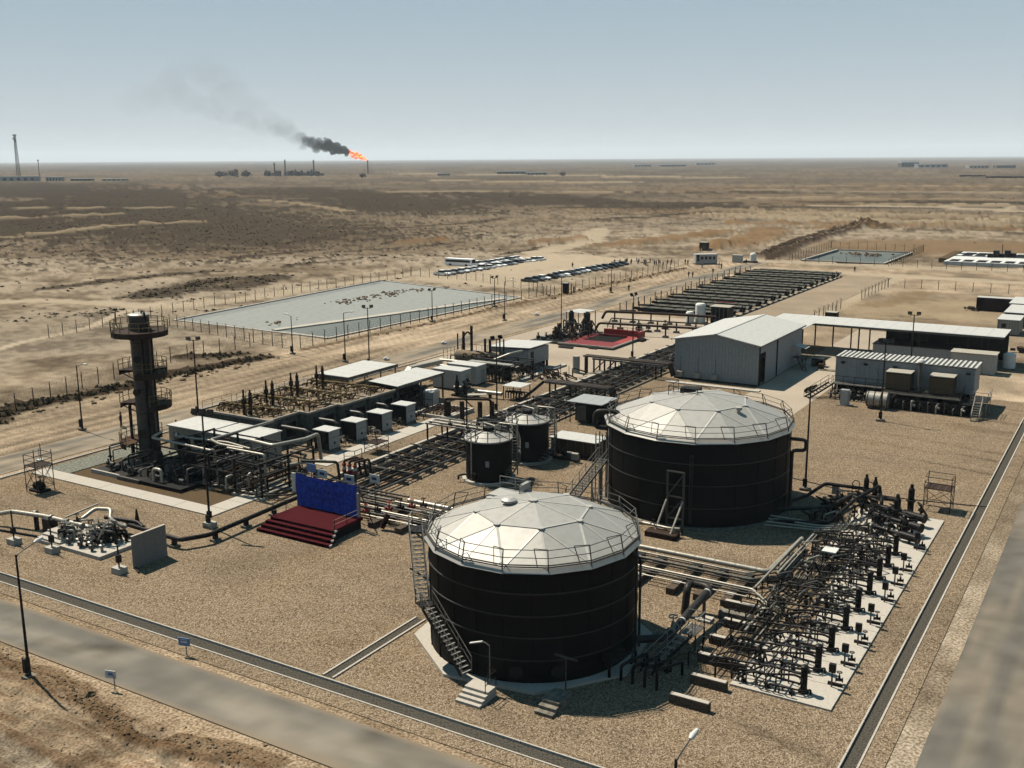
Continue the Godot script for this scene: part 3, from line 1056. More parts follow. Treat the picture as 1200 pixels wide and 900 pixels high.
func fence(label: String, path: Array, gap: float, h: float, posts := "post", group := "") -> void:
	var o := thing("wire_fence", label, "fence", V(path[0][0], 0, path[0][1]), group)
	for i in path.size() - 1:
		var a := V(path[i][0], 0, path[i][1])
		var e := V(path[i + 1][0], 0, path[i + 1][1])
		var n := maxi(1, roundi((e - a).length() / gap))
		for k in n + (1 if i == path.size() - 2 else 0):
			var p := a.lerp(e, float(k) / n)
			var b := Mb.new()
			b.cyl(p, p + V(0, h, 0), 0.075, -1, 5)
			b.beam(p + V(0, h, 0), p + V(0.28, h + 0.35, 0.1), 0.05)
			b.beam(p + V(0, h, 0), p + V(-0.28, h + 0.35, -0.1), 0.05)
			part("fence_post", b, M[posts], o)
		var w := Mb.new()
		for y in [0.08, 0.55, 1.05, 1.6, h - 0.05, h + 0.3]:
			w.beam(a + V(0, y, 0), e + V(0, y, 0), 0.016)
		var step := 1.1
		var cnt := int((e - a).length() / step)
		for k in cnt:
			w.beam(a.lerp(e, float(k) / cnt) + V(0, 0.05, 0), a.lerp(e, float(k + 1) / cnt) + V(0, h, 0), 0.012)
			w.beam(a.lerp(e, float(k + 1) / cnt) + V(0, 0.05, 0), a.lerp(e, float(k) / cnt) + V(0, h, 0), 0.012)
		part("wire", w, M.wire, o)


func fences() -> void:
	fence("long wire fence beyond the large pond on the desert side", [[-172, -118], [-177, -160], [-176.5, -200], [-175, -233]], 3.2, 2.2)
	fence("wire fence between the large pond and the car park", [[-175, -233.5], [-152, -231], [-131, -223], [-122, -216]], 3.2, 2.2)
	fence("wire fence at the left end of the large pond", [[-166, -139], [-144, -135], [-124.5, -131.5]], 2.9, 2.2)
	fence("near wire fence along the road in front of the large pond", [[-124, -133], [-123.5, -164], [-123.5, -200], [-121.5, -217]], 3.1, 2.2)
	fence("crooked wire fence along the scrubby ditch at far left", [[-118, -62], [-123, -76], [-129, -93], [-133.6, -113], [-133, -130]], 3.4, 2.2)
	fence("wire fence between the car park and the road", [[-121, -218], [-120, -245], [-119, -275], [-120, -292]], 3.2, 2.0)
	fence("wire fence round the left side of the small dark pond", [[-97, -327], [-97, -376]], 3.0, 2.2)
	fence("wire fence along the back of the small dark pond", [[-97, -376.5], [-66, -376]], 3.0, 2.2)
	fence("wire fence at the right side of the small dark pond", [[-66, -375.5], [-66, -326]], 3.0, 2.2)
	fence("low wire fence in front of the small dark pond along the top road", [[-103, -322], [-66, -322.5], [-30, -323], [10, -322]], 4.2, 2.0)
	fence("wire fence along the left side of the empty sandy lot", [[-55.4, -244], [-55.1, -270]], 3.2, 2.0)
	fence("short piece of wire fence behind the small brown tank", [[-55.6, -206], [-55.5, -226]], 3.2, 2.0)
	fence("wire fence along the back of the empty sandy lot", [[-55.1, -270.4], [-20, -271]], 4.0, 2.0)


# ---------------------------------------------------------------- tanks
func big_tank(o: Node3D, p: Vector3, R: float, h: float, base: float, base_h: float, turn: float, bands: Array, roofs: Array) -> void:
	var at := func(a: float, r: float, y: float) -> Vector3: return p + V(cos(a) * r, y, sin(a) * r)
	var b := Mb.new()   # eight-sided concrete plinth
	var oct := []
	for i in 8:
		var a := deg_to_rad(104.0 + 45.0 * i)
		oct.append(Vector2(p.x + cos(a) * base, p.z + sin(a) * base))
	b.prism(oct, 0.0, base_h)
	part("plinth", b, M.concrete if roofs[0] else M.old_concrete, o)
	var lo := base_h
	for i in bands.size() + 1:
		var hi: float = bands[i] if i < bands.size() else h
		b = Mb.new()
		var r := R + 0.012 * (i % 2)
		b.lathe(p, [Vector2(r, lo), Vector2(r, hi)], 72)
		part("shell_course", b, M.tank_glass, o)
		if i < bands.size():
			b = Mb.new()
			b.lathe(p, [Vector2(R + 0.005, hi - 0.05), Vector2(R + 0.075, hi - 0.04), Vector2(R + 0.075, hi + 0.03), Vector2(R + 0.005, hi + 0.04)], 72)
			part("wind_girder", b, M.band, o)
		lo = hi
	b = Mb.new()
	for i in 24:   # bolted seams of the shell sheets
		var a := TAU * i / 24.0
		b.beam(at.call(a, R + 0.016, base_h), at.call(a, R + 0.016, h), 0.05)
	part("shell_seam", b, M.black_steel, o).set_meta("kind", "stuff")
	# sixteen-sided eave, aluminium dome of triangular panels on eight inner nodes
	var rim := []
	var node := []
	for i in 16:
		rim.append(at.call(turn + TAU * i / 16.0, R * 1.008, h + 0.18))
	for i in 8:
		node.append(at.call(turn + TAU * i / 8.0, R * 0.54, h + 0.18 + R * 0.20))
	var apex := p + V(0, h + 0.18 + R * 0.285, 0)
	for i in 16:
		b = Mb.new()
		var a0 := turn + TAU * i / 16.0
		var a1 := turn + TAU * (i + 1) / 16.0
		var q := [at.call(a1, R * 1.045, h - 0.10), at.call(a0, R * 1.045, h - 0.10), at.call(a0, R * 1.012, h + 0.19), at.call(a1, R * 1.012, h + 0.19)]
		b.quad(q[0], q[1], q[2], q[3])
		b.quad(at.call(a0, R * 0.98, h - 0.12), at.call(a1, R * 0.98, h - 0.12), q[0] , q[1])
		part("eave_panel", b, M.dome, o)
	for i in 8:
		var n0: Vector3 = node[i]
		var n1: Vector3 = node[(i + 1) % 8]
		var e: Array = [rim[(2 * i + 15) % 16], rim[2 * i], rim[2 * i + 1], rim[(2 * i + 2) % 16]]
		for t in [[apex, n1, n0], [n0, e[1], e[0]], [n0, e[2], e[1]], [n0, n1, e[2]]]:
			b = Mb.new()
			b.tri(t[0], t[2], t[1]) if (t[2] - t[0]).cross(t[1] - t[0]).y > 0 else b.tri(t[0], t[1], t[2])
			part("roof_panel", b, M[["dome", "dome_two", "dome"][rng.randi() % 3]], o)
		b = Mb.new()
		for t in [[apex, n0], [n0, n1], [n0, e[0]], [n0, e[1]], [n0, e[2]]]:
			b.beam(t[0] + V(0, 0.004, 0), t[1] + V(0, 0.004, 0), 0.16, 0.03)
		part("roof_rib", b, M.dome_bright, o)
		b = Mb.new()
		b.cyl(n0 + V(0, -0.03, 0), n0 + V(0, 0.06, 0), 0.24, -1, 12)
		part("node_cap", b, M.dome_bright, o)
	b = Mb.new()
	b.cyl(apex + V(0, -0.03, 0), apex + V(0, 0.08, 0), 0.32, -1, 14)
	part("node_cap", b, M.dome_bright, o)
	for i in 16:   # guard rail standing on the eave with raking brackets
		var a0 := turn + TAU * i / 16.0
		var a1 := turn + TAU * (i + 1) / 16.0
		b = Mb.new()
		b.beam(at.call(a0, R * 1.03, h + 0.0), at.call(a0, R * 0.99, h + 1.35), 0.06)
		b.beam(at.call(a0, R * 0.99, h + 1.35), at.call(a0 + 0.12, R * 0.92, h + 1.25), 0.045)
		b.beam(at.call(a0 + 0.12, R * 0.92, h + 1.25), at.call(a0 + 0.09, R * 0.985, h + 0.22), 0.045)
		part("rail_post", b, M.grey_steel if roofs[0] else M.dark_steel, o)
		b = Mb.new()
		for y in [0.30, 0.42, 0.85, 1.32]:
			var k: float = 1.035 - 0.03 * y
			b.beam(at.call(a0, R * k, h + y), at.call(a1, R * k, h + y), 0.07 if y < 0.5 else 0.04)
		part("guard_rail", b, M.grey_steel, o)


func storage_tanks() -> void:
	var p := V(-33.42, 0, -57.35)
	var o := thing("storage_tank", "nearer large black storage tank with pale dome roof and outside stair", "storage tank", p)
	big_tank(o, p, 7.0, 7.55, 8.15, 0.2, 0.13, [1.7, 3.2, 4.62, 6.08], [true])
	var at := func(a: float, r: float, y: float) -> Vector3: return p + V(cos(deg_to_rad(a)) * r, y, sin(deg_to_rad(a)) * r)
	# the outside stair: a lower and an upper flight with a landing between them
	var b := Mb.new()
	var s := thing_part("stair", o)
	flight(s, at.call(91, 8.0, 0.75), at.call(118, 7.95, 4.0), at.call(105, 1, 0) - p, 0.85, 15, "dark_steel", "galvanised")
	flight(s, at.call(125, 7.9, 4.05), at.call(150, 7.9, 7.55), at.call(138, 1, 0) - p, 0.85, 16, "dark_steel", "galvanised")
	b.box(at.call(121.5, 7.9, 4.0), V(1.0, 0.06, 1.0), Basis(Vector3.UP, deg_to_rad(-31.5)))
	b.box(at.call(153, 7.75, 7.55), V(1.3, 0.06, 1.2), Basis(Vector3.UP, deg_to_rad(-63)))
	part("landing", b, M.dark_steel, s)
	handrail(s, [at.call(118.5, 8.4, 4.0), at.call(124.5, 8.4, 4.0)], "galvanised")
	handrail(s, [at.call(150, 8.35, 7.55), at.call(157, 8.3, 7.55), at.call(158, 7.3, 7.55)], "galvanised")
	bars(s, "bracket", [[at.call(121, 7.0, 3.0), at.call(121, 8.3, 3.95)], [at.call(138, 7.0, 4.6), at.call(138, 8.3, 5.6)], [at.call(153, 7.0, 6.4), at.call(153, 8.2, 7.5)], [at.call(104, 7.0, 1.6), at.call(104, 8.3, 2.4)]], 0.1, "dark_steel")
	# roof fittings
	b = Mb.new()
	b.box(V(-37.0, 8.75, -60.2), V(2.6, 0.12, 1.7))
	b.beam(V(-38.1, 8.7, -60.9), V(-38.1, 7.9, -60.9), 0.1)
	b.beam(V(-35.9, 8.7, -59.5), V(-35.9, 8.2, -59.5), 0.1)
	part("roof_platform", b, M.dome_bright, o)
	b = Mb.new()
	b.span(V(-36.0, 8.81, -60.9), V(-35.7, 9.7, -60.0))
	part("hatch", b, M.dome, o)
	handrail(o, [V(-38.3, 8.8, -61.0), V(-35.7, 8.8, -61.0), V(-35.7, 8.8, -59.4)], "galvanised", 0.9)
	b = Mb.new()
	b.lathe(V(-34.9, 9.30, -56.7), [Vector2(0.3, 0), Vector2(0.3, 0.3), Vector2(0.55, 0.32), Vector2(0.55, 0.45), Vector2(0.3, 0.58), Vector2(0.0, 0.6)], 16)
	part("roof_vent", b, M.dome_bright, o)
	b = Mb.new()   # foam pipes down the right side and nozzles
	b.tube([at.call(-6, 7.3, 0.4), at.call(-6, 7.3, 7.1), at.call(-6, 6.95, 7.1)], 0.09)
	b.tube([at.call(-12, 7.35, 0.4), at.call(-12, 7.35, 6.6), at.call(-12, 6.95, 6.6)], 0.09)
	part("riser_pipe", b, M.pipe_dark, o)
	b = Mb.new()
	for a in [20.0, 48.0, 68.0]:
		b.cyl(at.call(a, 6.9, 1.15), at.call(a, 7.5, 1.15), 0.26, -1, 12)
		b.cyl(at.call(a, 7.4, 1.15), at.call(a, 7.55, 1.15), 0.42, -1, 12)
	part("manway", b, M.dark_steel, o)
	# concrete steps: two blocks
	var c := thing("concrete_steps", "pale concrete steps at the foot of the near black tank's stair", "steps", V(-32.2, 0, -48.2))
	for k in 4:
		slab(c, "step", V(-33.0 + 0.02 * k, 0, -47.25 - k * 0.32), V(-31.25, 0.16 * (k + 1), -47.25 - k * 0.32 - (0.32 if k < 3 else 0.95)), "concrete")
	handrail(c, [V(-31.3, 0.64, -48.0), V(-31.3, 0.64, -49.2), V(-31.9, 0.64, -49.2)], "dark_steel", 1.0, 0.04)
	c = thing("concrete_steps", "grey concrete block with steps in the shadow before the near tank", "steps", V(-28.0, 0, -50.2))
	for k in 3:
		slab(c, "step", V(-28.2 + 0.03 * k, 0, -48.5 - k * 0.4), V(-27.0, 0.2 * (k + 1), -48.5 - k * 0.4 - (0.4 if k < 2 else 1.6)), "old_concrete")
	b = Mb.new()
	b.tube([V(-32.0, 0.6, -49.6), V(-32.0, 2.9, -49.6), V(-32.3, 3.05, -49.6), V(-32.6, 3.1, -49.5)], 0.03, 6)
	c = thing("area_light", "small light on a bent pole beside the near tank's concrete steps", "lamp", V(-32.0, 0.45, -49.6))
	part("pole", b, M.galvanised, c)
	b = Mb.new()
	b.beam(V(-32.45, 3.12, -49.5), V(-33.3, 2.85, -49.4), 0.16, 0.07)
	part("lamp_head", b, M.white_paint, c)
	c = thing("level_sign", "thin post with a flat bar standing in the near tank's shadow", "post", V(-28.0, 0, -52.0))
	bars(c, "post", [[V(-28.0, 0, -52.0), V(-28.0, 2.1, -52.0)]], 0.06, "grey_steel")
	bars(c, "bar", [[V(-28.8, 2.1, -52.1), V(-27.1, 2.2, -51.8)]], 0.12, "grey_steel")

	p = V(-34.78, 0, -90.6)
	o = thing("storage_tank", "farther and larger black storage tank beside the white gabled shed's yard", "storage tank", p)
	big_tank(o, p, 8.5, 7.9, 9.5, 0.2, 0.05, [1.9, 3.95, 5.9], [false])
	at = func(a: float, r: float, y: float) -> Vector3: return p + V(cos(deg_to_rad(a)) * r, y, sin(deg_to_rad(a)) * r)
	b = Mb.new()
	b.span(V(-37.6, 9.75, -92.4), V(-34.7, 9.95, -90.0))
	part("roof_platform", b, M.grey_steel, o)
	b = Mb.new()
	b.span(V(-36.7, 9.95, -91.9), V(-35.0, 10.7, -90.6))
	part("hatch", b, M.dark_steel, o)
	handrail(o, [V(-37.6, 9.95, -92.4), V(-37.6, 9.95, -90.0), V(-34.7, 9.95, -90.0)], "grey_steel", 1.0)
	b = Mb.new()
	b.lathe(V(-30.2, 8.9, -88.6), [Vector2(0.15, 0), Vector2(0.15, 0.8), Vector2(0.3, 0.85), Vector2(0.3, 1.1), Vector2(0, 1.15)], 12)
	part("roof_vent", b, M.dome_bright, o)
	# loop pipe and ladder tower at its left side
	b = Mb.new()
	b.tube([V(-42.0, 0.3, -86.6), V(-42.0, 7.0, -86.6), V(-43.3, 7.0, -86.0), V(-43.3, 8.6, -86.0), V(-41.3, 8.6, -86.9), V(-41.0, 7.6, -87.0)], 0.24, 10)
	part("vent_pipe", b, M.pipe_dark, o)
	var l := thing_part("ladder_tower", o)
	for e in [[-43.0, -85.6], [-42.3, -85.6], [-43.0, -86.4], [-42.3, -86.4]]:
		bars(l, "tower_post", [[V(e[0], 0.0, e[1]), V(e[0], 6.6, e[1])]], 0.09, "galvanised")
	b = Mb.new()
	for k in 16:
		b.beam(V(-43.0, 0.4 + k * 0.4, -85.6), V(-42.3, 0.4 + k * 0.4, -85.6), 0.04)
	for k in 4:
		b.beam(V(-43.0, k * 1.6, -86.4), V(-42.3, k * 1.6 + 1.6, -86.4), 0.05)
	part("rung", b, M.galvanised, l).set_meta("kind", "stuff")
	b = Mb.new()
	b.tube([V(-41.6, 0.2, -85.7), V(-41.6, 7.4, -85.7), V(-40.9, 7.5, -86.0)], 0.13, 8)
	part("riser_pipe", b, M.white_paint, o)
	# pipe loops on the right side
	b = Mb.new()
	b.tube([V(-26.3, 6.9, -91.6), V(-24.9, 6.9, -91.9), V(-24.9, 5.9, -91.9), V(-26.0, 5.9, -91.4), V(-26.0, 0.3, -91.4)], 0.17, 8)
	part("overflow_pipe", b, M.pipe_dark, o)
	b = Mb.new()
	b.tube([at.call(72, 8.45, 6.6), at.call(72, 8.95, 6.7), at.call(72, 8.95, 6.1), at.call(72, 8.6, 5.9), at.call(72, 8.6, 0.5)], 0.15, 8)
	part("inlet_pipe", b, M.pipe_dark, o)
	# braced support frame in front
	o = thing("support_frame", "grey braced steel frame leaning at the front of the farther black tank", "frame", V(-33, 0, -81.0))
	bars(o, "post", [[V(-33.8, 0, -81.2), V(-33.8, 5.5, -81.2)], [V(-32.3, 0, -81.2), V(-32.3, 5.5, -81.2)]], 0.17, "grey_steel")
	bars(o, "cross_bar", [[V(-33.8, 5.45, -81.2), V(-32.3, 5.45, -81.2)], [V(-33.8, 3.2, -81.2), V(-32.3, 3.2, -81.2)], [V(-33.8, 1.2, -81.2), V(-32.3, 1.2, -81.2)]], 0.13, "grey_steel")
	bars(o, "diagonal_brace", [[V(-33.75, 3.3, -81.2), V(-32.35, 5.3, -81.2)], [V(-33.75, 1.3, -81.2), V(-32.35, 3.1, -81.2)]], 0.1, "grey_steel")
	bars(o, "raking_strut", [[V(-34.3, 0.3, -79.9), V(-33.8, 2.9, -81.1)], [V(-32.7, 0.3, -79.4), V(-32.3, 2.9, -81.1)]], 0.14, "cladding")
	slab(o, "footing", V(-34.9, 0, -79.0), V(-32.1, 0.45, -80.2), "brown_steel")
	pipe(o, [V(-35.6, 0.7, -80.2), V(-33.0, 0.7, -80.0), V(-32.2, 0.7, -80.3)], 0.13, "cladding")
	valve(o, V(-34.6, 0.75, -80.15), 1.1)
	# sloping access bridge between the tanks
	o = thing("access_bridge", "sloping access bridge with pale handrails between the two large tanks", "footbridge", V(-41.8, 0, -80))
	flight(o, V(-41.4, 1.6, -75.0), V(-42.1, 4.3, -85.4), V(1, 0, 0), 1.0, 24, "grey_steel", "grey_steel", 0.4)
	bars(o, "leg", [[V(-41.9, 0, -78.0), V(-41.9, 2.4, -78.0)], [V(-40.9, 0, -78.0), V(-40.9, 2.4, -78.0)], [V(-42.3, 0, -83.5), V(-42.3, 3.8, -83.5)], [V(-41.4, 0, -83.5), V(-41.4, 3.8, -83.5)], [V(-41.9, 0, -75.0), V(-41.9, 1.6, -75.0)], [V(-40.9, 0, -75.0), V(-40.9, 1.6, -75.0)]], 0.12, "grey_steel")

	for e in [[V(-55.42, 0, -86.2), 2.35, 4.35, "nearer small black tank with pale conical roof crowded with rails"], [V(-55.6, 0, -94.3), 2.28, 4.4, "farther small black tank with a spiral stair on its right side"]]:
		small_tank(e[0], e[1], e[2], e[3])


func thing_part(called: String, o: Node3D) -> Node3D:
	var s := Node3D.new()
	var key := "n_" + called
	var k: int = o.get_meta(key, 0)
	o.set_meta(key, k + 1)
	s.name = called if k == 0 else "%s_%03d" % [called, k]
	o.add_child(s)
	return s


func small_tank(p: Vector3, R: float, h: float, label: String) -> void:
	var o := thing("small_tank", label, "tank", p)
	var at := func(a: float, r: float, y: float) -> Vector3: return p + V(cos(deg_to_rad(a)) * r, y, sin(deg_to_rad(a)) * r)
	var b := Mb.new()
	b.lathe(p, [Vector2(0, 0.25), Vector2(R + 0.4, 0.25), Vector2(R + 0.4, 0)], 24)
	part("plinth", b, M.concrete, o)
	b = Mb.new()
	b.lathe(p, [Vector2(R, 0.2), Vector2(R, h)], 40)
	part("shell", b, M.tank_glass, o)
	b = Mb.new()
	b.lathe(p, [Vector2(R + 0.02, h - 0.1), Vector2(R + 0.14, h - 0.05), Vector2(R + 0.12, h + 0.08), Vector2(0.6, h + 0.62), Vector2(0, h + 0.7)], 20)
	part("cone_roof", b, M.dome, o)
	for k in 12:
		b = Mb.new()
		b.beam(at.call(k * 30, R + 0.1, h + 0.05), at.call(k * 30, R + 0.1, h + 1.1), 0.05)
		for y in [0.5, 1.05]:
			b.beam(at.call(k * 30, R + 0.1, h + y), at.call(k * 30 + 30, R + 0.1, h + y), 0.045)
		part("guard_rail", b, M.galvanised if k % 3 else M.dark_steel, o)
		if k % 2 == 0:
			b = Mb.new()
			b.beam(at.call(k * 30, R, h + 0.12), at.call(k * 30 + 12, 0.5, h + 0.75), 0.07)
			part("roof_rib", b, M.dark_steel, o)
	b = Mb.new()
	b.tube([at.call(200, 0.9, h + 0.4), at.call(200, 0.9, h + 1.4), at.call(20, 1.1, h + 1.4), at.call(20, 1.1, h + 0.5)], 0.08, 6)
	b.tube([at.call(290, 1.3, h + 0.3), at.call(290, 1.3, h + 1.3), at.call(330, 2.9, h + 1.3), at.call(330, 2.9, 0.4)], 0.07, 6)
	b.tube([at.call(120, 1.5, h + 0.3), at.call(120, 1.5, h + 1.0), at.call(100, R + 0.25, h + 1.0), at.call(100, R + 0.25, 0.5)], 0.07, 6)
	part("roof_pipe", b, M.cladding, o)
	b = Mb.new()
	b.span(p + V(-0.5, h + 0.6, -0.5), p + V(0.3, h + 1.05, 0.3))
	part("roof_hatch", b, M.dark_steel, o)
	# spiral stair round the back and right side
	var s := thing_part("stair", o)
	for k in 17:
		b = Mb.new()
		var a := -75.0 + k * 6.4
		var y := h - k * (h - 0.3) / 17.0
		b.beam(at.call(a, R + 0.05, y), at.call(a, R + 0.85, y), 0.26, 0.05)
		part("tread", b, M.grey_steel, s)
	b = Mb.new()
	for k in 16:
		var a := -75.0 + k * 6.4
		var y := h - k * (h - 0.3) / 17.0
		var y2 := h - (k + 1) * (h - 0.3) / 17.0
		for u in [0.0, 0.55, 1.05]:
			b.beam(at.call(a, R + 0.87, y + u), at.call(a + 6.4, R + 0.87, y2 + u), 0.05 if u > 0 else 0.1)
		if k % 2 == 0:
			b.beam(at.call(a, R + 0.87, y), at.call(a, R + 0.87, y + 1.05), 0.045)
	part("handrail", b, M.grey_steel, s)
	b = Mb.new()
	b.span(at.call(62, R, 1.9) + V(-0.15, 0, 0), at.call(62, R + 0.1, 2.5) + V(0.2, 0, 0))
	part("name_plate", b, M.wall_grey, o)
	b = Mb.new()
	b.cyl(at.call(95, R - 0.05, 0.9), at.call(95, R + 0.3, 0.9), 0.3, -1, 12)
	part("manway", b, M.dark_steel, o)
	pipe(o, [at.call(130, R, 0.7), at.call(130, R + 0.9, 0.7), at.call(130, R + 0.9, 0.25)], 0.11)


# ---------------------------------------------------------------- the tall black column and the piping round it
func column_unit() -> void:
	var p := V(-90.3, 0, -72.6)
	var o := thing("column_tower", "tall black cylindrical column with four ringed platforms, tallest thing at left", "tower", p)
	var b := Mb.new()
	b.lathe(p, [Vector2(1.25, 0.15), Vector2(1.25, 0.35), Vector2(1.02, 0.4), Vector2(1.02, 16.15), Vector2(0.95, 16.22), Vector2(0, 16.28)], 28)
	part("shell", b, M.column_steel, o)
	b = Mb.new()
	b.lathe(p, [Vector2(1.0, 16.05), Vector2(1.12, 16.05), Vector2(1.12, 16.2), Vector2(0.8, 16.32), Vector2(0, 16.34)], 24)
	part("top_head", b, M.cladding, o)
	for y in [3.0, 5.6, 8.2, 10.8, 13.2]:
		b = Mb.new()
		b.lathe(p, [Vector2(0.99, y), Vector2(1.06, y + 0.02), Vector2(1.06, y + 0.1), Vector2(0.99, y + 0.12)], 24)
		part("stiffening_ring", b, M.dark_steel, o)
	var at := func(a: float, r: float, y: float) -> Vector3: return p + V(cos(deg_to_rad(a)) * r, y, sin(deg_to_rad(a)) * r)
	# platforms: y, outer radius, first and last angle
	for e in [[14.5, 2.9, 0.0, 360.0], [10.2, 2.6, 150.0, 300.0], [10.1, 2.5, -60.0, 60.0], [6.7, 2.6, 140.0, 330.0], [6.7, 2.7, -50.0, 40.0], [2.6, 2.9, 90.0, 250.0]]:
		var s := thing_part("platform", o)
		var n := int((e[3] - e[2]) / 20.0)
		for k in n:
			var a0: float = e[2] + k * 20.0
			var a1 := a0 + 20.0
			b = Mb.new()
			for y in [0.0, -0.08]:
				b.quad(at.call(a1, 1.05, e[0] + y), at.call(a0, 1.05, e[0] + y), at.call(a0, e[1], e[0] + y), at.call(a1, e[1], e[0] + y))
			b.quad(at.call(a1, e[1], e[0] - 0.55), at.call(a0, e[1], e[0] - 0.55), at.call(a0, e[1], e[0] + 0.02), at.call(a1, e[1], e[0] + 0.02))
			part("deck_plate", b, M.brown_steel if e[0] > 3 else M.rust_steel, s)
			b = Mb.new()
			b.beam(at.call(a0, e[1], e[0]), at.call(a0, e[1], e[0] + 1.15), 0.06)
			for y in [0.6, 1.12]:
				b.beam(at.call(a0, e[1], e[0] + y), at.call(a1, e[1], e[0] + y), 0.055)
			if k == n - 1:
				b.beam(at.call(a1, e[1], e[0]), at.call(a1, e[1], e[0] + 1.15), 0.06)
			part("guard_rail", b, M.yellow_steel, s)
			if k % 2 == 0:
				b = Mb.new()
				b.beam(at.call(a0, 0.98, e[0] - 1.0), at.call(a0, e[1] - 0.1, e[0] - 0.15), 0.09)
				part("bracket", b, M.brown_steel, s)
	for e in [[15, "brown_steel", 1.55, 0.16], [32, "pipe_black", 1.4, 0.13], [-10, "brown_steel", 1.45, 0.12]]:
		b = Mb.new()
		b.tube([at.call(e[0], 0.6, 14.9), at.call(e[0], e[2], 14.9), at.call(e[0], e[2], 0.5)], e[3], 8)
		part("downcomer_pipe", b, M[e[1]], o)
	b = Mb.new()
	b.tube([at.call(160, 1.0, 6.5), at.call(160, 1.9, 6.5), at.call(160, 1.9, 0.4)], 0.17, 8)
	part("downcomer_pipe", b, M.brown_steel, o)
	for e in [[200, 0.4, 2.6], [215, 2.6, 6.7], [195, 6.7, 10.2], [210, 10.2, 14.5]]:
		b = Mb.new()
		for k in int((e[2] - e[1]) / 0.35):
			b.beam(at.call(e[0] - 8, 1.75, e[1] + k * 0.35), at.call(e[0] + 8, 1.75, e[1] + k * 0.35), 0.035)
		for d in [-8, 8]:
			b.beam(at.call(e[0] + d, 1.75, e[1]), at.call(e[0] + d, 1.75, e[2] + 1.1), 0.06)
		part("ladder", b, M.yellow_steel, o)
	for e in [[70, 3.6], [80, 8.0], [60, 11.6], [110, 1.2]]:
		b = Mb.new()
		b.cyl(at.call(e[0], 0.9, e[1]), at.call(e[0], 1.3, e[1]), 0.3, -1, 12)
		b.cyl(at.call(e[0], 1.25, e[1]), at.call(e[0], 1.33, e[1]), 0.4, -1, 12)
		part("manway", b, M.dark_steel, o)
	b = Mb.new()
	b.tube([p + V(0.5, 16.2, 0), p + V(0.5, 16.6, 0), p + V(1.3, 16.6, 0.3), p + V(1.6, 14.9, 0.4)], 0.1, 7)
	b.cyl(p + V(-0.5, 15.8, 0.2), p + V(-0.5, 16.6, 0.2), 0.05, -1, 6)
	part("vent_pipe", b, M.dark_steel, o)
	b = Mb.new()
	b.tube([at.call(175, 2.95, 14.4), at.call(175, 3.3, 14.8), at.call(175, 3.3, 16.4)], 0.05, 6)
	b.box(at.call(175, 3.3, 16.5), V(0.35, 0.25, 0.3))
	part("platform_light", b, M.dark_steel, o)

	# skid with pumps at the column's foot
	o = thing("pump_skid", "dark pump skid with valves and pumps round the foot of the column", "skid", V(-85, 0, -70.5))
	slab(o, "skid_base", V(-92.5, 0.03, -67.0), V(-85.0, 0.35, -71.5), "dark_steel")
	slab(o, "skid_base", V(-84.9, 0.03, -66.7), V(-78.9, 0.4, -72.5), "black_steel")
	slab(o, "skid_base", V(-88.9, 0.03, -71.6), V(-79.5, 0.3, -76.5), "dark_steel")
	for e in [["concrete", -92.6, -66.85, -88.3], ["grey_steel", -88.2, -66.6, -84.9]]:
		slab(o, "skid_edge", V(e[1], 0.03, e[2]), V(e[3], 0.42, e[2] - 0.22), e[0])
	var k := 0
	for e in [[-91.5, -68.5], [-90.0, -67.8], [-88.6, -68.4], [-87.2, -67.8], [-83.6, -67.8], [-82.0, -68.2], [-80.4, -68.0], [-86.4, -69.9], [-83.2, -70.4]]:
		pump(o, V(e[0], 0.38, e[1]), 0.95, PI / 2 * (k % 2) + 0.0)
		k += 1
	for e in [[-84.5, -69.0, 0.45], [-81.5, -70.6, 0.55], [-86.2, -73.8, 0.7], [-83.0, -74.6, 0.6], [-80.6, -74.2, 0.5]]:
		b = Mb.new()
		b.lathe(V(e[0], 0.4, e[1]), [Vector2(e[2], 0), Vector2(e[2], 2.3), Vector2(e[2] * 0.7, 2.65), Vector2(0, 2.75)], 16)
		part("vessel", b, M.black_steel, o)
	for i in 16:
		var x := -91.8 + i * 0.82
		var z := -67.6 - rng.randf() * 1.2
		var y := rng.randf_range(0.9, 2.6)
		pipe(o, [V(x, 0.4, z), V(x, y, z), V(x + 0.2, y, -71.4), V(x + 0.2, 0.4, -71.4)], rng.randf_range(0.06, 0.13), ["pipe_dark", "pipe_black", "pipe_dark", "grey_steel"][i % 4])
		if i % 2 == 0:
			valve(o, V(x, y * 0.55, z), 1.0, 0.3 * i, "dark_steel")
	pipe(o, [V(-83.5, 0.4, -67.4), V(-83.5, 1.7, -67.4), V(-82.3, 1.7, -67.4), V(-82.3, 0.4, -67.4)], 0.17, "cladding", "loop_pipe", 9)


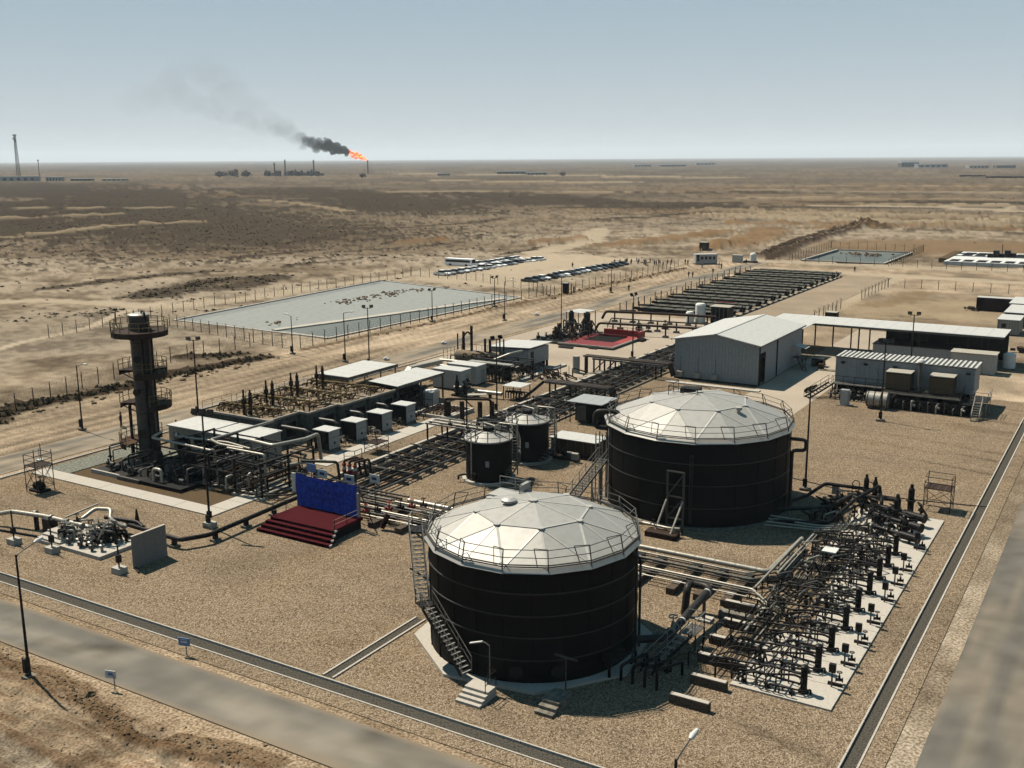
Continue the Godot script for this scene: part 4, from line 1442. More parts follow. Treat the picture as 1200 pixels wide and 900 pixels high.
func piping_module() -> void:
	# the open steel frame of pipes between the column and the stage
	var o := thing("piping_module", "open pipe-work frame with silver overhead pipes right of the column", "pipework", V(-76, 0, -73))
	for x in [-84.5, -81.0, -77.4, -73.9, -70.4]:
		for z in [-69.2, -73.0, -76.6]:
			bars(o, "post", [[V(x, 0, z), V(x, 3.7, z)]], 0.17, "dark_steel")
			slab(o, "footing", V(x - 0.25, 0, z + 0.25), V(x + 0.25, 0.25, z - 0.25), "concrete")
		bars(o, "cross_beam", [[V(x, 3.6, -69.2), V(x, 3.6, -76.6)], [V(x, 2.3, -69.2), V(x, 2.3, -76.6)]], 0.15, "dark_steel")
	for z in [-69.2, -73.0, -76.6]:
		bars(o, "long_beam", [[V(-84.5, 3.45, z), V(-70.4, 3.45, z)], [V(-84.5, 2.15, z), V(-70.4, 2.15, z)]], 0.13, "dark_steel")
	# overhead silver lines
	pipe(o, [V(-87.5, 3.9, -72.0), V(-86.5, 3.9, -70.0), V(-77.5, 3.9, -69.6), V(-77.4, 3.9, -70.0), V(-77.4, 2.6, -70.0)], 0.13, "cladding", "overhead_pipe", 9)
	pipe(o, [V(-86.8, 3.5, -73.4), V(-86.0, 3.5, -72.6), V(-78.2, 3.9, -72.6), V(-74.5, 3.9, -72.0)], 0.12, "cladding", "overhead_pipe", 9)
	pipe(o, [V(-80.0, 4.1, -81.0), V(-80.0, 4.1, -72.0), V(-77.9, 4.1, -71.2), V(-74.6, 4.1, -71.2)], 0.14, "cladding", "overhead_pipe", 9)
	pipe(o, [V(-76.0, 4.2, -73.6), V(-72.6, 4.2, -73.2), V(-71.5, 4.2, -76.8), V(-71.8, 4.2, -79.0), V(-71.8, 1.2, -79.3)], 0.19, "cladding", "overhead_pipe", 10)
	pipe(o, [V(-76.6, 3.95, -71.0), V(-71.6, 3.95, -71.0), V(-71.6, 0.6, -71.0)], 0.12, "cladding", "overhead_pipe", 9)
	pipe(o, [V(-72.5, 3.0, -75.6), V(-70.3, 3.0, -75.5), V(-69.6, 2.9, -73.9), V(-66.2, 2.9, -75.4), V(-66.0, 0.5, -75.5)], 0.14, "pipe_dark", "overhead_pipe", 9)
	pipe(o, [V(-70.5, 2.6, -73.0), V(-68.8, 2.6, -75.4), V(-68.2, 2.6, -76.0)], 0.13, "cladding", "overhead_pipe", 9)
	for i in 44:
		var x := -84.4 + i * 0.32
		var z0 := rng.randf_range(-69.0, -70.6)
		var z1 := rng.randf_range(-73.5, -77.2)
		var y := rng.randf_range(0.7, 2.9)
		pipe(o, [V(x, 0.3, z0), V(x, y, z0), V(x, y, z1), V(x + 0.3, 0.3, z1)] if i % 3 else [V(x, y, z0), V(x, y, z1), V(x + 1.2, y, z1), V(x + 1.2, 0.35, z1)], rng.randf_range(0.055, 0.12), ["pipe_dark", "pipe_black", "pipe_dark", "rust_steel", "grey_steel", "cladding"][i % 6])
		if i % 2 == 0:
			valve(o, V(x, y, z0 - 1.4), 1.15, PI / 2, ["dark_steel", "cladding", "grey_steel"][i % 3])
			valve(o, V(x, y * 0.5, z0), 1.0, 0.5, ["dark_steel", "cladding"][i % 2])
		if i % 3 == 0:
			pipe(o, [V(x, 0.45, -69.0), V(x + 2.6, 0.45, -69.0 - rng.randf() * 2.0), V(x + 2.6, 0.45, -74.5)], 0.09, "pipe_dark")
			slab(o, "pipe_support", V(x + 0.2, 0, -69.6), V(x + 0.6, 0.4, -69.9), "concrete")
	for i in 8:
		pump(o, V(-83.5 + i * 1.75, 0.12, -77.8 - 0.3 * (i % 2)), 1.0, PI / 2)
	for i in 10:
		gauge(o, V(-83 + i * 1.3, 2.5 + 0.3 * (i % 3), -69.2), 1.3)
	# black line that wanders over the gravel from the metering skid to the stage
	o = thing("long_pipe", "long black pipeline on low supports bending across the gravel to the stage", "pipe", V(-68, 0, -58))
	pipe(o, [V(-74.6, 0.8, -56.7), V(-67.2, 0.8, -56.4), V(-66.0, 0.8, -58.5), V(-66.4, 0.8, -68.4), V(-66.4, 0.8, -71.0)], 0.2, "pipe_black", "pipe", 10)
	for e in [[-71.8, -56.6], [-68.0, -56.45], [-66.05, -59.2], [-66.25, -63.0], [-66.35, -66.6]]:
		slab(o, "footing", V(e[0] - 0.35, 0, e[1] + 0.35), V(e[0] + 0.35, 0.22, e[1] - 0.35), "old_concrete")
		slab(o, "saddle", V(e[0] - 0.14, 0.22, e[1] + 0.2), V(e[0] + 0.14, 0.66, e[1] - 0.2), "dark_steel")


func compressor_block() -> void:
	# flat container with white roof
	var o := thing("equipment_container", "low grey container with a white roof and a round fan, right of the column", "container", V(-86.2, 0, -79.7))
	slab(o, "wall", V(-92.7, 0.1, -77.4), V(-79.8, 2.7, -81.8), "wall_beige")
	for k in 4:
		slab(o, "roof_panel", V(-92.85 + k * 3.3, 2.72, -77.25), V(-92.85 + k * 3.3 + (3.27 if k != 1 else 3.0), 2.86, -81.95), "roof_white")
	var b := Mb.new()
	b.cyl(V(-88.0, 1.7, -77.38), V(-88.0, 1.7, -77.2), 0.55, -1, 20)
	part("fan", b, M.dark_opening, o)
	b = Mb.new()
	b.lathe(V(0, 0, 0), [Vector2(0.55, 0), Vector2(0.66, 0), Vector2(0.66, 0.12), Vector2(0.55, 0.12)], 20)
	var mi := put("fan_ring", b.mesh(), M.grey_steel, o, Transform3D(Basis(V(1, 0, 0), PI / 2), V(-88.0, 1.7, -77.36) - org))
	mi.set_meta("label", "round fan surround")
	slab(o, "door", V(-91.9, 0.15, -77.36), V(-91.0, 2.1, -77.33), "grey_steel")
	handrail(o, [V(-92.5, 2.86, -81.7), V(-80, 2.86, -81.7)], "dark_steel", 0.7, 0.03, "handrail", 3.0)
	# four generator modules with dusty roofs, pipes and twin stacks
	var proto: Node3D = null
	for k in 4:
		var z0 := -83.3 - k * 5.05
		o = thing("generator_house", ["nearest", "second", "third", "farthest"][k] + " of four joined grey-green generator houses with twin stacks on dusty roofs", "generator", V(-87.7, 0, z0 - 2.5), "generator houses in a row")
		var off := [0.0, 1.4, 2.1, 2.4][k] as float
		var x1 := -83.2 + off
		slab(o, "wall", V(-93.8 + off * 0.3, 0.1, z0), V(x1, 2.95, z0 - 4.95), "wall_green")
		slab(o, "roof", V(-94.0 + off * 0.3, 2.96, z0 + 0.03), V(x1 + 0.2, 3.1, z0 - 5.0), "dirt_roof")
		for e in [[V(-94.0 + off * 0.3, 3.1, z0), V(x1 + 0.2, 3.1, z0)], [V(x1 + 0.17, 3.1, z0), V(x1 + 0.17, 3.1, z0 - 5.0)], [V(-93.97 + off * 0.3, 3.1, z0), V(-93.97 + off * 0.3, 3.1, z0 - 5.0)]]:
			b = Mb.new()
			b.beam(e[0] + V(0, 0.06, 0), e[1] + V(0, 0.06, 0), 0.16, 0.22)
			part("roof_kerb", b, M.wall_beige, o)
		b = Mb.new()
		b.span(V(x1 + 0.01, 0.5, z0 - 1.0), V(x1 + 0.06, 2.3, z0 - 2.2))
		part("door", b, M.dark_steel, o)
		b = Mb.new()
		b.span(V(x1 + 0.01, 0.6, z0 - 2.9), V(x1 + 0.05, 2.2, z0 - 4.5))
		part("louvre", b, M.dark_opening, o)
		for s in [0.0, 0.75]:
			b = Mb.new()
			var sx: float = [-87.8, -89.2, -89.9, -90.2][k]
			var sz: float = z0 - 1.0 - s * 0.4
			b.cyl(V(sx + s, 3.1, sz), V(sx + s, 5.4 + s * 0.5, sz), 0.2 if s > 0 else 0.15, -1, 12)
			b.cyl(V(sx + s, 4.4, sz), V(sx + s, 5.0, sz), 0.28, -1, 12)
			b.cyl(V(sx + s, 5.4, sz), V(sx + s, 6.1, sz), 0.11, -1, 8)
			part("exhaust_stack", b, M.brown_steel, o)
		for i in 30:
			var x := lerpf(-92.9, x1 - 0.5, i / 29.0)
			var y := rng.randf_range(3.35, 3.9)
			var z := z0 - rng.randf_range(0.5, 2.0)
			var ze := z0 - rng.randf_range(3.0, 4.8)
			pipe(o, [V(x, 3.1, z), V(x, y, z), V(x + rng.randf_range(-1.2, 1.2), y, ze), V(x, 3.1, ze)], rng.randf_range(0.04, 0.09), ["yellow_steel", "brown_steel", "yellow_steel", "rust_steel"][i % 4], "roof_pipe", 6)
			if i % 2 == 1:
				valve(o, V(x, 3.5, z - 1.0), 1.1, i * 0.7, "rust_steel")
		b = Mb.new()
		b.tube([V(-92.8, 3.7, z0 - 2.5), V(-88.0, 3.9, z0 - 2.2), V(x1 - 1.0, 3.7, z0 - 3.2)], 0.13, 7)
		part("roof_header", b, M.yellow_steel, o)
		handrail(o, [V(-93.8 + off * 0.3, 3.12, z0 - 0.2), V(-93.8 + off * 0.3, 3.12, z0 - 4.8)], "rust_steel", 1.1, 0.035, "handrail", 1.6)
		# cooler cabinet in front with its ducts
	for k in 4:
		var zc := -86.2 - k * 4.75
		o = thing("cooler_cabinet", ["nearest", "second", "third", "farthest"][k] + " of four white-topped cooler cabinets along the path, ducts behind it", "cabinet", V(-76.9, 0, zc), "cooler cabinets along the path")
		slab(o, "cabinet_body", V(-78.1, 0.25, zc + 0.95), V(-76.0, 2.35, zc - 0.95), "black_steel")
		slab(o, "door_panel", V(-75.99, 0.3, zc + 0.9), V(-75.95, 1.55, zc - 0.9), "wall_grey")
		slab(o, "door_panel", V(-75.99, 1.6, zc + 0.9), V(-75.95, 2.3, zc - 0.02), "wall_grey")
		slab(o, "door_panel", V(-75.99, 1.6, zc + 0.02), V(-75.95, 2.3, zc - 0.9), "wall_grey")
		slab(o, "roof", V(-78.25, 2.36, zc + 1.05), V(-75.85, 2.46, zc - 1.05), "roof_white")
		slab(o, "plinth", V(-78.2, 0, zc + 1.0), V(-75.9, 0.24, zc - 1.0), "old_concrete")
		b = Mb.new()
		b.cyl(V(-75.95, 0.95, zc), V(-75.9, 0.95, zc), 0.14, -1, 12)
		part("gauge_window", b, M.dark_opening, o)
		for j in 2:
			pipe(o, [V(-83.0 + k * 0.6, 2.3, zc + 1.4 - j * 0.5), V(-78.6, 2.3 - j * 0.3, zc + 1.4 - j * 0.5), V(-78.6, 0.4, zc + 1.4 - j * 0.5)], 0.2 - j * 0.06, "dark_steel" if j else "grey_steel", "duct", 9)
		for j in 7:
			var x := -78.4 + rng.randf() * 2.4
			var z := zc - 1.3 - rng.randf() * 1.4
			pipe(o, [V(x, 0.2, z), V(x, rng.randf_range(0.6, 1.2), z), V(x + 0.8, 0.7, z - 0.4), V(x + 0.8, 0.2, z - 0.4)], 0.07, ["pipe_dark", "cladding", "pipe_black"][j % 3])
			valve(o, V(x + 0.3, 0.75, z), 1.0, j, ["dark_steel", "cladding"][j % 2])


# ---------------------------------------------------------------- sheds, cabins and racks
func north_buildings() -> void:
	var o := thing("open_shed", "open shed with one sloping white sheet roof over dark machinery, beyond the generator houses", "shed", V(-83, 0, -109))
	for k in 7:
		var b := Mb.new()
		var z := -103.9 - k * 1.5
		b.box(V(-83.0, 3.6 + 0.004 * (k % 2), z - 0.75), V(4.7, 0.07, 1.49), Basis(V(0, 0, 1), -0.05))
		part("roof_sheet", b, M.roof_white, o)
	slab(o, "fascia", V(-80.66, 3.15, -103.85), V(-80.58, 3.5, -114.45), "old_concrete")
	for z in [-104.2, -109.2, -114.2]:
		bars(o, "post", [[V(-80.8, 0, z), V(-80.8, 3.4, z)], [V(-85.1, 0, z), V(-85.1, 3.6, z)]], 0.18, "grey_steel")
	slab(o, "back_wall", V(-85.35, 0, -104.1), V(-85.25, 3.5, -114.3), "dark_steel")
	for e in [[-83.4, -105.6, 1.3, 2.1], [-83.6, -108.2, 1.2, 1.8], [-83.2, -111.0, 1.4, 2.3], [-83.5, -113.2, 1.0, 1.6]]:
		var b := Mb.new()
		b.span(V(e[0] - e[2] * 0.6, 0.1, e[1] + 0.8), V(e[0] + e[2] * 0.6, e[3] * 0.6, e[1] - 0.8))
		b.cyl(V(e[0], e[3] * 0.75, e[1] + 0.7), V(e[0], e[3] * 0.75, e[1] - 0.7), 0.4, -1, 12)
		part("machine", b, M.dark_steel, o)
	o = thing("plastic_tank", "white cube tank with a crumpled white cover in front of the open shed", "tank", V(-79.4, 0, -109.6))
	var b := Mb.new()
	b.span(V(-80.2, 0.15, -108.8), V(-78.7, 2.0, -110.3))
	part("body", b, M.wall_white, o)
	b = Mb.new()
	for i in 7:
		b.ball(V(-80.0 + rng.randf() * 1.1, 2.0, -109.0 - rng.randf() * 1.1), V(0.45, 0.28, 0.45), 8)
	part("cover", b, M.poly_tank, o)
	bars(o, "cage_bar", [[V(-80.25, 0.1, -108.75), V(-80.25, 2.0, -108.75)], [V(-78.65, 0.1, -108.75), V(-78.65, 2.0, -108.75)], [V(-78.65, 0.1, -110.35), V(-78.65, 2.0, -110.35)], [V(-80.25, 1.0, -108.75), V(-78.65, 1.0, -108.75)]], 0.06, "dark_steel")
	o = thing("dosing_skid", "dark frame of dosing pumps beside the white cube tank", "skid", V(-79.8, 0, -106.4))
	for x in [-81.2, -79.0]:
		for z in [-105.3, -107.4]:
			bars(o, "post", [[V(x, 0, z), V(x, 2.2, z)]], 0.09, "dark_steel")
	for i in 6:
		pipe(o, [V(-81.0 + i * 0.36, 0.2, -105.5), V(-81.0 + i * 0.36, 1.0 + 0.2 * i, -105.5), V(-81.0 + i * 0.36, 1.0 + 0.2 * i, -107.2), V(-81.0 + i * 0.36, 0.2, -107.2)], 0.06)
		valve(o, V(-81.0 + i * 0.36, 1.0, -105.5), 0.9, i)
	pump(o, V(-80.4, 0.05, -106.3), 1.2, 0.4)
	# low pipe trench with brown rim
	o = thing("bund_wall", "low pale bund wall round brown pipes beside the last cooler cabinet", "bund", V(-75.5, 0, -106.5))
	for e in [[V(-78.0, 0, -103.9), V(-77.7, 0.5, -109.5)], [V(-77.7, 0, -109.5), V(-72.6, 0.5, -109.2)], [V(-72.9, 0, -104.0), V(-72.6, 0.5, -109.2)], [V(-77.7, 0, -103.9), V(-72.9, 0.45, -104.2)]]:
		slab(o, "wall", e[0], e[1], "concrete")
	for i in 8:
		pipe(o, [V(-77.2 + i * 0.55, 0.1, -104.6), V(-77.2 + i * 0.55, 0.7, -104.6), V(-77.2 + i * 0.55, 0.7, -108.6), V(-77.2 + i * 0.55, 0.1, -108.6)], 0.08, ["rust_steel", "pipe_dark"][i % 2])
		valve(o, V(-77.2 + i * 0.55, 0.75, -105.6 - 0.4 * (i % 3)), 1.2, PI / 2, "rust_steel")
	o = thing("flat_canopy", "wide flat white canopy standing by the left road behind the generator houses", "canopy", V(-96, 0, -114))
	for k in 5:
		b = Mb.new()
		b.prism([Vector2(-98.6 - k * 0.1, -108.8 - k * 2.2), Vector2(-92.9, -108.8 - k * 2.2), Vector2(-92.9, -108.8 - k * 2.2 - 2.17), Vector2(-98.7 - k * 0.1, -108.8 - k * 2.2 - 2.17)], 2.45, 2.55)
		part("roof_panel", b, M.roof_white, o)
	slab(o, "fascia", V(-92.86, 2.1, -108.7), V(-92.78, 2.56, -119.9), "old_concrete")
	slab(o, "back_wall", V(-98.5, 0, -109.2), V(-93.2, 2.4, -109.3), "wall_green")
	for z in [-109.0, -112.6, -116.2, -119.6]:
		bars(o, "post", [[V(-93.1, 0, z), V(-93.1, 2.4, z)], [V(-98.4, 0, z), V(-98.4, 2.4, z)]], 0.14, "grey_steel")
	o = thing("duct_bridge", "pale bent duct dropping to the ground beside the flat canopy", "duct", V(-88, 0, -117))
	b = Mb.new()
	b.beam(V(-89.6, 1.0, -110.0), V(-89.0, 1.0, -115.2), 0.7, 0.6)
	b.beam(V(-89.0, 1.0, -115.2), V(-88.8, 2.7, -117.6), 0.7, 0.6)
	b.beam(V(-88.8, 2.7, -117.6), V(-88.0, 2.7, -124.0), 0.8, 0.6)
	part("duct", b, M.cladding, o)
	bars(o, "post", [[V(-88.5, 0, -119.0), V(-88.5, 2.4, -119.0)], [V(-88.1, 0, -123.4), V(-88.1, 2.4, -123.4)], [V(-89.2, 0, -113.5), V(-89.2, 0.8, -113.5)]], 0.14, "dark_steel")
	for e in [[-118.7, -121.35, -85.7, -80.9, "nearer of two plain white cabins beside the open shed"], [-122.75, -125.4, -85.9, -80.9, "farther of two plain white cabins, beside the dark manifold frame"]]:
		o = thing("cabin", e[4], "cabin", V(-83.3, 0, e[0]), "")
		slab(o, "wall", V(e[2], 0.2, e[0]), V(e[3], 2.75, e[1]), "wall_white")
		slab(o, "roof", V(e[2] - 0.06, 2.76, e[0] + 0.06), V(e[3] + 0.06, 2.86, e[1] - 0.06), "roof_white")
		slab(o, "plinth", V(e[2], 0, e[0] - 0.05), V(e[3] - 0.05, 0.19, e[1] + 0.05), "dark_steel")
		slab(o, "door", V(e[3] + 0.01, 0.25, e[1] + 0.5), V(e[3] + 0.04, 2.2, e[1] + 1.4), "wall_beige")
		for k in 9:
			bars(o, "wall_joint", [[V(e[2] + 0.5 + k * 0.5, 0.25, e[0] + 0.01), V(e[2] + 0.5 + k * 0.5, 2.7, e[0] + 0.01)]], 0.025, "wall_beige")
	# a horn-shaped vent and a tilted drum in front of the cabins
	o = thing("blower_skid", "dark blower with a bent outlet standing on the gravel before the white cabins", "blower", V(-79.0, 0, -116.8))
	slab(o, "skid_base", V(-80.4, 0.02, -115.6), V(-77.0, 0.25, -117.6), "dark_steel")
	pipe(o, [V(-78.8, 0.3, -116.6), V(-78.8, 1.6, -116.6), V(-78.2, 1.9, -116.7), V(-77.4, 1.6, -116.8)], 0.24, "black_steel", "outlet", 10)
	b = Mb.new()
	b.cyl(V(-80.3, 0.9, -116.4), V(-79.1, 0.9, -116.4), 0.5, -1, 16)
	part("drum", b, M.grey_steel, o)
	b = Mb.new()
	b.lathe(V(-79.6, 0.25, -115.9), [Vector2(0.3, 0), Vector2(0.3, 1.6), Vector2(0.12, 2.2), Vector2(0.12, 2.7), Vector2(0, 2.7)], 12)
	part("scrubber", b, M.black_steel, o)
	pipe(o, [V(-77.4, 0.75, -117.0), V(-73.2, 0.75, -117.3)], 0.28, "cladding", "duct", 12)
	slab(o, "support", V(-75.2, 0, -117.0), V(-74.9, 0.5, -117.4), "dark_steel")
	# dark manifold frames north of the cabins
	o = thing("manifold_frame", "big dark steel frame full of pipes and vessels next to the grey cabin", "frame", V(-81, 0, -129.5))
	for x in [-85.4, -82.6, -79.8, -77.2]:
		for z in [-126.0, -129.4, -132.6]:
			bars(o, "post", [[V(x, 0, z), V(x, 2.7, z)]], 0.16, "dark_steel")
	for z in [-126.0, -129.4, -132.6]:
		bars(o, "beam", [[V(-85.5, 2.62, z), V(-77.1, 2.62, z)]], 0.17, "grey_steel")
	for x in [-85.4, -82.6, -79.8, -77.2]:
		bars(o, "beam", [[V(x, 2.45, -126.0), V(x, 2.45, -132.6)]], 0.15, "dark_steel")
	slab(o, "sheet_roof", V(-84.6, 2.72, -126.1), V(-77.3, 2.78, -127.2), "cladding")
	slab(o, "sheet_roof", V(-80.0, 2.1, -128.0), V(-77.4, 2.16, -129.0), "cladding")
	for i in 14:
		var x := -85.0 + i * 0.58
		pipe(o, [V(x, 0.2, -126.2), V(x, rng.randf_range(1.0, 2.3), -126.2), V(x, rng.randf_range(1.0, 2.3), -131.5), V(x, 0.2, -132.2)], rng.randf_range(0.08, 0.16), ["pipe_black", "pipe_dark"][i % 2])
		valve(o, V(x, 1.2, -126.2), 1.3, i, "dark_steel")
	for e in [[-84, -128], [-81.5, -130.5], [-79, -128.2], [-83, -131.3]]:
		b = Mb.new()
		b.lathe(V(e[0], 0.1, e[1]), [Vector2(0.6, 0), Vector2(0.6, 2.0), Vector2(0.3, 2.4), Vector2(0, 2.45)], 14)
		part("vessel", b, M.black_steel, o)
	o = thing("heater_unit", "long dark heater with thin stacks and rails behind the manifold frame", "heater", V(-88, 0, -136))
	b = Mb.new()
	b.cyl(V(-91.2, 1.8, -133.0), V(-84.0, 1.8, -134.2), 1.0, -1, 18)
	part("drum", b, M.dirt_roof, o)
	slab(o, "skid_base", V(-92.0, 0.02, -131.2), V(-83.2, 0.8, -136.5), "dark_steel")
	for e in [[-91.5, 5.2, 0.12], [-90.4, 5.6, 0.22], [-88.9, 6.6, 0.22], [-86.4, 4.8, 0.2], [-85.5, 4.8, 0.22], [-83.7, 5.0, 0.12], [-83.0, 5.0, 0.12]]:
		b = Mb.new()
		b.cyl(V(e[0], 0.8, -133.6 - 0.2 * e[2]), V(e[0], e[1], -133.6 - 0.2 * e[2]), e[2], -1, 10)
		part("stack", b, M.brown_steel, o)
	pipe(o, [V(-90.8, 2.6, -134.0), V(-90.8, 4.6, -134.0), V(-90.0, 5.6, -134.2), V(-89.3, 4.9, -134.4), V(-89.3, 2.6, -134.4)], 0.14, "rust_steel", "hoop_pipe", 9)
	handrail(o, [V(-92.4, 0.8, -131.0), V(-92.4, 0.8, -137.0), V(-83.0, 0.8, -137.4)], "rust_steel", 2.2, 0.05, "handrail", 1.0)
	for i in 10:
		pipe(o, [V(-91.5 + i * 0.8, 0.8, -131.6), V(-91.5 + i * 0.8, rng.randf_range(1.6, 3.2), -131.6), V(-91.5 + i * 0.8, 1.4, -135.8), V(-91.5 + i * 0.8, 0.8, -135.8)], 0.1, ["rust_steel", "yellow_steel", "brown_steel"][i % 3])
	pipe(o, [V(-92.5, 1.5, -130.2), V(-84.5, 1.6, -130.4), V(-80.6, 3.3, -131.6), V(-80.2, 3.3, -134.4)], 0.2, "cladding", "pipe", 9)
	pipe(o, [V(-93.0, 1.0, -128.8), V(-88.0, 1.0, -128.6), V(-86.5, 1.0, -127.0)], 0.16, "cladding", "pipe", 9)
	# grey cabin on stilts
	o = thing("control_cabin", "grey cabin on dark stilts with a sloping white roof, by the pale yard", "cabin", V(-82.8, 0, -138))
	slab(o, "wall", V(-86.2, 1.0, -134.9), V(-79.4, 3.35, -141.2), "wall_grey")
	for k in 5:
		b = Mb.new()
		b.box(V(-82.7, 3.62, -134.6 - k * 1.4 - 0.7), V(7.6, 0.08, 1.38), Basis(V(0, 0, 1), 0.045))
		part("roof_sheet", b, M.roof_white, o)
	slab(o, "door", V(-79.38, 1.05, -135.6), V(-79.34, 3.0, -136.5), "dark_steel")
	for k in 7:
		bars(o, "wall_joint", [[V(-85.6 + k, 1.05, -134.88), V(-85.6 + k, 3.3, -134.88)]], 0.03, "wall_beige")
	for x in [-86.0, -82.8, -79.6]:
		for z in [-135.1, -141.0]:
			bars(o, "stilt", [[V(x, 0, z), V(x, 1.0, z)]], 0.3, "dark_steel")
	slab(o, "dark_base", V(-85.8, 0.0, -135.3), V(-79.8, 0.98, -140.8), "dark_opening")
	flight(o, V(-77.6, 0, -135.9), V(-79.3, 1.0, -135.9), V(0, 0, 1), 0.9, 4, "grey_steel", "galvanised")


func main_rack() -> void:
	var o := thing("pipe_rack", "long ground-level pipe rack of many dark pipes running away up the plant", "pipe rack", V(-65, 0, -120))
	for k in 40:
		slab(o, "sleeper", V(-68.7, 0.0, -80.0 - k * 2.25), V(-61.3, 0.38, -80.0 - k * 2.25 - 0.4), "old_concrete")
		if k % 2:
			bars(o, "cross_beam", [[V(-68.6, 0.8, -79.3 - k * 2.25), V(-61.4, 0.8, -79.3 - k * 2.25)]], 0.13, "grey_steel")
	var xs := [-68.3, -67.75, -67.1, -66.6, -65.9, -65.45, -64.7, -64.2, -63.4, -62.9, -62.3, -61.7]
	for i in xs.size():
		var x: float = xs[i]
		var r: float = [0.09, 0.12, 0.06, 0.10, 0.15, 0.06, 0.11, 0.08, 0.16, 0.06, 0.10, 0.12][i]
		var zf: float = [-74.6, -75.2, -73.4, -76.0, -72.6, -72.2, -71.6, -71.0, -70.4, -69.8, -73.8, -74.4][i]
		var xe: float = [-58.6, -58.2, -57.6, -58.0, -56.9, -57.2, -56.0, -55.6, -55.2, -54.9, -58.5, -58.8][i]
		pipe(o, [V(x, 0.4 + r, -169.5 + i * 0.3), V(x, 0.4 + r, zf), V(xe, 0.4 + r, zf)], r, ["pipe_dark", "pipe_black", "grey_steel", "pipe_dark", "pipe_black", "cladding", "pipe_dark", "pipe_black", "pipe_dark", "rust_steel", "pipe_black", "grey_steel"][i], "pipe", 8)
	for k in 90:   # drips, branches, cross pieces and guides along the rack
		var z := -81.0 - k * 0.96
		var x := -68.4 + rng.randf() * 4.0
		pipe(o, [V(x, 0.55, z), V(x, 0.95, z), V(x + rng.randf_range(1.0, 2.8), 0.95, z), V(x + 2.9, 0.55, z)], rng.randf_range(0.03, 0.06), ["pipe_dark", "pipe_black", "rust_steel", "pipe_dark"][k % 4], "branch", 6)
		if k % 2 == 0:
			valve(o, V(-68.2 + rng.randf() * 6.2, 0.75, z - 0.6), 1.3, rng.randf() * 3, ["dark_steel", "rust_steel", "cladding"][k % 3])
	# raised cable tray along the near end of the rack
	o = thing("cable_tray", "raised cable tray crossing from the rack to the small black tanks", "cable tray", V(-66, 0, -94.6))
	for x in [-69.0, -66.2, -63.4, -60.6]:
		bars(o, "post", [[V(x, 0, -94.3), V(x, 2.2, -94.3)], [V(x, 0, -97.2), V(x, 2.2, -97.2)]], 0.15, "dark_steel")
		bars(o, "cross_beam", [[V(x, 2.2, -94.2), V(x, 2.2, -97.3)]], 0.13, "dark_steel")
	bars(o, "long_beam", [[V(-69.2, 2.3, -94.2), V(-58.5, 2.3, -94.2)], [V(-69.2, 2.3, -97.3), V(-58.5, 2.3, -97.3)]], 0.16, "galvanised")
	for i in 7:
		pipe(o, [V(-69.0, 2.42, -94.6 - i * 0.38), V(-61.0 - 0.3 * i, 2.42, -94.6 - i * 0.38), V(-60.8 - 0.3 * i, 2.42, -96.0), V(-58.0, 2.42, -95.4)], 0.07, ["pipe_dark", "cladding", "grey_steel"][i % 3], "pipe", 6)
		if i % 2 == 0:
			valve(o, V(-66 + i * 0.7, 2.5, -94.6 - i * 0.38), 1.2)
	# brown portal by the pumps
	o = thing("pipe_portal", "brown pipe portal with red-brown vertical drums left of the rack", "frame", V(-70.5, 0, -105))
	for e in [[-73.2, -104.6], [-71.7, -105.4], [-69.6, -106.3], [-68.4, -107.2]]:
		var b := Mb.new()
		b.cyl(V(e[0], 0, e[1]), V(e[0], 2.3, e[1]), 0.3, -1, 12)
		part("drum", b, M.brown_steel, o)
	pipe(o, [V(-73.4, 0.2, -104.2), V(-73.4, 2.7, -104.2), V(-68.2, 2.7, -106.6), V(-68.0, 0.2, -106.8)], 0.16, "brown_steel", "portal_pipe", 9)
	bars(o, "brace", [[V(-71.2, 2.6, -105.3), V(-70.3, 1.7, -105.7)]], 0.13, "rust_steel")
	bars(o, "pallet_roof", [[V(-71.6, 2.95, -106.6), V(-69.4, 3.05, -107.5)]], 1.0, "wall_beige", 0.06)
	# strange red and white valves at the stage end
	o = thing("valve_group", "red and white valves on the pipes between the stage and the rack", "valves", V(-66, 0, -76.6))
	for i in 3:
		pipe(o, [V(-66.9 + i * 0.7, 0.2, -77.2), V(-66.9 + i * 0.7, 2.5, -77.2), V(-66.4 + i * 0.7, 2.5, -78.8), V(-66.4 + i * 0.7, 0.4, -79.2)], 0.13, "brown_steel")
	var b2 := Mb.new()
	for i in 3:
		b2.cyl(V(-66.9 + i * 0.7, 1.3, -77.2), V(-66.9 + i * 0.7, 1.6, -77.2), 0.22, -1, 10)
		b2.cyl(V(-66.9 + i * 0.7, 2.0, -77.2), V(-66.9 + i * 0.7, 2.2, -77.2), 0.22, -1, 10)
	part("flange", b2, M.red_bright, o)
	b2 = Mb.new()
	for i in 3:
		b2.cyl(V(-66.9 + i * 0.7, 1.65, -77.2), V(-66.9 + i * 0.7, 1.9, -77.2), 0.2, -1, 10)
	part("white_collar", b2, M.white_paint, o)


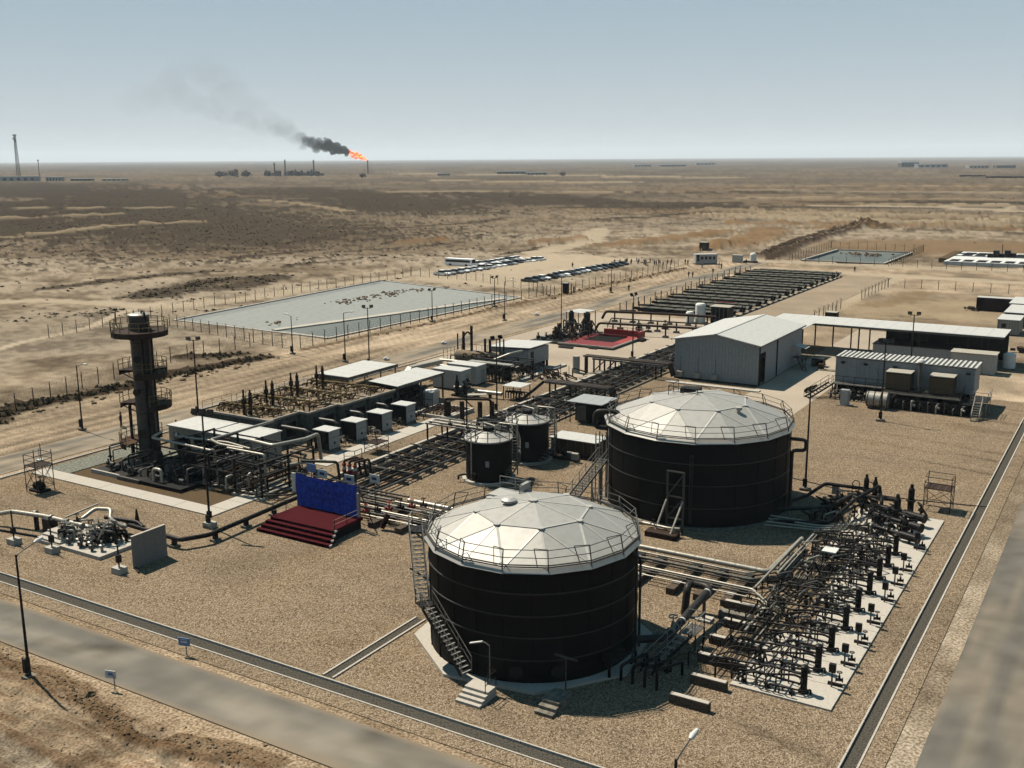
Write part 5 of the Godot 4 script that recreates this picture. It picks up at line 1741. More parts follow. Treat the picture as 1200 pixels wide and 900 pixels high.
func cross_rack() -> void:
	var o := thing("cross_rack", "pipe rack on pale concrete sleepers running between the two large black tanks", "pipe rack", V(-40, 0, -72))
	for x in [-56.6, -53.6, -50.6, -47.4, -44.4, -41.4, -38.4, -35.4, -33.0, -31.1, -28.1, -25.95, -23.85]:
		slab(o, "sleeper", V(x - 0.32, 0, -68.5), V(x + 0.32, 0.5, -74.4), "sleeper")
		slab(o, "bearing_plate", V(x - 0.3, 0.5, -69.6), V(x + 0.3, 0.54, -70.4), "concrete")
		slab(o, "bearing_plate", V(x - 0.3, 0.5, -72.4), V(x + 0.3, 0.54, -74.2), "galvanised")
	pipe(o, [V(-56.9, 0.8, -74.5), V(-22.6, 0.8, -74.6), V(-22.4, 0.8, -83.0)], 0.2, "cladding", "pipe", 10)
	for i in 8:
		var z: float = [-73.9, -73.4, -72.8, -72.2, -71.1, -70.7, -70.2, -69.6][i]
		pipe(o, [V(-58.0, 0.66, z), V(-24.0 + 0.35 * i, 0.66, z), V(-22.2 + 0.35 * i, 0.66, z + 2.0 * (1 if i > 3 else -1)), V(-22.2 + 0.35 * i, 0.66, z + (7.0 if i > 3 else -6.0))], [0.08, 0.06, 0.12, 0.07, 0.1, 0.07, 0.08, 0.06][i], ["cladding", "pipe_dark", "grey_steel", "pipe_dark", "cladding", "grey_steel", "pipe_dark", "cladding"][i], "pipe", 7)
	for i in 6:
		valve(o, V(-58.3 + i * 0.7, 0.85, -70.0 - i * 0.8), 1.5, 0.0, ["red_bright", "dark_steel"][i % 2])
	bars(o, "red_post", [[V(-55.4, 0.2, -68.6), V(-55.0, 1.4, -69.0)]], 0.4, "brown_container")
	# long pale rails by the far tank's shadow
	o = thing("pipe_rails", "pair of long pale raised rails beside the dark shadow of the far tank", "pipes", V(-22, 0, -77))
	pipe(o, [V(-22.3, 1.05, -70.6), V(-22.3, 1.05, -82.2)], 0.09, "cladding", "pipe", 8)
	pipe(o, [V(-21.7, 1.05, -74.0), V(-21.7, 1.05, -84.3)], 0.09, "cladding", "pipe", 8)
	pipe(o, [V(-21.45, 1.0, -75.0), V(-21.45, 1.0, -84.0)], 0.05, "cladding", "pipe", 6)
	for k in 5:
		bars(o, "post", [[V(-22.3, 0, -71.0 - k * 2.7), V(-22.3, 1.0, -71.0 - k * 2.7)], [V(-21.7, 0, -74.2 - k * 2.4), V(-21.7, 1.0, -74.2 - k * 2.4)]], 0.09, "dark_steel")
	# thick bent pipe in front of the near tank
	o = thing("bent_pipe", "thick dark pipe looping up beside the right side of the near black tank", "pipe", V(-24.4, 0, -63))
	pipe(o, [V(-26.0, 1.3, -58.0), V(-24.4, 1.3, -59.2), V(-24.4, 1.35, -60.0), V(-24.3, 2.0, -66.9), V(-25.9, 2.0, -66.9), V(-25.75, 2.0, -66.0), V(-25.75, 0.1, -65.6)], 0.27, "pipe_dark", "pipe", 14)
	for e in [[-24.35, 1.50, -61.6], [-24.3, 1.92, -66.0]]:
		var b := Mb.new()
		b.cyl(V(e[0], e[1], e[2]), V(e[0], e[1] + 0.01, e[2] - 0.12), 0.29, -1, 14)
		part("band", b, M.white_paint, o)
	slab(o, "footing", V(-24.8, 0, -65.2), V(-23.7, 0.18, -66.1), "concrete")
	bars(o, "support", [[V(-24.3, 0.1, -65.6), V(-24.3, 1.75, -65.6)]], 0.18, "grey_steel")
	valve(o, V(-24.4, 1.5, -60.2), 2.2, PI / 2, "galvanised")
	# platform and steps in the tank's shadow
	o = thing("access_platform", "small access platform with pale rails between the near tank and the manifolds", "platform", V(-23.4, 0, -58))
	flight(o, V(-24.6, 0.1, -56.3), V(-23.5, 1.3, -60.3), V(1, 0, 0), 0.8, 7, "dark_steel", "galvanised")
	slab(o, "deck", V(-24.0, 1.28, -60.3), V(-22.9, 1.34, -62.0), "grey_steel")
	handrail(o, [V(-24.0, 1.34, -62.0), V(-22.9, 1.34, -62.0), V(-22.9, 1.34, -60.3)], "galvanised", 1.0, 0.04)
	for e in [[-24.0, -60.4], [-22.9, -60.4], [-24.0, -62.0], [-22.9, -62.0]]:
		bars(o, "leg", [[V(e[0], 0, e[1]), V(e[0], 1.3, e[1])]], 0.09, "dark_steel")
	for i in 5:
		pipe(o, [V(-26.2 + i * 0.8, 0.2, -54.4), V(-26.2 + i * 0.8, 1.1 + 0.1 * i, -54.4), V(-25.6 + i * 0.8, 1.1, -57.0), V(-25.6 + i * 0.8, 0.2, -57.0)], 0.1, "pipe_black")
		valve(o, V(-26.0 + i * 0.8, 1.1, -55.6), 1.3, PI / 2)


func bridges() -> void:
	var o := thing("pipe_bridge", "raised pipe bridge crossing the rack, nearer of two", "pipe bridge", V(-65, 0, -121))
	for x in [-68.2, -65.0, -61.8, -59.8]:
		bars(o, "post", [[V(x, 0, -121.6), V(x, 2.0, -121.6)], [V(x, 0, -123.2), V(x, 2.0, -123.2)]], 0.18, "brown_steel")
	bars(o, "beam", [[V(-69.0, 2.05, -121.5), V(-59.4, 2.05, -121.5)], [V(-69.0, 2.05, -123.3), V(-59.4, 2.05, -123.3)]], 0.2, "grey_steel")
	for i in 4:
		pipe(o, [V(-70.2, 0.4, -117.6 - 0.4 * i), V(-69.2, 2.2, -121.6 - i * 0.42), V(-59.2, 2.2, -121.6 - i * 0.42), V(-58.6, 0.8, -121.6 - i * 0.42)], 0.1, ["pipe_dark", "brown_steel"][i % 2], "pipe", 7)
	o = thing("sampling_rack", "small frame with a white sheet roof left of the pipe rack", "frame", V(-71.6, 0, -118.6))
	for x in [-73.0, -70.4]:
		for z in [-117.4, -120.0]:
			bars(o, "post", [[V(x, 0, z), V(x, 1.9, z)]], 0.1, "dark_steel")
	bars(o, "roof_sheet", [[V(-71.7, 1.95, -117.2), V(-71.7, 1.95, -120.2)]], 2.9, "roof_white", 0.05)
	for i in 6:
		pipe(o, [V(-72.8 + i * 0.42, 0.2, -117.6), V(-72.8 + i * 0.42, 1.1, -117.6), V(-72.8 + i * 0.42, 0.8, -119.8), V(-72.8 + i * 0.42, 0.2, -119.8)], 0.09, "brown_steel")
		valve(o, V(-72.8 + i * 0.42, 1.0, -118.0), 1.2, i, "rust_steel")
	o = thing("pipe_bridge", "raised pipe bridge crossing the rack, farther of two, with diagonal braces", "pipe bridge", V(-66, 0, -140))
	for x in [-70.6, -68.8, -67.0, -63.0, -60.4]:
		bars(o, "post", [[V(x, 0, -139.6), V(x, 2.1, -139.6)], [V(x, 0, -141.6), V(x, 2.1, -141.6)]], 0.2, "brown_steel")
	bars(o, "beam", [[V(-70.8, 2.15, -139.5), V(-59.2, 2.15, -139.5)], [V(-72.4, 2.15, -141.7), V(-59.2, 2.15, -141.7)]], 0.24, "grey_steel")
	bars(o, "diagonal_brace", [[V(-70.5, 0.4, -139.6), V(-68.8, 2.0, -139.6)], [V(-68.6, 0.8, -140.4), V(-67.4, 2.0, -140.4)]], 0.15, "brown_steel")
	for i in 4:
		pipe(o, [V(-72.6, 2.36, -139.9 - i * 0.42), V(-58.6, 2.36, -139.9 - i * 0.42), V(-58.0, 0.6, -139.9 - i * 0.42)], 0.12, ["brown_steel", "pipe_dark"][i % 2], "pipe", 7)
	for e in [[-72.9, -138.2, 0.55, 2.6], [-71.6, -139.0, 0.28, 2.6]]:
		var b := Mb.new()
		b.cyl(V(e[0], 0, e[1]), V(e[0], e[3], e[1]), e[2], -1, 16)
		part("upright_drum", b, M.wall_beige if e[2] > 0.4 else M.brown_steel, o)
	o = thing("low_pipework", "tangle of low pipes and spindly stands left of the farther pipe bridge", "pipework", V(-74, 0, -134))
	for i in 16:
		var x := -77.4 + rng.randf() * 6.6
		var z := -129.5 - rng.randf() * 7.0
		pipe(o, [V(x, 0.1, z), V(x, rng.randf_range(0.5, 1.6), z), V(x + rng.randf_range(-2, 2), rng.randf_range(0.4, 0.8), z - 1.5), V(x + 1.0, 0.1, z - 1.5)], rng.randf_range(0.05, 0.12), ["rust_steel", "brown_steel", "pipe_dark"][i % 3])
		if i % 2:
			valve(o, V(x, 0.7, z), 1.3, i, "rust_steel")
	for i in 5:
		bars(o, "stand", [[V(-76.5 + i * 1.1, 0, -132.0 - 0.6 * i), V(-76.5 + i * 1.1, 1.8 + 0.3 * (i % 2), -132.0 - 0.6 * i)]], 0.07, "rust_steel")


func red_bund() -> void:
	var o := thing("red_bund", "red painted bund floor with a black sump and low red walls in the pale yard", "bund", V(-82, 0, -165))
	slab(o, "concrete_base", V(-87.0, 0.0, -157.9), V(-76.4, 0.25, -171.0), "dark_steel")
	slab(o, "red_floor", V(-86.6, 0.25, -158.3), V(-76.8, 0.32, -163.4), "red_paint")
	slab(o, "red_floor", V(-78.9, 0.25, -163.42), V(-76.8, 0.32, -170.6), "red_bright")
	slab(o, "red_floor", V(-86.6, 0.25, -163.42), V(-84.8, 0.32, -170.6), "red_paint")
	slab(o, "red_floor", V(-84.78, 0.25, -169.2), V(-78.92, 0.32, -170.6), "red_bright")
	slab(o, "black_sump", V(-84.78, 0.25, -163.42), V(-78.92, 0.27, -169.18), "dark_opening")
	for e in [[V(-87.0, 0.25, -157.9), V(-76.4, 0.5, -158.2)], [V(-76.7, 0.25, -158.2), V(-76.4, 0.5, -171.0)]]:
		slab(o, "rim", e[0], e[1], "cladding")
	slab(o, "red_wall", V(-84.5, 0.25, -171.0), V(-76.4, 1.3, -171.25), "red_bright")
	slab(o, "red_wall", V(-76.65, 0.5, -168.4), V(-76.4, 1.5, -171.3), "red_bright")
	slab(o, "red_wall", V(-84.5, 0.3, -169.0), V(-78.9, 0.7, -169.15), "red_bright")
	for k in 8:
		bars(o, "guard_post", [[V(-84.0 + k, 0.3, -171.4), V(-84.0 + k, 1.7, -171.4)]], 0.07, "red_bright")
	bars(o, "guard_rail", [[V(-84.2, 1.7, -171.4), V(-76.6, 1.7, -171.4)], [V(-84.2, 1.2, -171.4), V(-76.6, 1.2, -171.4)]], 0.06, "red_bright")
	slab(o, "support_block", V(-76.3, 0.0, -167.8), V(-75.4, 0.4, -169.6), "brown_steel")
	o = thing("pig_launcher", "dense pump and pipe unit under a small white canopy left of the red bund", "pipework", V(-89, 0, -167))
	for i in 26:
		var x := -92.0 + rng.randf() * 6.0
		var z := -159.5 - rng.randf() * 12.0
		pipe(o, [V(x, 0.1, z), V(x, rng.randf_range(0.8, 3.0), z), V(x + rng.randf_range(-1, 1.6), rng.randf_range(0.8, 2.6), z - 1.6), V(x + 0.6, 0.1, z - 1.8)], rng.randf_range(0.08, 0.2), ["rust_steel", "pipe_dark", "grey_steel", "brown_steel"][i % 4])
		if i % 2:
			valve(o, V(x, 1.2, z), 1.8, i, ["rust_steel", "dark_steel", "galvanised"][i % 3])
	for i in 6:
		pump(o, V(-91.5 + i * 0.9, 0.1, -160.0 - i * 1.3), 1.6, i)
	for e in [[-90.5, -169.5, 4.0, 0.5], [-88.5, -172, 3.6, 0.6], [-87.2, -168.5, 3.0, 0.45]]:
		var b := Mb.new()
		b.lathe(V(e[0], 0, e[1]), [Vector2(e[3], 0), Vector2(e[3], e[2]), Vector2(e[3] * 0.5, e[2] + 0.4), Vector2(0, e[2] + 0.45)], 14)
		part("vessel", b, M.dark_steel, o)
	bars(o, "canopy_sheet", [[V(-90.6, 3.9, -170.5), V(-90.0, 3.9, -175.0)]], 3.8, "roof_white", 0.07)
	bars(o, "canopy_post", [[V(-92.2, 0, -170.8), V(-92.2, 3.9, -170.8)], [V(-88.6, 0, -171.0), V(-88.6, 3.9, -171.0)], [V(-91.8, 0, -174.8), V(-91.8, 3.9, -174.8)], [V(-88.2, 0, -174.8), V(-88.2, 3.9, -174.8)]], 0.12, "rust_steel")
	slab(o, "skid_base", V(-93.0, 0.0, -158.6), V(-87.1, 0.3, -166.0), "dark_steel")
	for e in [[-85.6, -155.6, 1.9, 1.0, "larger"], [-80.6, -157.2, 1.1, 0.5, "smaller"]]:
		o = thing("low_block", e[4] + " of two low grey blocks lying in front of the red bund", "block", V(e[0], 0, e[1]))
		slab(o, "frame", V(e[0], 0, e[1]), V(e[0] + e[2] * 1.3, 0.35, e[1] - e[3]), "grey_steel")
		slab(o, "lid", V(e[0] + 0.15, 0.35, e[1] - 0.12), V(e[0] + e[2] * 1.3 - 0.15, 0.38, e[1] - e[3] + 0.12), "dark_steel")
	# pipe lines from the red bund to the right
	var k := 0
	for e in [[-92.6, -186.5, -79.0, -189.0, "farthest"], [-87.6, -178.8, -74.0, -180.0, "middle"], [-87.0, -172.3, -66.0, -175.6, "nearest"]]:
		o = thing("flow_line", e[4] + " of three raised dark pipes leading right from the red bund", "pipe", V(e[0], 0, e[1]), "")
		pipe(o, [V(e[0], 0.5, e[1]), V(e[0] + 0.8, 2.0, e[1]), V(e[2], 2.0, e[3]), V(e[2] + 9.0, 2.0 if k < 2 else 1.6, e[3] - 0.9)], [0.26, 0.12, 0.22][k], "brown_steel", "pipe", 9)
		for j in 6:
			var t := 0.12 + j * 0.17
			var q := V(e[0], 0, e[1]).lerp(V(e[2] + 8, 0, e[3] - 0.8), t)
			bars(o, "support", [[q, q + V(0, 1.85, 0)]], 0.22, "brown_steel")
			slab(o, "footing", q + V(-0.45, 0, 0.45), q + V(0.45, 0.35, -0.45), "old_concrete")
		k += 1
	var st := 0
	for e in [[-82.3, -181.6], [-79.0, -178.5], [-77.6, -183.2]]:
		o = thing("valve_stand", ["leftmost", "nearest", "rightmost"][st] + " of three small dark valve stands in the pale yard by the red bund", "valve", V(e[0], 0, e[1]))
		slab(o, "footing", V(e[0] - 0.5, 0, e[1] + 0.5), V(e[0] + 0.5, 0.3, e[1] - 0.5), "dark_steel")
		bars(o, "stem", [[V(e[0], 0.3, e[1]), V(e[0], 1.4, e[1])]], 0.16, "dark_steel")
		valve(o, V(e[0], 0.8, e[1]), 2.0)
		st += 1


func yard_boxes() -> void:
	var o := thing("switch_shelter", "small dark shelter with a flat pale roof beside the rack near the far tank", "shelter", V(-57, 0, -113))
	slab(o, "wall", V(-58.8, 0.2, -111.3), V(-54.9, 2.5, -114.6), "black_steel")
	for k in 4:
		slab(o, "roof_sheet", V(-59.6 + k * 1.2, 2.62, -110.6), V(-59.6 + k * 1.2 + 1.17, 2.72 + 0.004 * (k % 2), -115.2), "wall_grey")
	slab(o, "door_panel", V(-58.6, 0.3, -111.28), V(-57.3, 2.2, -111.22), "grey_steel")
	bars(o, "post", [[V(-55.6, 0, -110.9), V(-55.6, 2.6, -110.9)], [V(-59.3, 0, -110.9), V(-59.3, 2.6, -110.9)], [V(-54.9, 0, -114.9), V(-54.9, 2.6, -114.9)]], 0.1, "dark_steel")
	handrail(o, [V(-60.4, 0, -110.2), V(-60.4, 0, -113.4)], "dark_steel", 1.1, 0.06)
	o = thing("water_basin", "rusty louvred box with a white lid between the small tanks and the far tank", "basin", V(-51.5, 0, -98.5))
	slab(o, "wall", V(-54.4, 0.25, -97.3), V(-48.9, 1.9, -100.0), "wood")
	for k in 17:
		bars(o, "slat", [[V(-54.3 + k * 0.33, 0.3, -97.26), V(-54.3 + k * 0.33, 1.85, -97.26)]], 0.14, "rust_steel" if k % 3 else "louvre", 0.05)
	slab(o, "lid", V(-54.6, 1.92, -97.1), V(-48.7, 2.0, -100.2), "roof_white")
	slab(o, "plinth", V(-54.8, 0, -97.0), V(-48.5, 0.24, -100.3), "brown_steel")
	o = thing("pump_set", "low rusty pump set in front of the rusty louvred box", "pump", V(-53.6, 0, -95.6))
	slab(o, "skid_base", V(-56.0, 0.05, -95.8), V(-50.4, 0.35, -96.6), "brown_steel")
	pump(o, V(-53.9, 0.3, -96.2), 1.1)
	pump(o, V(-51.7, 0.3, -96.2), 1.1)
	slab(o, "junction_box", V(-50.9, 0.3, -95.5), V(-50.2, 1.0, -96.0), "wall_beige")
	for i in 4:
		bars(o, "post", [[V(-55.6 + i * 0.45, 0.3, -96.5), V(-55.6 + i * 0.45, 1.8, -96.5)]], 0.06, "galvanised")
	o = thing("air_vessel", "squat pale vessel with rails just behind the far tank's dome", "vessel", V(-46.6, 0, -119))
	var b := Mb.new()
	b.lathe(V(-46.6, 0, -119), [Vector2(1.5, 0), Vector2(1.5, 2.6), Vector2(1.55, 2.65), Vector2(1.0, 2.95), Vector2(0, 3.05)], 24)
	part("body", b, M.wall_beige, o)
	for y in [0.8, 1.6, 2.3]:
		b = Mb.new()
		b.lathe(V(-46.6, y, -119), [Vector2(1.5, 0), Vector2(1.58, 0.02), Vector2(1.58, 0.14), Vector2(1.5, 0.16)], 24)
		part("hoop", b, M.grey_steel, o)
	handrail(o, [V(-50.4, 0, -117.0), V(-48.4, 0, -117.2), V(-48.2, 0, -120.4)], "galvanised", 1.6, 0.06)
	o = thing("pipe_stands", "group of thin pipes and small valves left of the squat pale vessel", "pipework", V(-51, 0, -117))
	for i in 12:
		var x := -54.0 + rng.randf() * 5.0
		var z := -114.8 - rng.randf() * 5.0
		pipe(o, [V(x, 0.1, z), V(x, rng.randf_range(0.8, 2.0), z), V(x + 1.0, rng.randf_range(0.6, 1.4), z - 0.6), V(x + 1.0, 0.1, z - 0.6)], 0.06, ["cladding", "rust_steel", "pipe_dark"][i % 3], "pipe", 6)
		valve(o, V(x, 0.7, z), 1.1, i, ["rust_steel", "dark_steel"][i % 2])


func large_shed() -> void:
	var o := thing("gabled_shed", "large grey sheet-metal shed with a white gabled roof", "shed", V(-52, 0, -152))
	var x0 := -58.6
	var x1 := -45.9
	var z0 := -142.2
	var z1 := -163.5
	var xm := (x0 + x1) / 2.0
	var e := 5.9
	var r := 7.0
	var b := Mb.new()
	b.quad(V(x0, 0, z0), V(x1, 0, z0), V(x1, e, z0), V(x0, e, z0))
	b.tri(V(x0, e, z0), V(x1, e, z0), V(xm, r, z0))
	part("front_wall", b, M.wall_grey, o)
	b = Mb.new()
	b.quad(V(x1, 0, z1), V(x0, 0, z1), V(x0, e, z1), V(x1, e, z1))
	b.tri(V(x1, e, z1), V(x0, e, z1), V(xm, r, z1))
	part("back_wall", b, M.wall_grey, o)
	b = Mb.new()
	b.quad(V(x1, 0, z0 - 3.2), V(x1, 0, z1), V(x1, e, z1), V(x1, e, z0 - 3.2))
	b.quad(V(x1, 0, z0), V(x1, 0, z0 - 0.5), V(x1, e, z0 - 0.5), V(x1, e, z0))
	b.quad(V(x1, 4.6, z0 - 0.5), V(x1, 4.6, z0 - 3.2), V(x1, e, z0 - 3.2), V(x1, e, z0 - 0.5))
	part("side_wall", b, M.wall_grey, o)
	slab(o, "floor", V(x0 + 0.1, 0, z0 - 0.1), V(x1 - 0.05, 0.06, z1 + 0.1), "old_concrete")
	b = Mb.new()
	b.quad(V(x0, 0, z1), V(x0, 0, z0), V(x0, e, z0), V(x0, e, z1))
	part("side_wall", b, M.wall_grey, o)
	for k in 12:
		for s in [-1, 1]:
			b = Mb.new()
			var za := z0 + 0.35 - k * 1.86
			var xe: float = xm + s * 6.75
			b.beam(V(xm, r + 0.08, za - 0.92), V(xe, e - 0.02, za - 0.92), 1.84, 0.08)
			part("roof_sheet", b, M.roof_white, o)
	b = Mb.new()
	b.beam(V(xm, r + 0.14, z0 + 0.4), V(xm, r + 0.14, z1 - 0.4), 0.4, 0.06)
	part("ridge_cap", b, M.roof_white, o)
	bars(o, "gutter", [[V(x1 + 0.45, e - 0.08, z0 + 0.35), V(x1 + 0.45, e - 0.08, z1 - 0.35)], [V(x0 - 0.45, e - 0.08, z0 + 0.35), V(x0 - 0.45, e - 0.08, z1 - 0.35)]], 0.16, "grey_steel")
	bars(o, "verge_trim", [[V(xm, r + 0.02, z0 + 0.37), V(xm + 6.7, e - 0.06, z0 + 0.37)], [V(xm, r + 0.02, z0 + 0.37), V(xm - 6.7, e - 0.06, z0 + 0.37)]], 0.1, "wall_white")
	bars(o, "downpipe", [[V(x1 + 0.1, 0, z0 - 0.3), V(x1 + 0.1, e, z0 - 0.3)], [V(x1 + 0.1, 0, -150.6), V(x1 + 0.1, e, -150.6)]], 0.14, "dark_steel")
	for k in 25:
		bars(o, "wall_rib", [[V(x0 + 0.3 + k * 0.5, 0.05, z0 + 0.01), V(x0 + 0.3 + k * 0.5, e, z0 + 0.01)]], 0.04, "wall_grey")
	bars(o, "base_rail", [[V(x0, 0.12, z0 + 0.03), V(x1, 0.12, z0 + 0.03)]], 0.2, "dark_steel")
	for x in [-57.6, -54.9, -52.2]:
		b = Mb.new()
		b.span(V(x - 0.45, 0.35, z0 + 0.02), V(x + 0.45, 1.15, z0 + 0.5))
		b.cyl(V(x + 0.05, 0.75, z0 + 0.5), V(x + 0.05, 0.75, z0 + 0.55), 0.3, -1, 14)
		part("air_conditioner", b, M.wall_beige, o)
		bars(o, "cable", [[V(x, 1.1, z0 + 0.04), V(x, 3.4, z0 + 0.04)]], 0.03, "dark_steel")
	# lean-to stair and machine beside the door
	o = thing("loading_stair", "small dark stair and machine in the shade beside the gabled shed's door", "stair", V(-44, 0, -158))
	flight(o, V(-43.2, 0, -156.4), V(-44.8, 1.6, -158.4), V(0.75, 0, 0.6), 1.0, 7, "dark_steel", "galvanised")
	slab(o, "deck", V(-45.7, 1.58, -158.2), V(-44.0, 1.66, -160.0), "dark_steel")
	bars(o, "leg", [[V(-44.1, 0, -158.3), V(-44.1, 1.6, -158.3)], [V(-44.1, 0, -159.9), V(-44.1, 1.6, -159.9)]], 0.1, "dark_steel")
	bars(o, "awning_sheet", [[V(-45.4, 3.7, -158.8), V(-43.6, 3.2, -158.8)]], 2.4, "wall_white", 0.06)
	b = Mb.new()
	b.span(V(-43.4, 0.1, -160.6), V(-41.6, 1.3, -162.0))
	part("machine", b, M.dark_steel, o)
	# long canopy
	o = thing("long_canopy", "long flat white canopy on steel posts joined to the back of the gabled shed", "canopy", V(-34, 0, -175))
	for k in 15:
		b = Mb.new()
		var xa := -54.0 + k * 2.43
		b.prism([Vector2(xa, -171.6), Vector2(xa + 2.40, -171.6), Vector2(xa + 2.40, -180.2), Vector2(xa, -180.2)], 5.0, 5.1)
		part("roof_sheet", b, M.roof_white, o)
	for e2 in [[V(-54.0, 4.9, -171.5), V(-17.6, 4.9, -171.5)], [V(-54.0, 4.9, -180.25), V(-17.6, 4.9, -180.25)]]:
		bars(o, "fascia", [e2], 0.1, "grey_steel", 0.3)
	for k in 10:
		var x := -48.2 + k * 3.05
		bars(o, "post", [[V(x, 0, -179.8), V(x, 4.9, -179.8)]], 0.2, "brown_steel")
		if k % 3 == 0 and k > 0 or k == 0:
			bars(o, "post", [[V(x, 0, -172.0), V(x, 4.9, -172.0)]], 0.2, "brown_steel")
		bars(o, "rafter", [[V(x, 4.85, -171.8), V(x, 4.85, -180.0)]], 0.16, "brown_steel")
	slab(o, "link_roof", V(-58.0, 5.13, -163.8), V(-46.0, 5.22, -170.9), "roof_white")
	slab(o, "back_wall", V(-36.5, 0, -180.1), V(-17.8, 4.8, -180.3), "dark_steel")
	o = thing("store_room", "long low grey store built under the long canopy", "building", V(-30, 0, -173.5))
	slab(o, "wall", V(-36.6, 0, -171.2), V(-24.4, 2.55, -177.0), "wall_grey")
	slab(o, "roof", V(-36.7, 2.56, -171.1), V(-24.3, 2.64, -177.1), "dark_steel")
	o = thing("store_room", "small pale store with its own roof at the right end of the long canopy", "building", V(-21, 0, -168.5))
	slab(o, "wall", V(-24.2, 0, -167.2), V(-18.1, 2.95, -170.3), "wall_white")
	slab(o, "roof", V(-24.4, 2.96, -167.0), V(-17.9, 3.06, -170.4), "wall_beige")
	slab(o, "door", V(-20.6, 0.05, -167.19), V(-19.7, 2.1, -167.15), "wall_beige")
	o = thing("water_tank", "upright white tank just right of the long canopy", "tank", V(-17.6, 0, -178))
	b = Mb.new()
	b.lathe(V(-16.9, 0, -174.5), [Vector2(0.9, 0), Vector2(0.9, 2.0), Vector2(0.95, 2.1), Vector2(0.5, 2.35), Vector2(0, 2.4)], 18)
	part("body", b, M.poly_tank, o)
	o = thing("sheet_pallet", "flat dark pallet of sheets lying in the yard by the gabled shed", "pallet", V(-41, 0, -160))
	slab(o, "sheet", V(-41.9, 0.0, -158.0), V(-39.2, 0.12, -159.2), "old_concrete")
	slab(o, "box", V(-41.8, 0.12, -158.5), V(-41.0, 0.9, -159.1), "rust_steel")


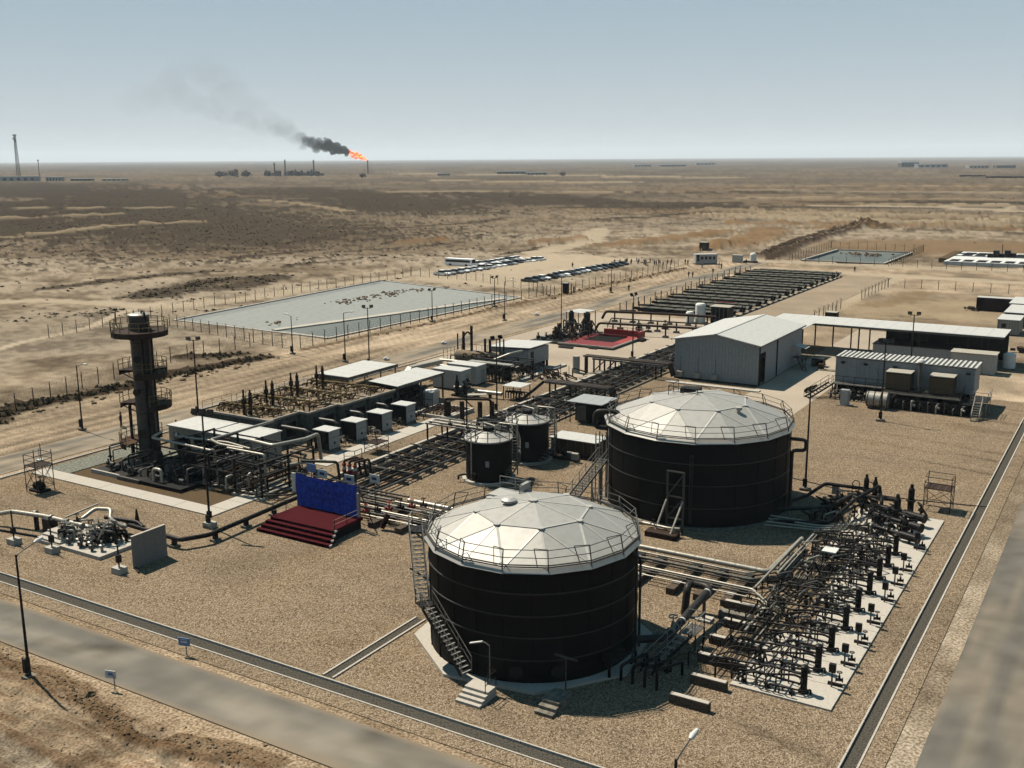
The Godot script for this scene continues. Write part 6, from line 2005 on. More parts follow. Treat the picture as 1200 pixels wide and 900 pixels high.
func substation() -> void:
	var o := thing("switchgear_house", "long grey switchgear house on a dark undercroft with a ribbed white roof", "building", V(-26, 0, -144.5))
	var x0 := -35.2
	var x1 := -17.6
	slab(o, "wall", V(x0, 1.9, -142.5), V(x1, 5.25, -147.2), "wall_grey")
	slab(o, "roof", V(x0 - 0.1, 5.25, -142.35), V(x1 + 0.1, 5.36, -147.3), "wall_green")
	for k in 30:
		bars(o, "roof_rib", [[V(x0 + 0.2 + k * 0.6, 5.41, -142.36), V(x0 + 0.2 + k * 0.6, 5.41, -147.28)]], 0.3, "roof_white", 0.1)
	for k in 29:
		bars(o, "wall_rib", [[V(x0 + 0.3 + k * 0.6, 1.95, -142.48), V(x0 + 0.3 + k * 0.6, 5.2, -142.48)]], 0.05, "wall_grey")
	for x in [-34.2, -31.2, -27.4, -18.4]:
		var b := Mb.new()
		b.span(V(x - 0.25, 4.5, -142.49), V(x + 0.25, 4.75, -142.2))
		part("wall_light", b, M.dark_steel, o)
	for e in [[-33.4, 3.4], [-30.6, 3.6]]:
		slab(o, "door", V(e[0], 1.95, -142.47), V(e[0] + 1.0, 4.0, -142.42), "wall_grey")
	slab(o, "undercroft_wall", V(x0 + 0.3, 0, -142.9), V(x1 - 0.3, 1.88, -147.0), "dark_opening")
	for k in 8:
		bars(o, "stilt", [[V(x0 + 0.2 + k * 2.45, 0, -142.3), V(x0 + 0.2 + k * 2.45, 1.9, -142.3)]], 0.25, "dark_steel")
	slab(o, "gallery_deck", V(x0, 1.8, -140.9), V(-27.6, 1.9, -142.45), "grey_steel")
	handrail(o, [V(x0, 1.9, -140.95), V(-27.8, 1.9, -140.95)], "dark_steel", 1.1, 0.05)
	for k in 5:
		bars(o, "deck_post", [[V(x0 + 0.1 + k * 1.85, 0, -141.0), V(x0 + 0.1 + k * 1.85, 1.8, -141.0)]], 0.13, "dark_steel")
	flight(o, V(-37.9, 0.0, -138.6), V(-35.4, 1.85, -141.4), V(0.75, 0, 0.66), 1.1, 8, "dark_steel", "dark_steel")
	for i in 12:
		pipe(o, [V(-35.0 + i * 0.62, 0.1, -139.8), V(-35.0 + i * 0.62, rng.randf_range(0.8, 1.6), -139.8), V(-35.0 + i * 0.62, 1.2, -142.0)], 0.1, ["pipe_dark", "cladding", "pipe_black"][i % 3])
		valve(o, V(-35.0 + i * 0.62, 0.8, -139.8), 1.3, i, ["galvanised", "dark_steel"][i % 2])
	o = thing("transformer_deck", "dark raised deck with two brown louvred coolers and a capped chimney before the switchgear house", "platform", V(-22, 0, -139))
	slab(o, "deck", V(-28.0, 1.9, -138.0), V(-18.6, 2.05, -142.2), "dark_steel")
	slab(o, "deck_edge", V(-28.1, 1.95, -137.9), V(-18.5, 2.12, -138.0), "cladding")
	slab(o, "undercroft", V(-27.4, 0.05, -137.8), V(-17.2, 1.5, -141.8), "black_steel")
	for k in 7:
		bars(o, "post", [[V(-28.0 + k * 1.55, 0, -138.1), V(-28.0 + k * 1.55, 1.9, -138.1)]], 0.18, "dark_steel")
	handrail(o, [V(-28.0, 2.05, -138.1), V(-18.6, 2.05, -138.1), V(-18.6, 2.05, -142.0)], "dark_steel", 1.1, 0.05)
	for e in [[-28.0, -24.9, 3.0], [-22.6, -19.7, 2.9]]:
		var s := slab(o, "louvred_cooler", V(e[0], 2.1, -139.8), V(e[1], 4.35, -142.2), "wood")
		for k in 9:
			var b := Mb.new()
			b.beam(V(e[0] + 0.05, 2.3 + k * 0.22, -139.76), V(e[1] - 0.05, 2.3 + k * 0.22, -139.76), 0.1, 0.13)
			part("slat", b, M.louvre, s)
		slab(o, "cooler_lid", V(e[0] - 0.05, 4.36, -139.7), V(e[1] + 0.05, 4.46, -142.25), "wall_beige")
	var b2 := Mb.new()
	b2.cyl(V(-23.8, 2.0, -140.0), V(-23.8, 6.0, -140.0), 0.24, -1, 14)
	b2.cyl(V(-23.8, 2.0, -140.0), V(-23.8, 3.0, -140.0), 0.36, -1, 14)
	part("chimney", b2, M.grey_steel, o)
	b2 = Mb.new()
	b2.lathe(V(-23.8, 6.1, -140.0), [Vector2(0.3, -0.1), Vector2(0.55, 0), Vector2(0.4, 0.25), Vector2(0, 0.35)], 16)
	part("chimney_cap", b2, M.white_paint, o)
	for i in 10:
		pipe(o, [V(-27.2 + i, 0.1, -137.6), V(-27.2 + i, rng.randf_range(0.7, 1.6), -137.6), V(-26.6 + i, 1.2, -138.6)], 0.09, ["cladding", "pipe_dark", "grey_steel"][i % 3])
		valve(o, V(-27.0 + i, 0.8, -137.6), 1.3, i, ["galvanised", "dark_steel", "dark_steel"][i % 3])
	o = thing("side_platform", "small railed platform on legs at the right end of the switchgear house", "platform", V(-16.3, 0, -141))
	slab(o, "deck", V(-17.4, 1.9, -138.6), V(-15.4, 2.0, -142.0), "dark_steel")
	handrail(o, [V(-17.4, 2.0, -138.6), V(-15.4, 2.0, -138.6), V(-15.4, 2.0, -142.0)], "galvanised", 1.1, 0.06)
	for e in [[-17.3, -138.7], [-15.5, -138.7], [-15.5, -141.9]]:
		bars(o, "leg", [[V(e[0], 0, e[1]), V(e[0], 1.9, e[1])]], 0.1, "galvanised")
	flight(o, V(-16.4, 0.0, -135.8), V(-16.4, 1.9, -138.5), V(1, 0, 0), 0.9, 8, "dark_steel", "galvanised")
	o = thing("fuel_tank", "round-topped ribbed silver tank in front of the switchgear house", "tank", V(-28.2, 0, -137.2))
	var b := Mb.new()
	b.cyl(V(-29.6, 1.15, -137.3), V(-26.9, 1.15, -137.3), 1.0, -1, 24)
	part("body", b, M.cladding, o)
	for k in 4:
		b = Mb.new()
		b.lathe(V(0, 0, 0), [Vector2(1.0, 0), Vector2(1.06, 0), Vector2(1.06, 0.08), Vector2(1.0, 0.08)], 24)
		put("hoop", b.mesh(), M.dark_steel, o, Transform3D(Basis(V(0, 0, 1), PI / 2), V(-29.4 + k * 0.82, 1.15, -137.3) - org))
	slab(o, "saddle", V(-29.3, 0, -136.8), V(-28.9, 0.6, -137.8), "old_concrete")
	slab(o, "saddle", V(-27.6, 0, -136.8), V(-27.2, 0.6, -137.8), "old_concrete")
	pipe(o, [V(-26.8, 0.3, -137.0), V(-26.5, 1.6, -137.0), V(-25.9, 2.2, -137.2)], 0.12, "dark_steel")
	o = thing("control_cabinet", "upright pale grey cabinet standing left of the silver tank", "cabinet", V(-32.3, 0, -136.9))
	slab(o, "body", V(-32.9, 0.1, -136.5), V(-31.8, 2.1, -137.2), "wall_grey")
	slab(o, "door", V(-32.8, 0.2, -136.49), V(-31.9, 2.0, -136.45), "wall_white")
	slab(o, "plinth", V(-33.3, 0, -136.2), V(-31.4, 0.1, -137.6), "old_concrete")


func containers() -> void:
	var o := thing("shipping_container", "dark brown shipping container at the far right of the sandy lot", "container", V(-27, 0, -239))
	slab(o, "body", V(-30.3, 0.1, -237.8), V(-22.0, 2.75, -240.3), "brown_container")
	slab(o, "roof", V(-30.4, 2.76, -237.7), V(-21.9, 2.84, -240.4), "wall_white")
	for k in 20:
		bars(o, "wall_rib", [[V(-30.1 + k * 0.41, 0.2, -237.78), V(-30.1 + k * 0.41, 2.7, -237.78)]], 0.12, "brown_container")
	bars(o, "corner_post", [[V(-30.3, 0.1, -237.75), V(-30.3, 2.75, -237.75)], [V(-22.0, 0.1, -237.75), V(-22.0, 2.75, -237.75)]], 0.14, "brown_steel")
	var k2 := 0
	for e in [[-22.6, -19.0, -206.9, -213.9, "wall_beige", "nearest"], [-22.6, -16.0, -217.0, -229.0, "wall_green", "middle"], [-23.3, -16.0, -231.0, -242.0, "wall_beige", "farthest"]]:
		o = thing("cabin", e[5] + " of three grey site cabins with white roofs at the right edge", "cabin", V((e[0] + e[1]) / 2, 0, e[2]))
		slab(o, "wall", V(e[0], 0.15, e[2]), V(e[1], 2.75, e[3]), e[4])
		slab(o, "roof", V(e[0] - 0.15, 2.76, e[2] + 0.15), V(e[1] + 0.15, 2.86, e[3] - 0.15), "roof_white")
		for k in 8:
			bars(o, "wall_joint", [[V(lerpf(e[0], e[1], (k + 0.5) / 8.0), 0.2, e[2] + 0.01), V(lerpf(e[0], e[1], (k + 0.5) / 8.0), 2.7, e[2] + 0.01)]], 0.04, "grey_steel")
		slab(o, "window", V(lerpf(e[0], e[1], 0.2), 1.3, e[2] + 0.02), V(lerpf(e[0], e[1], 0.4), 2.1, e[2] + 0.04), "car_glass")
		k2 += 1
	o = thing("brown_tank", "small brown cube tank with a pale lid behind the long canopy", "tank", V(-52.6, 0, -207))
	slab(o, "body", V(-53.7, 0.1, -206.6), V(-51.5, 1.9, -208.6), "brown_steel")
	slab(o, "lid", V(-53.75, 1.91, -206.5), V(-51.45, 2.0, -208.7), "wall_beige")
	bars(o, "post", [[V(-53.6, 2.0, -206.7), V(-53.6, 2.7, -206.7)], [V(-52.2, 2.0, -208.5), V(-52.2, 3.2, -208.5)]], 0.08, "brown_steel")
	var j := 0
	for e in [[-23.2, -204.5], [-31.6, -237.6], [-17.0, -190.0]]:
		o = thing("scrap_heap", ["dark heap of scrap beside the nearest site cabin", "dark heap beside the brown shipping container", "rusty heap of pipe ends right of the long canopy"][j], "scrap", V(e[0], 0, e[1]))
		for i in 6:
			var b := Mb.new()
			var q := V(e[0] + rng.randfn(0, 0.6), 0.25 + 0.2 * (i % 3), e[1] + rng.randfn(0, 0.6))
			b.box(q, V(rng.randf_range(0.4, 1.2), rng.randf_range(0.2, 0.5), rng.randf_range(0.4, 1.2)), Basis(Vector3.UP, rng.randf() * 3))
			part("scrap_piece", b, [M.brown_steel, M.dark_steel, M.rust_steel][i % 3], o)
		j += 1


func evaporation_rows() -> void:
	# nine pairs of long dark troughs with groups of posts at their left ends
	for k in 9:
		var z := -201.4 - k * 10.25
		var xl := -91.6 - k * 0.45
		var o := thing("trough_row", ordinal(k) + " of nine rows of long dark troughs, counted from the near end", "troughs", V(xl, 0, z), "rows of long dark troughs")
		for s in [0.0, -4.3]:
			var b := Mb.new()
			var xa: float = xl + (0.0 if s == 0.0 else 0.8)
			b.quad(V(xa, 1.0, z + s - 2.5), V(-71.6, 1.0, z + s - 2.5), V(-71.6, 0.45, z + s - 1.4), V(xa, 0.45, z + s - 1.4))
			b.quad(V(xa, 0.45, z + s - 1.4), V(-71.6, 0.45, z + s - 1.4), V(-71.6, 1.0, z + s), V(xa, 1.0, z + s))
			part("trough_bed", b, M.trough, o)
			b = Mb.new()
			b.span(V(xa, 0.25, z + s), V(-71.6, 1.02, z + s + 0.12))
			part("trough_wall", b, M.dark_opening, o)
			b = Mb.new()
			b.span(V(xa, 0.7, z + s - 2.6), V(-71.6, 1.02, z + s - 2.5))
			part("trough_wall", b, M.black_steel, o)
			for i in 7:
				var x := -72.5 - i * 2.9
				bars(o, "stay", [[V(x, 1.0, z + s), V(x, 1.0, z + s - 2.5)]], 0.09, "dark_steel")
			bars(o, "end_post", [[V(-72.2, 0, z + s + 0.3), V(-72.2, 1.7, z + s + 0.3)]], 0.14, "brown_steel")
			bars(o, "nose", [[V(xa - 1.1, 0.75, z + s - 0.7), V(xa, 0.75, z + s - 0.3)]], 0.5, "black_steel", 0.5)
		for i in 4:
			bars(o, "marker_post", [[V(xl - 3.6 + i * 1.25, 0, z + 1.2 - 0.5 * i), V(xl - 3.6 + i * 1.25, 1.9 + 0.3 * (i % 2), z + 1.2 - 0.5 * i)]], 0.16, "grey_steel")
		bars(o, "foot_rail", [[V(xl - 3.8, 0.15, z + 1.0), V(xl - 0.6, 0.15, z - 0.4)]], 0.5, "dark_steel", 0.25)
	var o2 := thing("edge_kerb", "kerb of alternating white and dark blocks along the right ends of the troughs", "kerb", V(-70.8, 0, -245))
	for k in 45:
		slab(o2, "kerb_block", V(-71.2, 0, -200.0 - k * 1.95), V(-70.8, 0.3, -200.0 - k * 1.95 - 1.9), "wall_beige" if k % 2 else "black_steel")
	# tanks at the near corner
	for e in [[-76.3, -192.4, 0.8, 2.0, "shorter"], [-74.6, -193.6, 1.0, 3.6, "taller"]]:
		o2 = thing("chemical_tank", e[4] + " of two white upright tanks at the near right corner of the troughs", "tank", V(e[0], 0, e[1]))
		var b := Mb.new()
		b.lathe(V(e[0], 0, e[1]), [Vector2(e[2], 0), Vector2(e[2], e[3]), Vector2(e[2] * 0.8, e[3] + 0.3), Vector2(0, e[3] + 0.4)], 16)
		part("tank_body", b, M.poly_tank, o2)
		slab(o2, "plinth", V(e[0] - e[2] - 0.2, 0, e[1] + e[2] + 0.2), V(e[0] + e[2] + 0.2, 0.15, e[1] - e[2] - 0.2), "old_concrete")
	o2 = thing("louvred_unit", "dark louvred unit with a pale roof and red rail beside the white upright tanks", "machine", V(-70.8, 0, -195.5))
	slab(o2, "body", V(-72.6, 0, -194.0), V(-69.0, 3.3, -197.0), "black_steel")
	for k in 5:
		bars(o2, "louvre_post", [[V(-72.5 + k * 0.85, 0, -193.9), V(-72.5 + k * 0.85, 3.2, -193.9)]], 0.15, "grey_steel")
	slab(o2, "unit_roof", V(-72.9, 3.32, -193.7), V(-68.8, 3.42, -197.2), "wall_beige")
	bars(o2, "red_rail", [[V(-72.8, 3.9, -197.3), V(-69.0, 3.9, -197.3)]], 0.15, "red_bright")


# ---------------------------------------------------------------- manifolds, skids, stage
func front_manifold() -> void:
	var k := 0
	for z in [-58.9, -62.1, -65.3, -69.0, -72.5, -76.0, -79.2, -82.2, -85.1]:
		var o := thing("well_manifold", ["nearest", "second", "third", "fourth", "fifth", "sixth", "seventh", "eighth", "farthest"][k] + " of nine small manifolds of thin black pipes, each with an upright black drum", "manifold", V(-15.3, 0, z), "small manifolds with upright drums")
		var x := -15.3
		var b := Mb.new()
		b.lathe(V(x, 0.14, z), [Vector2(0.34, 0), Vector2(0.34, 0.08), Vector2(0.21, 0.12), Vector2(0.21, 1.6), Vector2(0.26, 1.61), Vector2(0.26, 1.68), Vector2(0.1, 1.78), Vector2(0, 1.8)], 16)
		part("drum", b, M.pipe_black, o)
		var r := rng.randf_range(-0.15, 0.15)
		pipe(o, [V(x - 0.1, 1.0, z), V(x - 0.6, 1.15, z + 0.1), V(x - 2.5, 0.95 + r, z + 0.35), V(x - 3.9, 0.9, z + 0.6), V(x - 3.9, 0.15, z + 0.6)], 0.075, "pipe_black")
		pipe(o, [V(x - 0.2, 0.75, z + 0.3), V(x - 2.8, 0.95, z + 0.5), V(x - 4.3, 0.5, z + 0.7), V(x - 4.3, 0.16, z + 0.7)], 0.07, "pipe_black")
		pipe(o, [V(x - 3.9, 0.4, z + 0.95), V(x - 2.2, 1.25, z - 0.9), V(x - 1.7, 1.25, z - 1.1), V(x - 1.7, 0.16, z - 1.1)], 0.07, "pipe_black")
		pipe(o, [V(x - 2.2, 0.5, z + 0.9), V(x + 0.2, 0.5, z + 0.6), V(x + 0.5, 0.5, z + 0.2), V(x + 0.5, 0.16, z + 0.2)], 0.06, "pipe_black")
		for j in 4:
			var px := x - 3.2 + j * 0.62 + r
			pipe(o, [V(px, 0.16, z - 0.9), V(px, 0.75 + 0.12 * j, z - 0.9), V(px, 0.75 + 0.12 * j, z + 0.8), V(px, 0.16, z + 0.8)], 0.05, ["pipe_black", "grey_steel", "pipe_black", "pipe_dark"][j], "pipe", 6)
		for j in 3:
			pipe(o, [V(x - 2.6 + j * 0.8, 0.3, z + 0.85), V(x - 2.6 + j * 0.8, 0.7, z + 1.05), V(x - 2.0 + j * 0.8, 0.7, z + 1.05), V(x - 2.0 + j * 0.8, 0.2, z + 1.05)], 0.05, "pipe_dark", "pipe", 6)
		pipe(o, [V(x - 6.0, 0.72, z - 0.5), V(x - 3.6, 0.9, z - 0.5), V(x - 2.0, 1.15, z - 0.3), V(x - 0.2, 1.2, z - 0.1)], 0.08, "pipe_black")
		pipe(o, [V(x - 4.4, 0.16, z - 0.2), V(x - 4.4, 1.2 + r, z - 0.2), V(x - 5.2, 1.2 + r, z - 0.2), V(x - 5.2, 0.7, z - 0.9)], 0.06, "pipe_dark")
		pipe(o, [V(x - 1.1, 0.16, z - 0.6), V(x - 1.1, 1.25, z - 0.6), V(x - 0.3, 1.45, z - 0.3)], 0.05, "pipe_dark", "pipe", 6)
		for j in 6:
			valve(o, V(x - 3.6 + j * 0.7, [0.5, 1.15, 0.8][j % 3], z + [0.8, -0.5, 0.35][j % 3]), rng.randf_range(0.55, 0.85), j * 0.8, ["pipe_black", "dark_steel", "dark_steel"][j % 3])
		for j in 3:
			slab(o, "pipe_foot", V(x - 3.7 + j * 1.5, 0.13, z + 0.7), V(x - 3.4 + j * 1.5, 0.3, z + 0.45), "dark_steel")
		bars(o, "ladder_rail", [[V(x - 2.9, 0.3, z + 0.9), V(x - 2.1, 1.3, z - 0.2)], [V(x - 2.5, 0.3, z + 1.0), V(x - 1.7, 1.3, z - 0.1)]], 0.05, "pipe_black")
		gauge(o, V(x - 0.6, 1.75, z), 1.2)
		gauge(o, V(x - 2.4, 1.45, z + 0.3), 1.2)
		k += 1
	k = 0
	for z in [-60.4, -63.5, -67.0, -70.6, -75.0, -78.4, -81.6, -87.0]:
		var o := thing("junction_box", ["nearest", "second", "third", "fourth", "fifth", "sixth", "seventh", "farthest"][k] + " of eight junction boxes on posts along the right edge of the manifold slab", "junction box", V(-14.0, 0, z), "junction boxes on posts")
		bars(o, "post", [[V(-14.0, 0.1, z), V(-14.0, 1.25, z)]], 0.09, "grey_steel")
		slab(o, "box", V(-14.2, 1.1, z + 0.12), V(-13.8, 1.65, z - 0.12), "dark_steel")
		slab(o, "foot_rail", V(-14.3, 0.12, z - 0.2), V(-13.4, 0.3, z - 0.35), "dark_steel")
		valve(o, V(-13.7, 0.4, z - 0.6), 1.2, 0.3)
		k += 1
	# sleepers with the pipes that feed the manifolds
	var o := thing("feeder_rack", "row of long concrete sleepers carrying thin dark pipes left of the small manifolds", "pipe rack", V(-21, 0, -62))
	var sl := [[-53.9, -21.9, -19.4], [-56.8, -21.7, -19.4], [-59.75, -22.4, -19.2], [-62.6, -22.7, -19.3], [-65.5, -22.8, -20.5], [-68.5, -23.8, -20.6]]
	for e in sl:
		slab(o, "sleeper", V(e[1], 0, e[0] + 0.2), V(e[2], 0.58, e[0] - 0.2), "sleeper")
		slab(o, "bearing_plate", V(e[1] + 0.05, 0.58, e[0] + 0.17), V(e[2] - 0.05, 0.61, e[0] - 0.17), "concrete")
	slab(o, "sleeper", V(-23.6, 0, -66.6), V(-21.2, 0.5, -67.2), "old_concrete")
	for z in [-75.5, -79.0, -82.5, -86.0, -89.5]:
		slab(o, "sleeper", V(-21.4, 0, z + 0.25), V(-18.5, 0.55, z - 0.25), "old_concrete")
	for i in 6:
		var x := -21.5 + i * 0.36
		pipe(o, [V(x, 0.68, -59.2 + 0.5 * (i % 3)), V(x, 0.68, -71.0), V(x + 0.5, 0.68, -74.0), V(x + 0.5, 0.68, -92.0)], 0.05, ["pipe_black", "pipe_dark", "pipe_black"][i % 3], "pipe", 6)
		if i % 2:
			valve(o, V(x, 0.75, -61.4 - 0.9 * i), 1.2, PI / 2)
	for i in 10:
		var z := -58.5 - i * 1.25
		pipe(o, [V(-21.4 + 0.2 * (i % 3), 0.68, z), V(-20.4, rng.randf_range(0.75, 1.1), z - 0.2), V(-18.6, rng.randf_range(0.5, 0.9), z - 0.5), V(-18.4, 0.2, z - 0.5)], 0.055, "pipe_black", "pipe", 6)
		if i % 2 == 0:
			pipe(o, [V(-22.6, 0.1, z), V(-22.6, 1.1, z), V(-21.4, 1.1, z), V(-21.4, 0.65, z)], 0.05, "pipe_black", "pipe", 6)
			valve(o, V(-22.0, 1.1, z), 0.9, 0, "dark_steel")
	bars(o, "stand", [[V(-20.6, 0, -58.0), V(-20.6, 1.2, -58.0)], [V(-18.7, 0, -61.0), V(-18.7, 1.6, -61.0)], [V(-21.8, 0, -64.2), V(-21.8, 1.4, -64.2)], [V(-20.2, 0.0, -66.4), V(-20.2, 1.5, -66.4)]], 0.1, "dark_steel")
	# denser valve field further back
	o = thing("valve_field", "dense field of black valves and thin pipes between the far tank and the manifolds", "pipework", V(-19.5, 0, -80))
	for i in 52:
		var x := -22.6 + rng.randf() * 6.2
		var z := -66.6 - rng.randf() * 24.0
		var y := rng.randf_range(0.5, 1.7)
		pipe(o, [V(x, 0.13, z), V(x, y, z), V(x + rng.randf_range(-0.3, 1.6), y, z - rng.randf_range(0.3, 1.6)), V(x + 0.9, 0.13, z - 1.2)], rng.randf_range(0.045, 0.09), ["grey_steel", "pipe_dark", "pipe_black", "cladding"][i % 4], "pipe", 6)
		valve(o, V(x, y * 0.6, z), rng.randf_range(0.7, 1.2), i * 0.7, ["dark_steel", "pipe_black", "galvanised"][i % 3])
	for i in 5:
		pipe(o, [V(-21.9, 0.5, -72.2 - i * 0.55), V(-20.0, 0.5, -72.2 - i * 0.55), V(-18.8, 0.9, -72.9 - i * 0.55), V(-17.6, 0.2, -72.9 - i * 0.55)], 0.06, ["pipe_dark", "grey_steel"][i % 2], "pipe", 6)
	slab(o, "white_cover", V(-19.9, 1.3, -79.6), V(-18.8, 1.4, -80.8), "white_paint")
	for e in [[-19.8, -79.7], [-18.9, -79.7], [-19.8, -80.7], [-18.9, -80.7]]:
		bars(o, "cover_leg", [[V(e[0], 0, e[1]), V(e[0], 1.3, e[1])]], 0.07, "dark_steel")
	# big headers and barrels at the far end
	o = thing("header_station", "thick black headers, barrels and tall valves at the far end of the manifold slab", "pipework", V(-19, 0, -93))
	for e in [[-16.9, -93.2, 2.7, 0.3], [-16.3, -96.2, 2.9, 0.28], [-15.6, -90.2, 1.9, 0.26], [-20.6, -97.6, 2.8, 0.24], [-19.7, -97.2, 2.8, 0.22]]:
		var b := Mb.new()
		b.lathe(V(e[0], 0, e[1]), [Vector2(e[3], 0), Vector2(e[3], e[2] - 0.5), Vector2(e[3] * 0.55, e[2] - 0.3), Vector2(e[3] * 0.5, e[2]), Vector2(0, e[2])], 14)
		part("upright_valve", b, M.pipe_black, o)
		b = Mb.new()
		b.lathe(V(e[0], e[2] * 0.45, e[1]), [Vector2(e[3] * 1.5, 0), Vector2(e[3] * 1.5, 0.14), Vector2(e[3], 0.15)], 14)
		part("flange", b, M.dark_steel, o)
	for e in [[V(-19.0, 0.9, -92.4), V(-14.4, 0.9, -90.4)], [V(-19.0, 0.9, -94.6), V(-14.6, 0.9, -93.0)], [V(-18.4, 0.7, -89.6), V(-14.2, 0.7, -88.0)]]:
		var b := Mb.new()
		var d: Vector3 = e[1] - e[0]
		b.cyl(e[0], e[0] + d * 0.6, 0.2, -1, 14)
		b.cyl(e[0] + d * 0.6, e[0] + d * 0.68, 0.2, 0.34, 14)
		b.cyl(e[0] + d * 0.68, e[1], 0.34, -1, 14)
		part("barrel", b, M.pipe_black, o)
		b = Mb.new()
		b.cyl(e[1], e[1] + d * 0.03, 0.42, -1, 14)
		part("closure_door", b, M.dark_steel, o)
		bars(o, "support", [[V(e[0].x + d.x * 0.3, 0, e[0].z + d.z * 0.3), e[0] + d * 0.3], [V(e[0].x + d.x * 0.85, 0, e[0].z + d.z * 0.85), e[0] + d * 0.85]], 0.2, "dark_steel")
	pipe(o, [V(-27.0, 0.6, -91.0), V(-25.4, 0.6, -95.4), V(-24.4, 1.3, -97.6), V(-19.4, 1.3, -97.9), V(-18.6, 1.3, -95.0), V(-18.6, 0.2, -94.8)], 0.17, "pipe_black", "header_pipe", 10)
	pipe(o, [V(-26.4, 0.9, -89.0), V(-22.6, 0.9, -92.0), V(-21.6, 0.9, -96.6), V(-17.4, 0.9, -97.2)], 0.19, "pipe_dark", "header_pipe", 10)
	pipe(o, [V(-26.0, 0.6, -86.6), V(-21.6, 0.6, -88.6), V(-20.6, 1.6, -93.0), V(-19.2, 2.2, -96.6), V(-19.2, 0.6, -97.4)], 0.16, "pipe_black", "header_pipe", 10)
	for i in 4:
		pipe(o, [V(-26.5, 0.5 + 0.1 * i, -85.6 - i * 0.6), V(-21.9, 0.5, -86.6 - i * 0.6), V(-20.0, 0.5, -88.0 - i * 0.6)], 0.08, "cladding", "pipe", 8)
	for i in 34:
		var x := -23.6 + rng.randf() * 8.4
		var z := -88.6 - rng.randf() * 8.6
		var y := rng.randf_range(0.6, 1.5)
		pipe(o, [V(x, 0.1, z), V(x, y, z), V(x + rng.randf_range(-1.2, 1.4), y, z - rng.randf_range(0.2, 1.4)), V(x + 0.4, 0.1, z - 1.0)], rng.randf_range(0.07, 0.14), ["pipe_black", "pipe_dark", "pipe_black"][i % 3])
		valve(o, V(x, y * 0.6, z), rng.randf_range(1.2, 1.9), i * 1.1, ["dark_steel", "pipe_black"][i % 2])
	for e in [[-21.4, 1.9, -97.0], [-20.2, 1.9, -97.2], [-21.4, 1.2, -96.9], [-20.2, 1.2, -97.1]]:
		var b := Mb.new()
		b.lathe(V(0, 0, 0), [Vector2(0.3, -0.03), Vector2(0.37, -0.03), Vector2(0.37, 0.03), Vector2(0.3, 0.03)], 18)
		put("handwheel", b.mesh(), M.pipe_black, o, Transform3D(Basis(V(1, 0, 0), PI / 2), V(e[0], e[1], e[2]) - org))
	slab(o, "junction_box", V(-23.8, 0.3, -97.8), V(-23.2, 1.2, -98.3), "wall_grey")
	o = thing("guide_cable", "thin dark cable lying across the gravel from the far tank to the right drain", "cable", V(-20, 0, -100.5))
	pipe(o, [V(-29.0, 0.05, -101.8), V(-23.5, 0.05, -100.3), V(-17.2, 0.05, -100.6), V(-10.6, 0.05, -101.9)], 0.045, "pipe_black", "cable", 5)


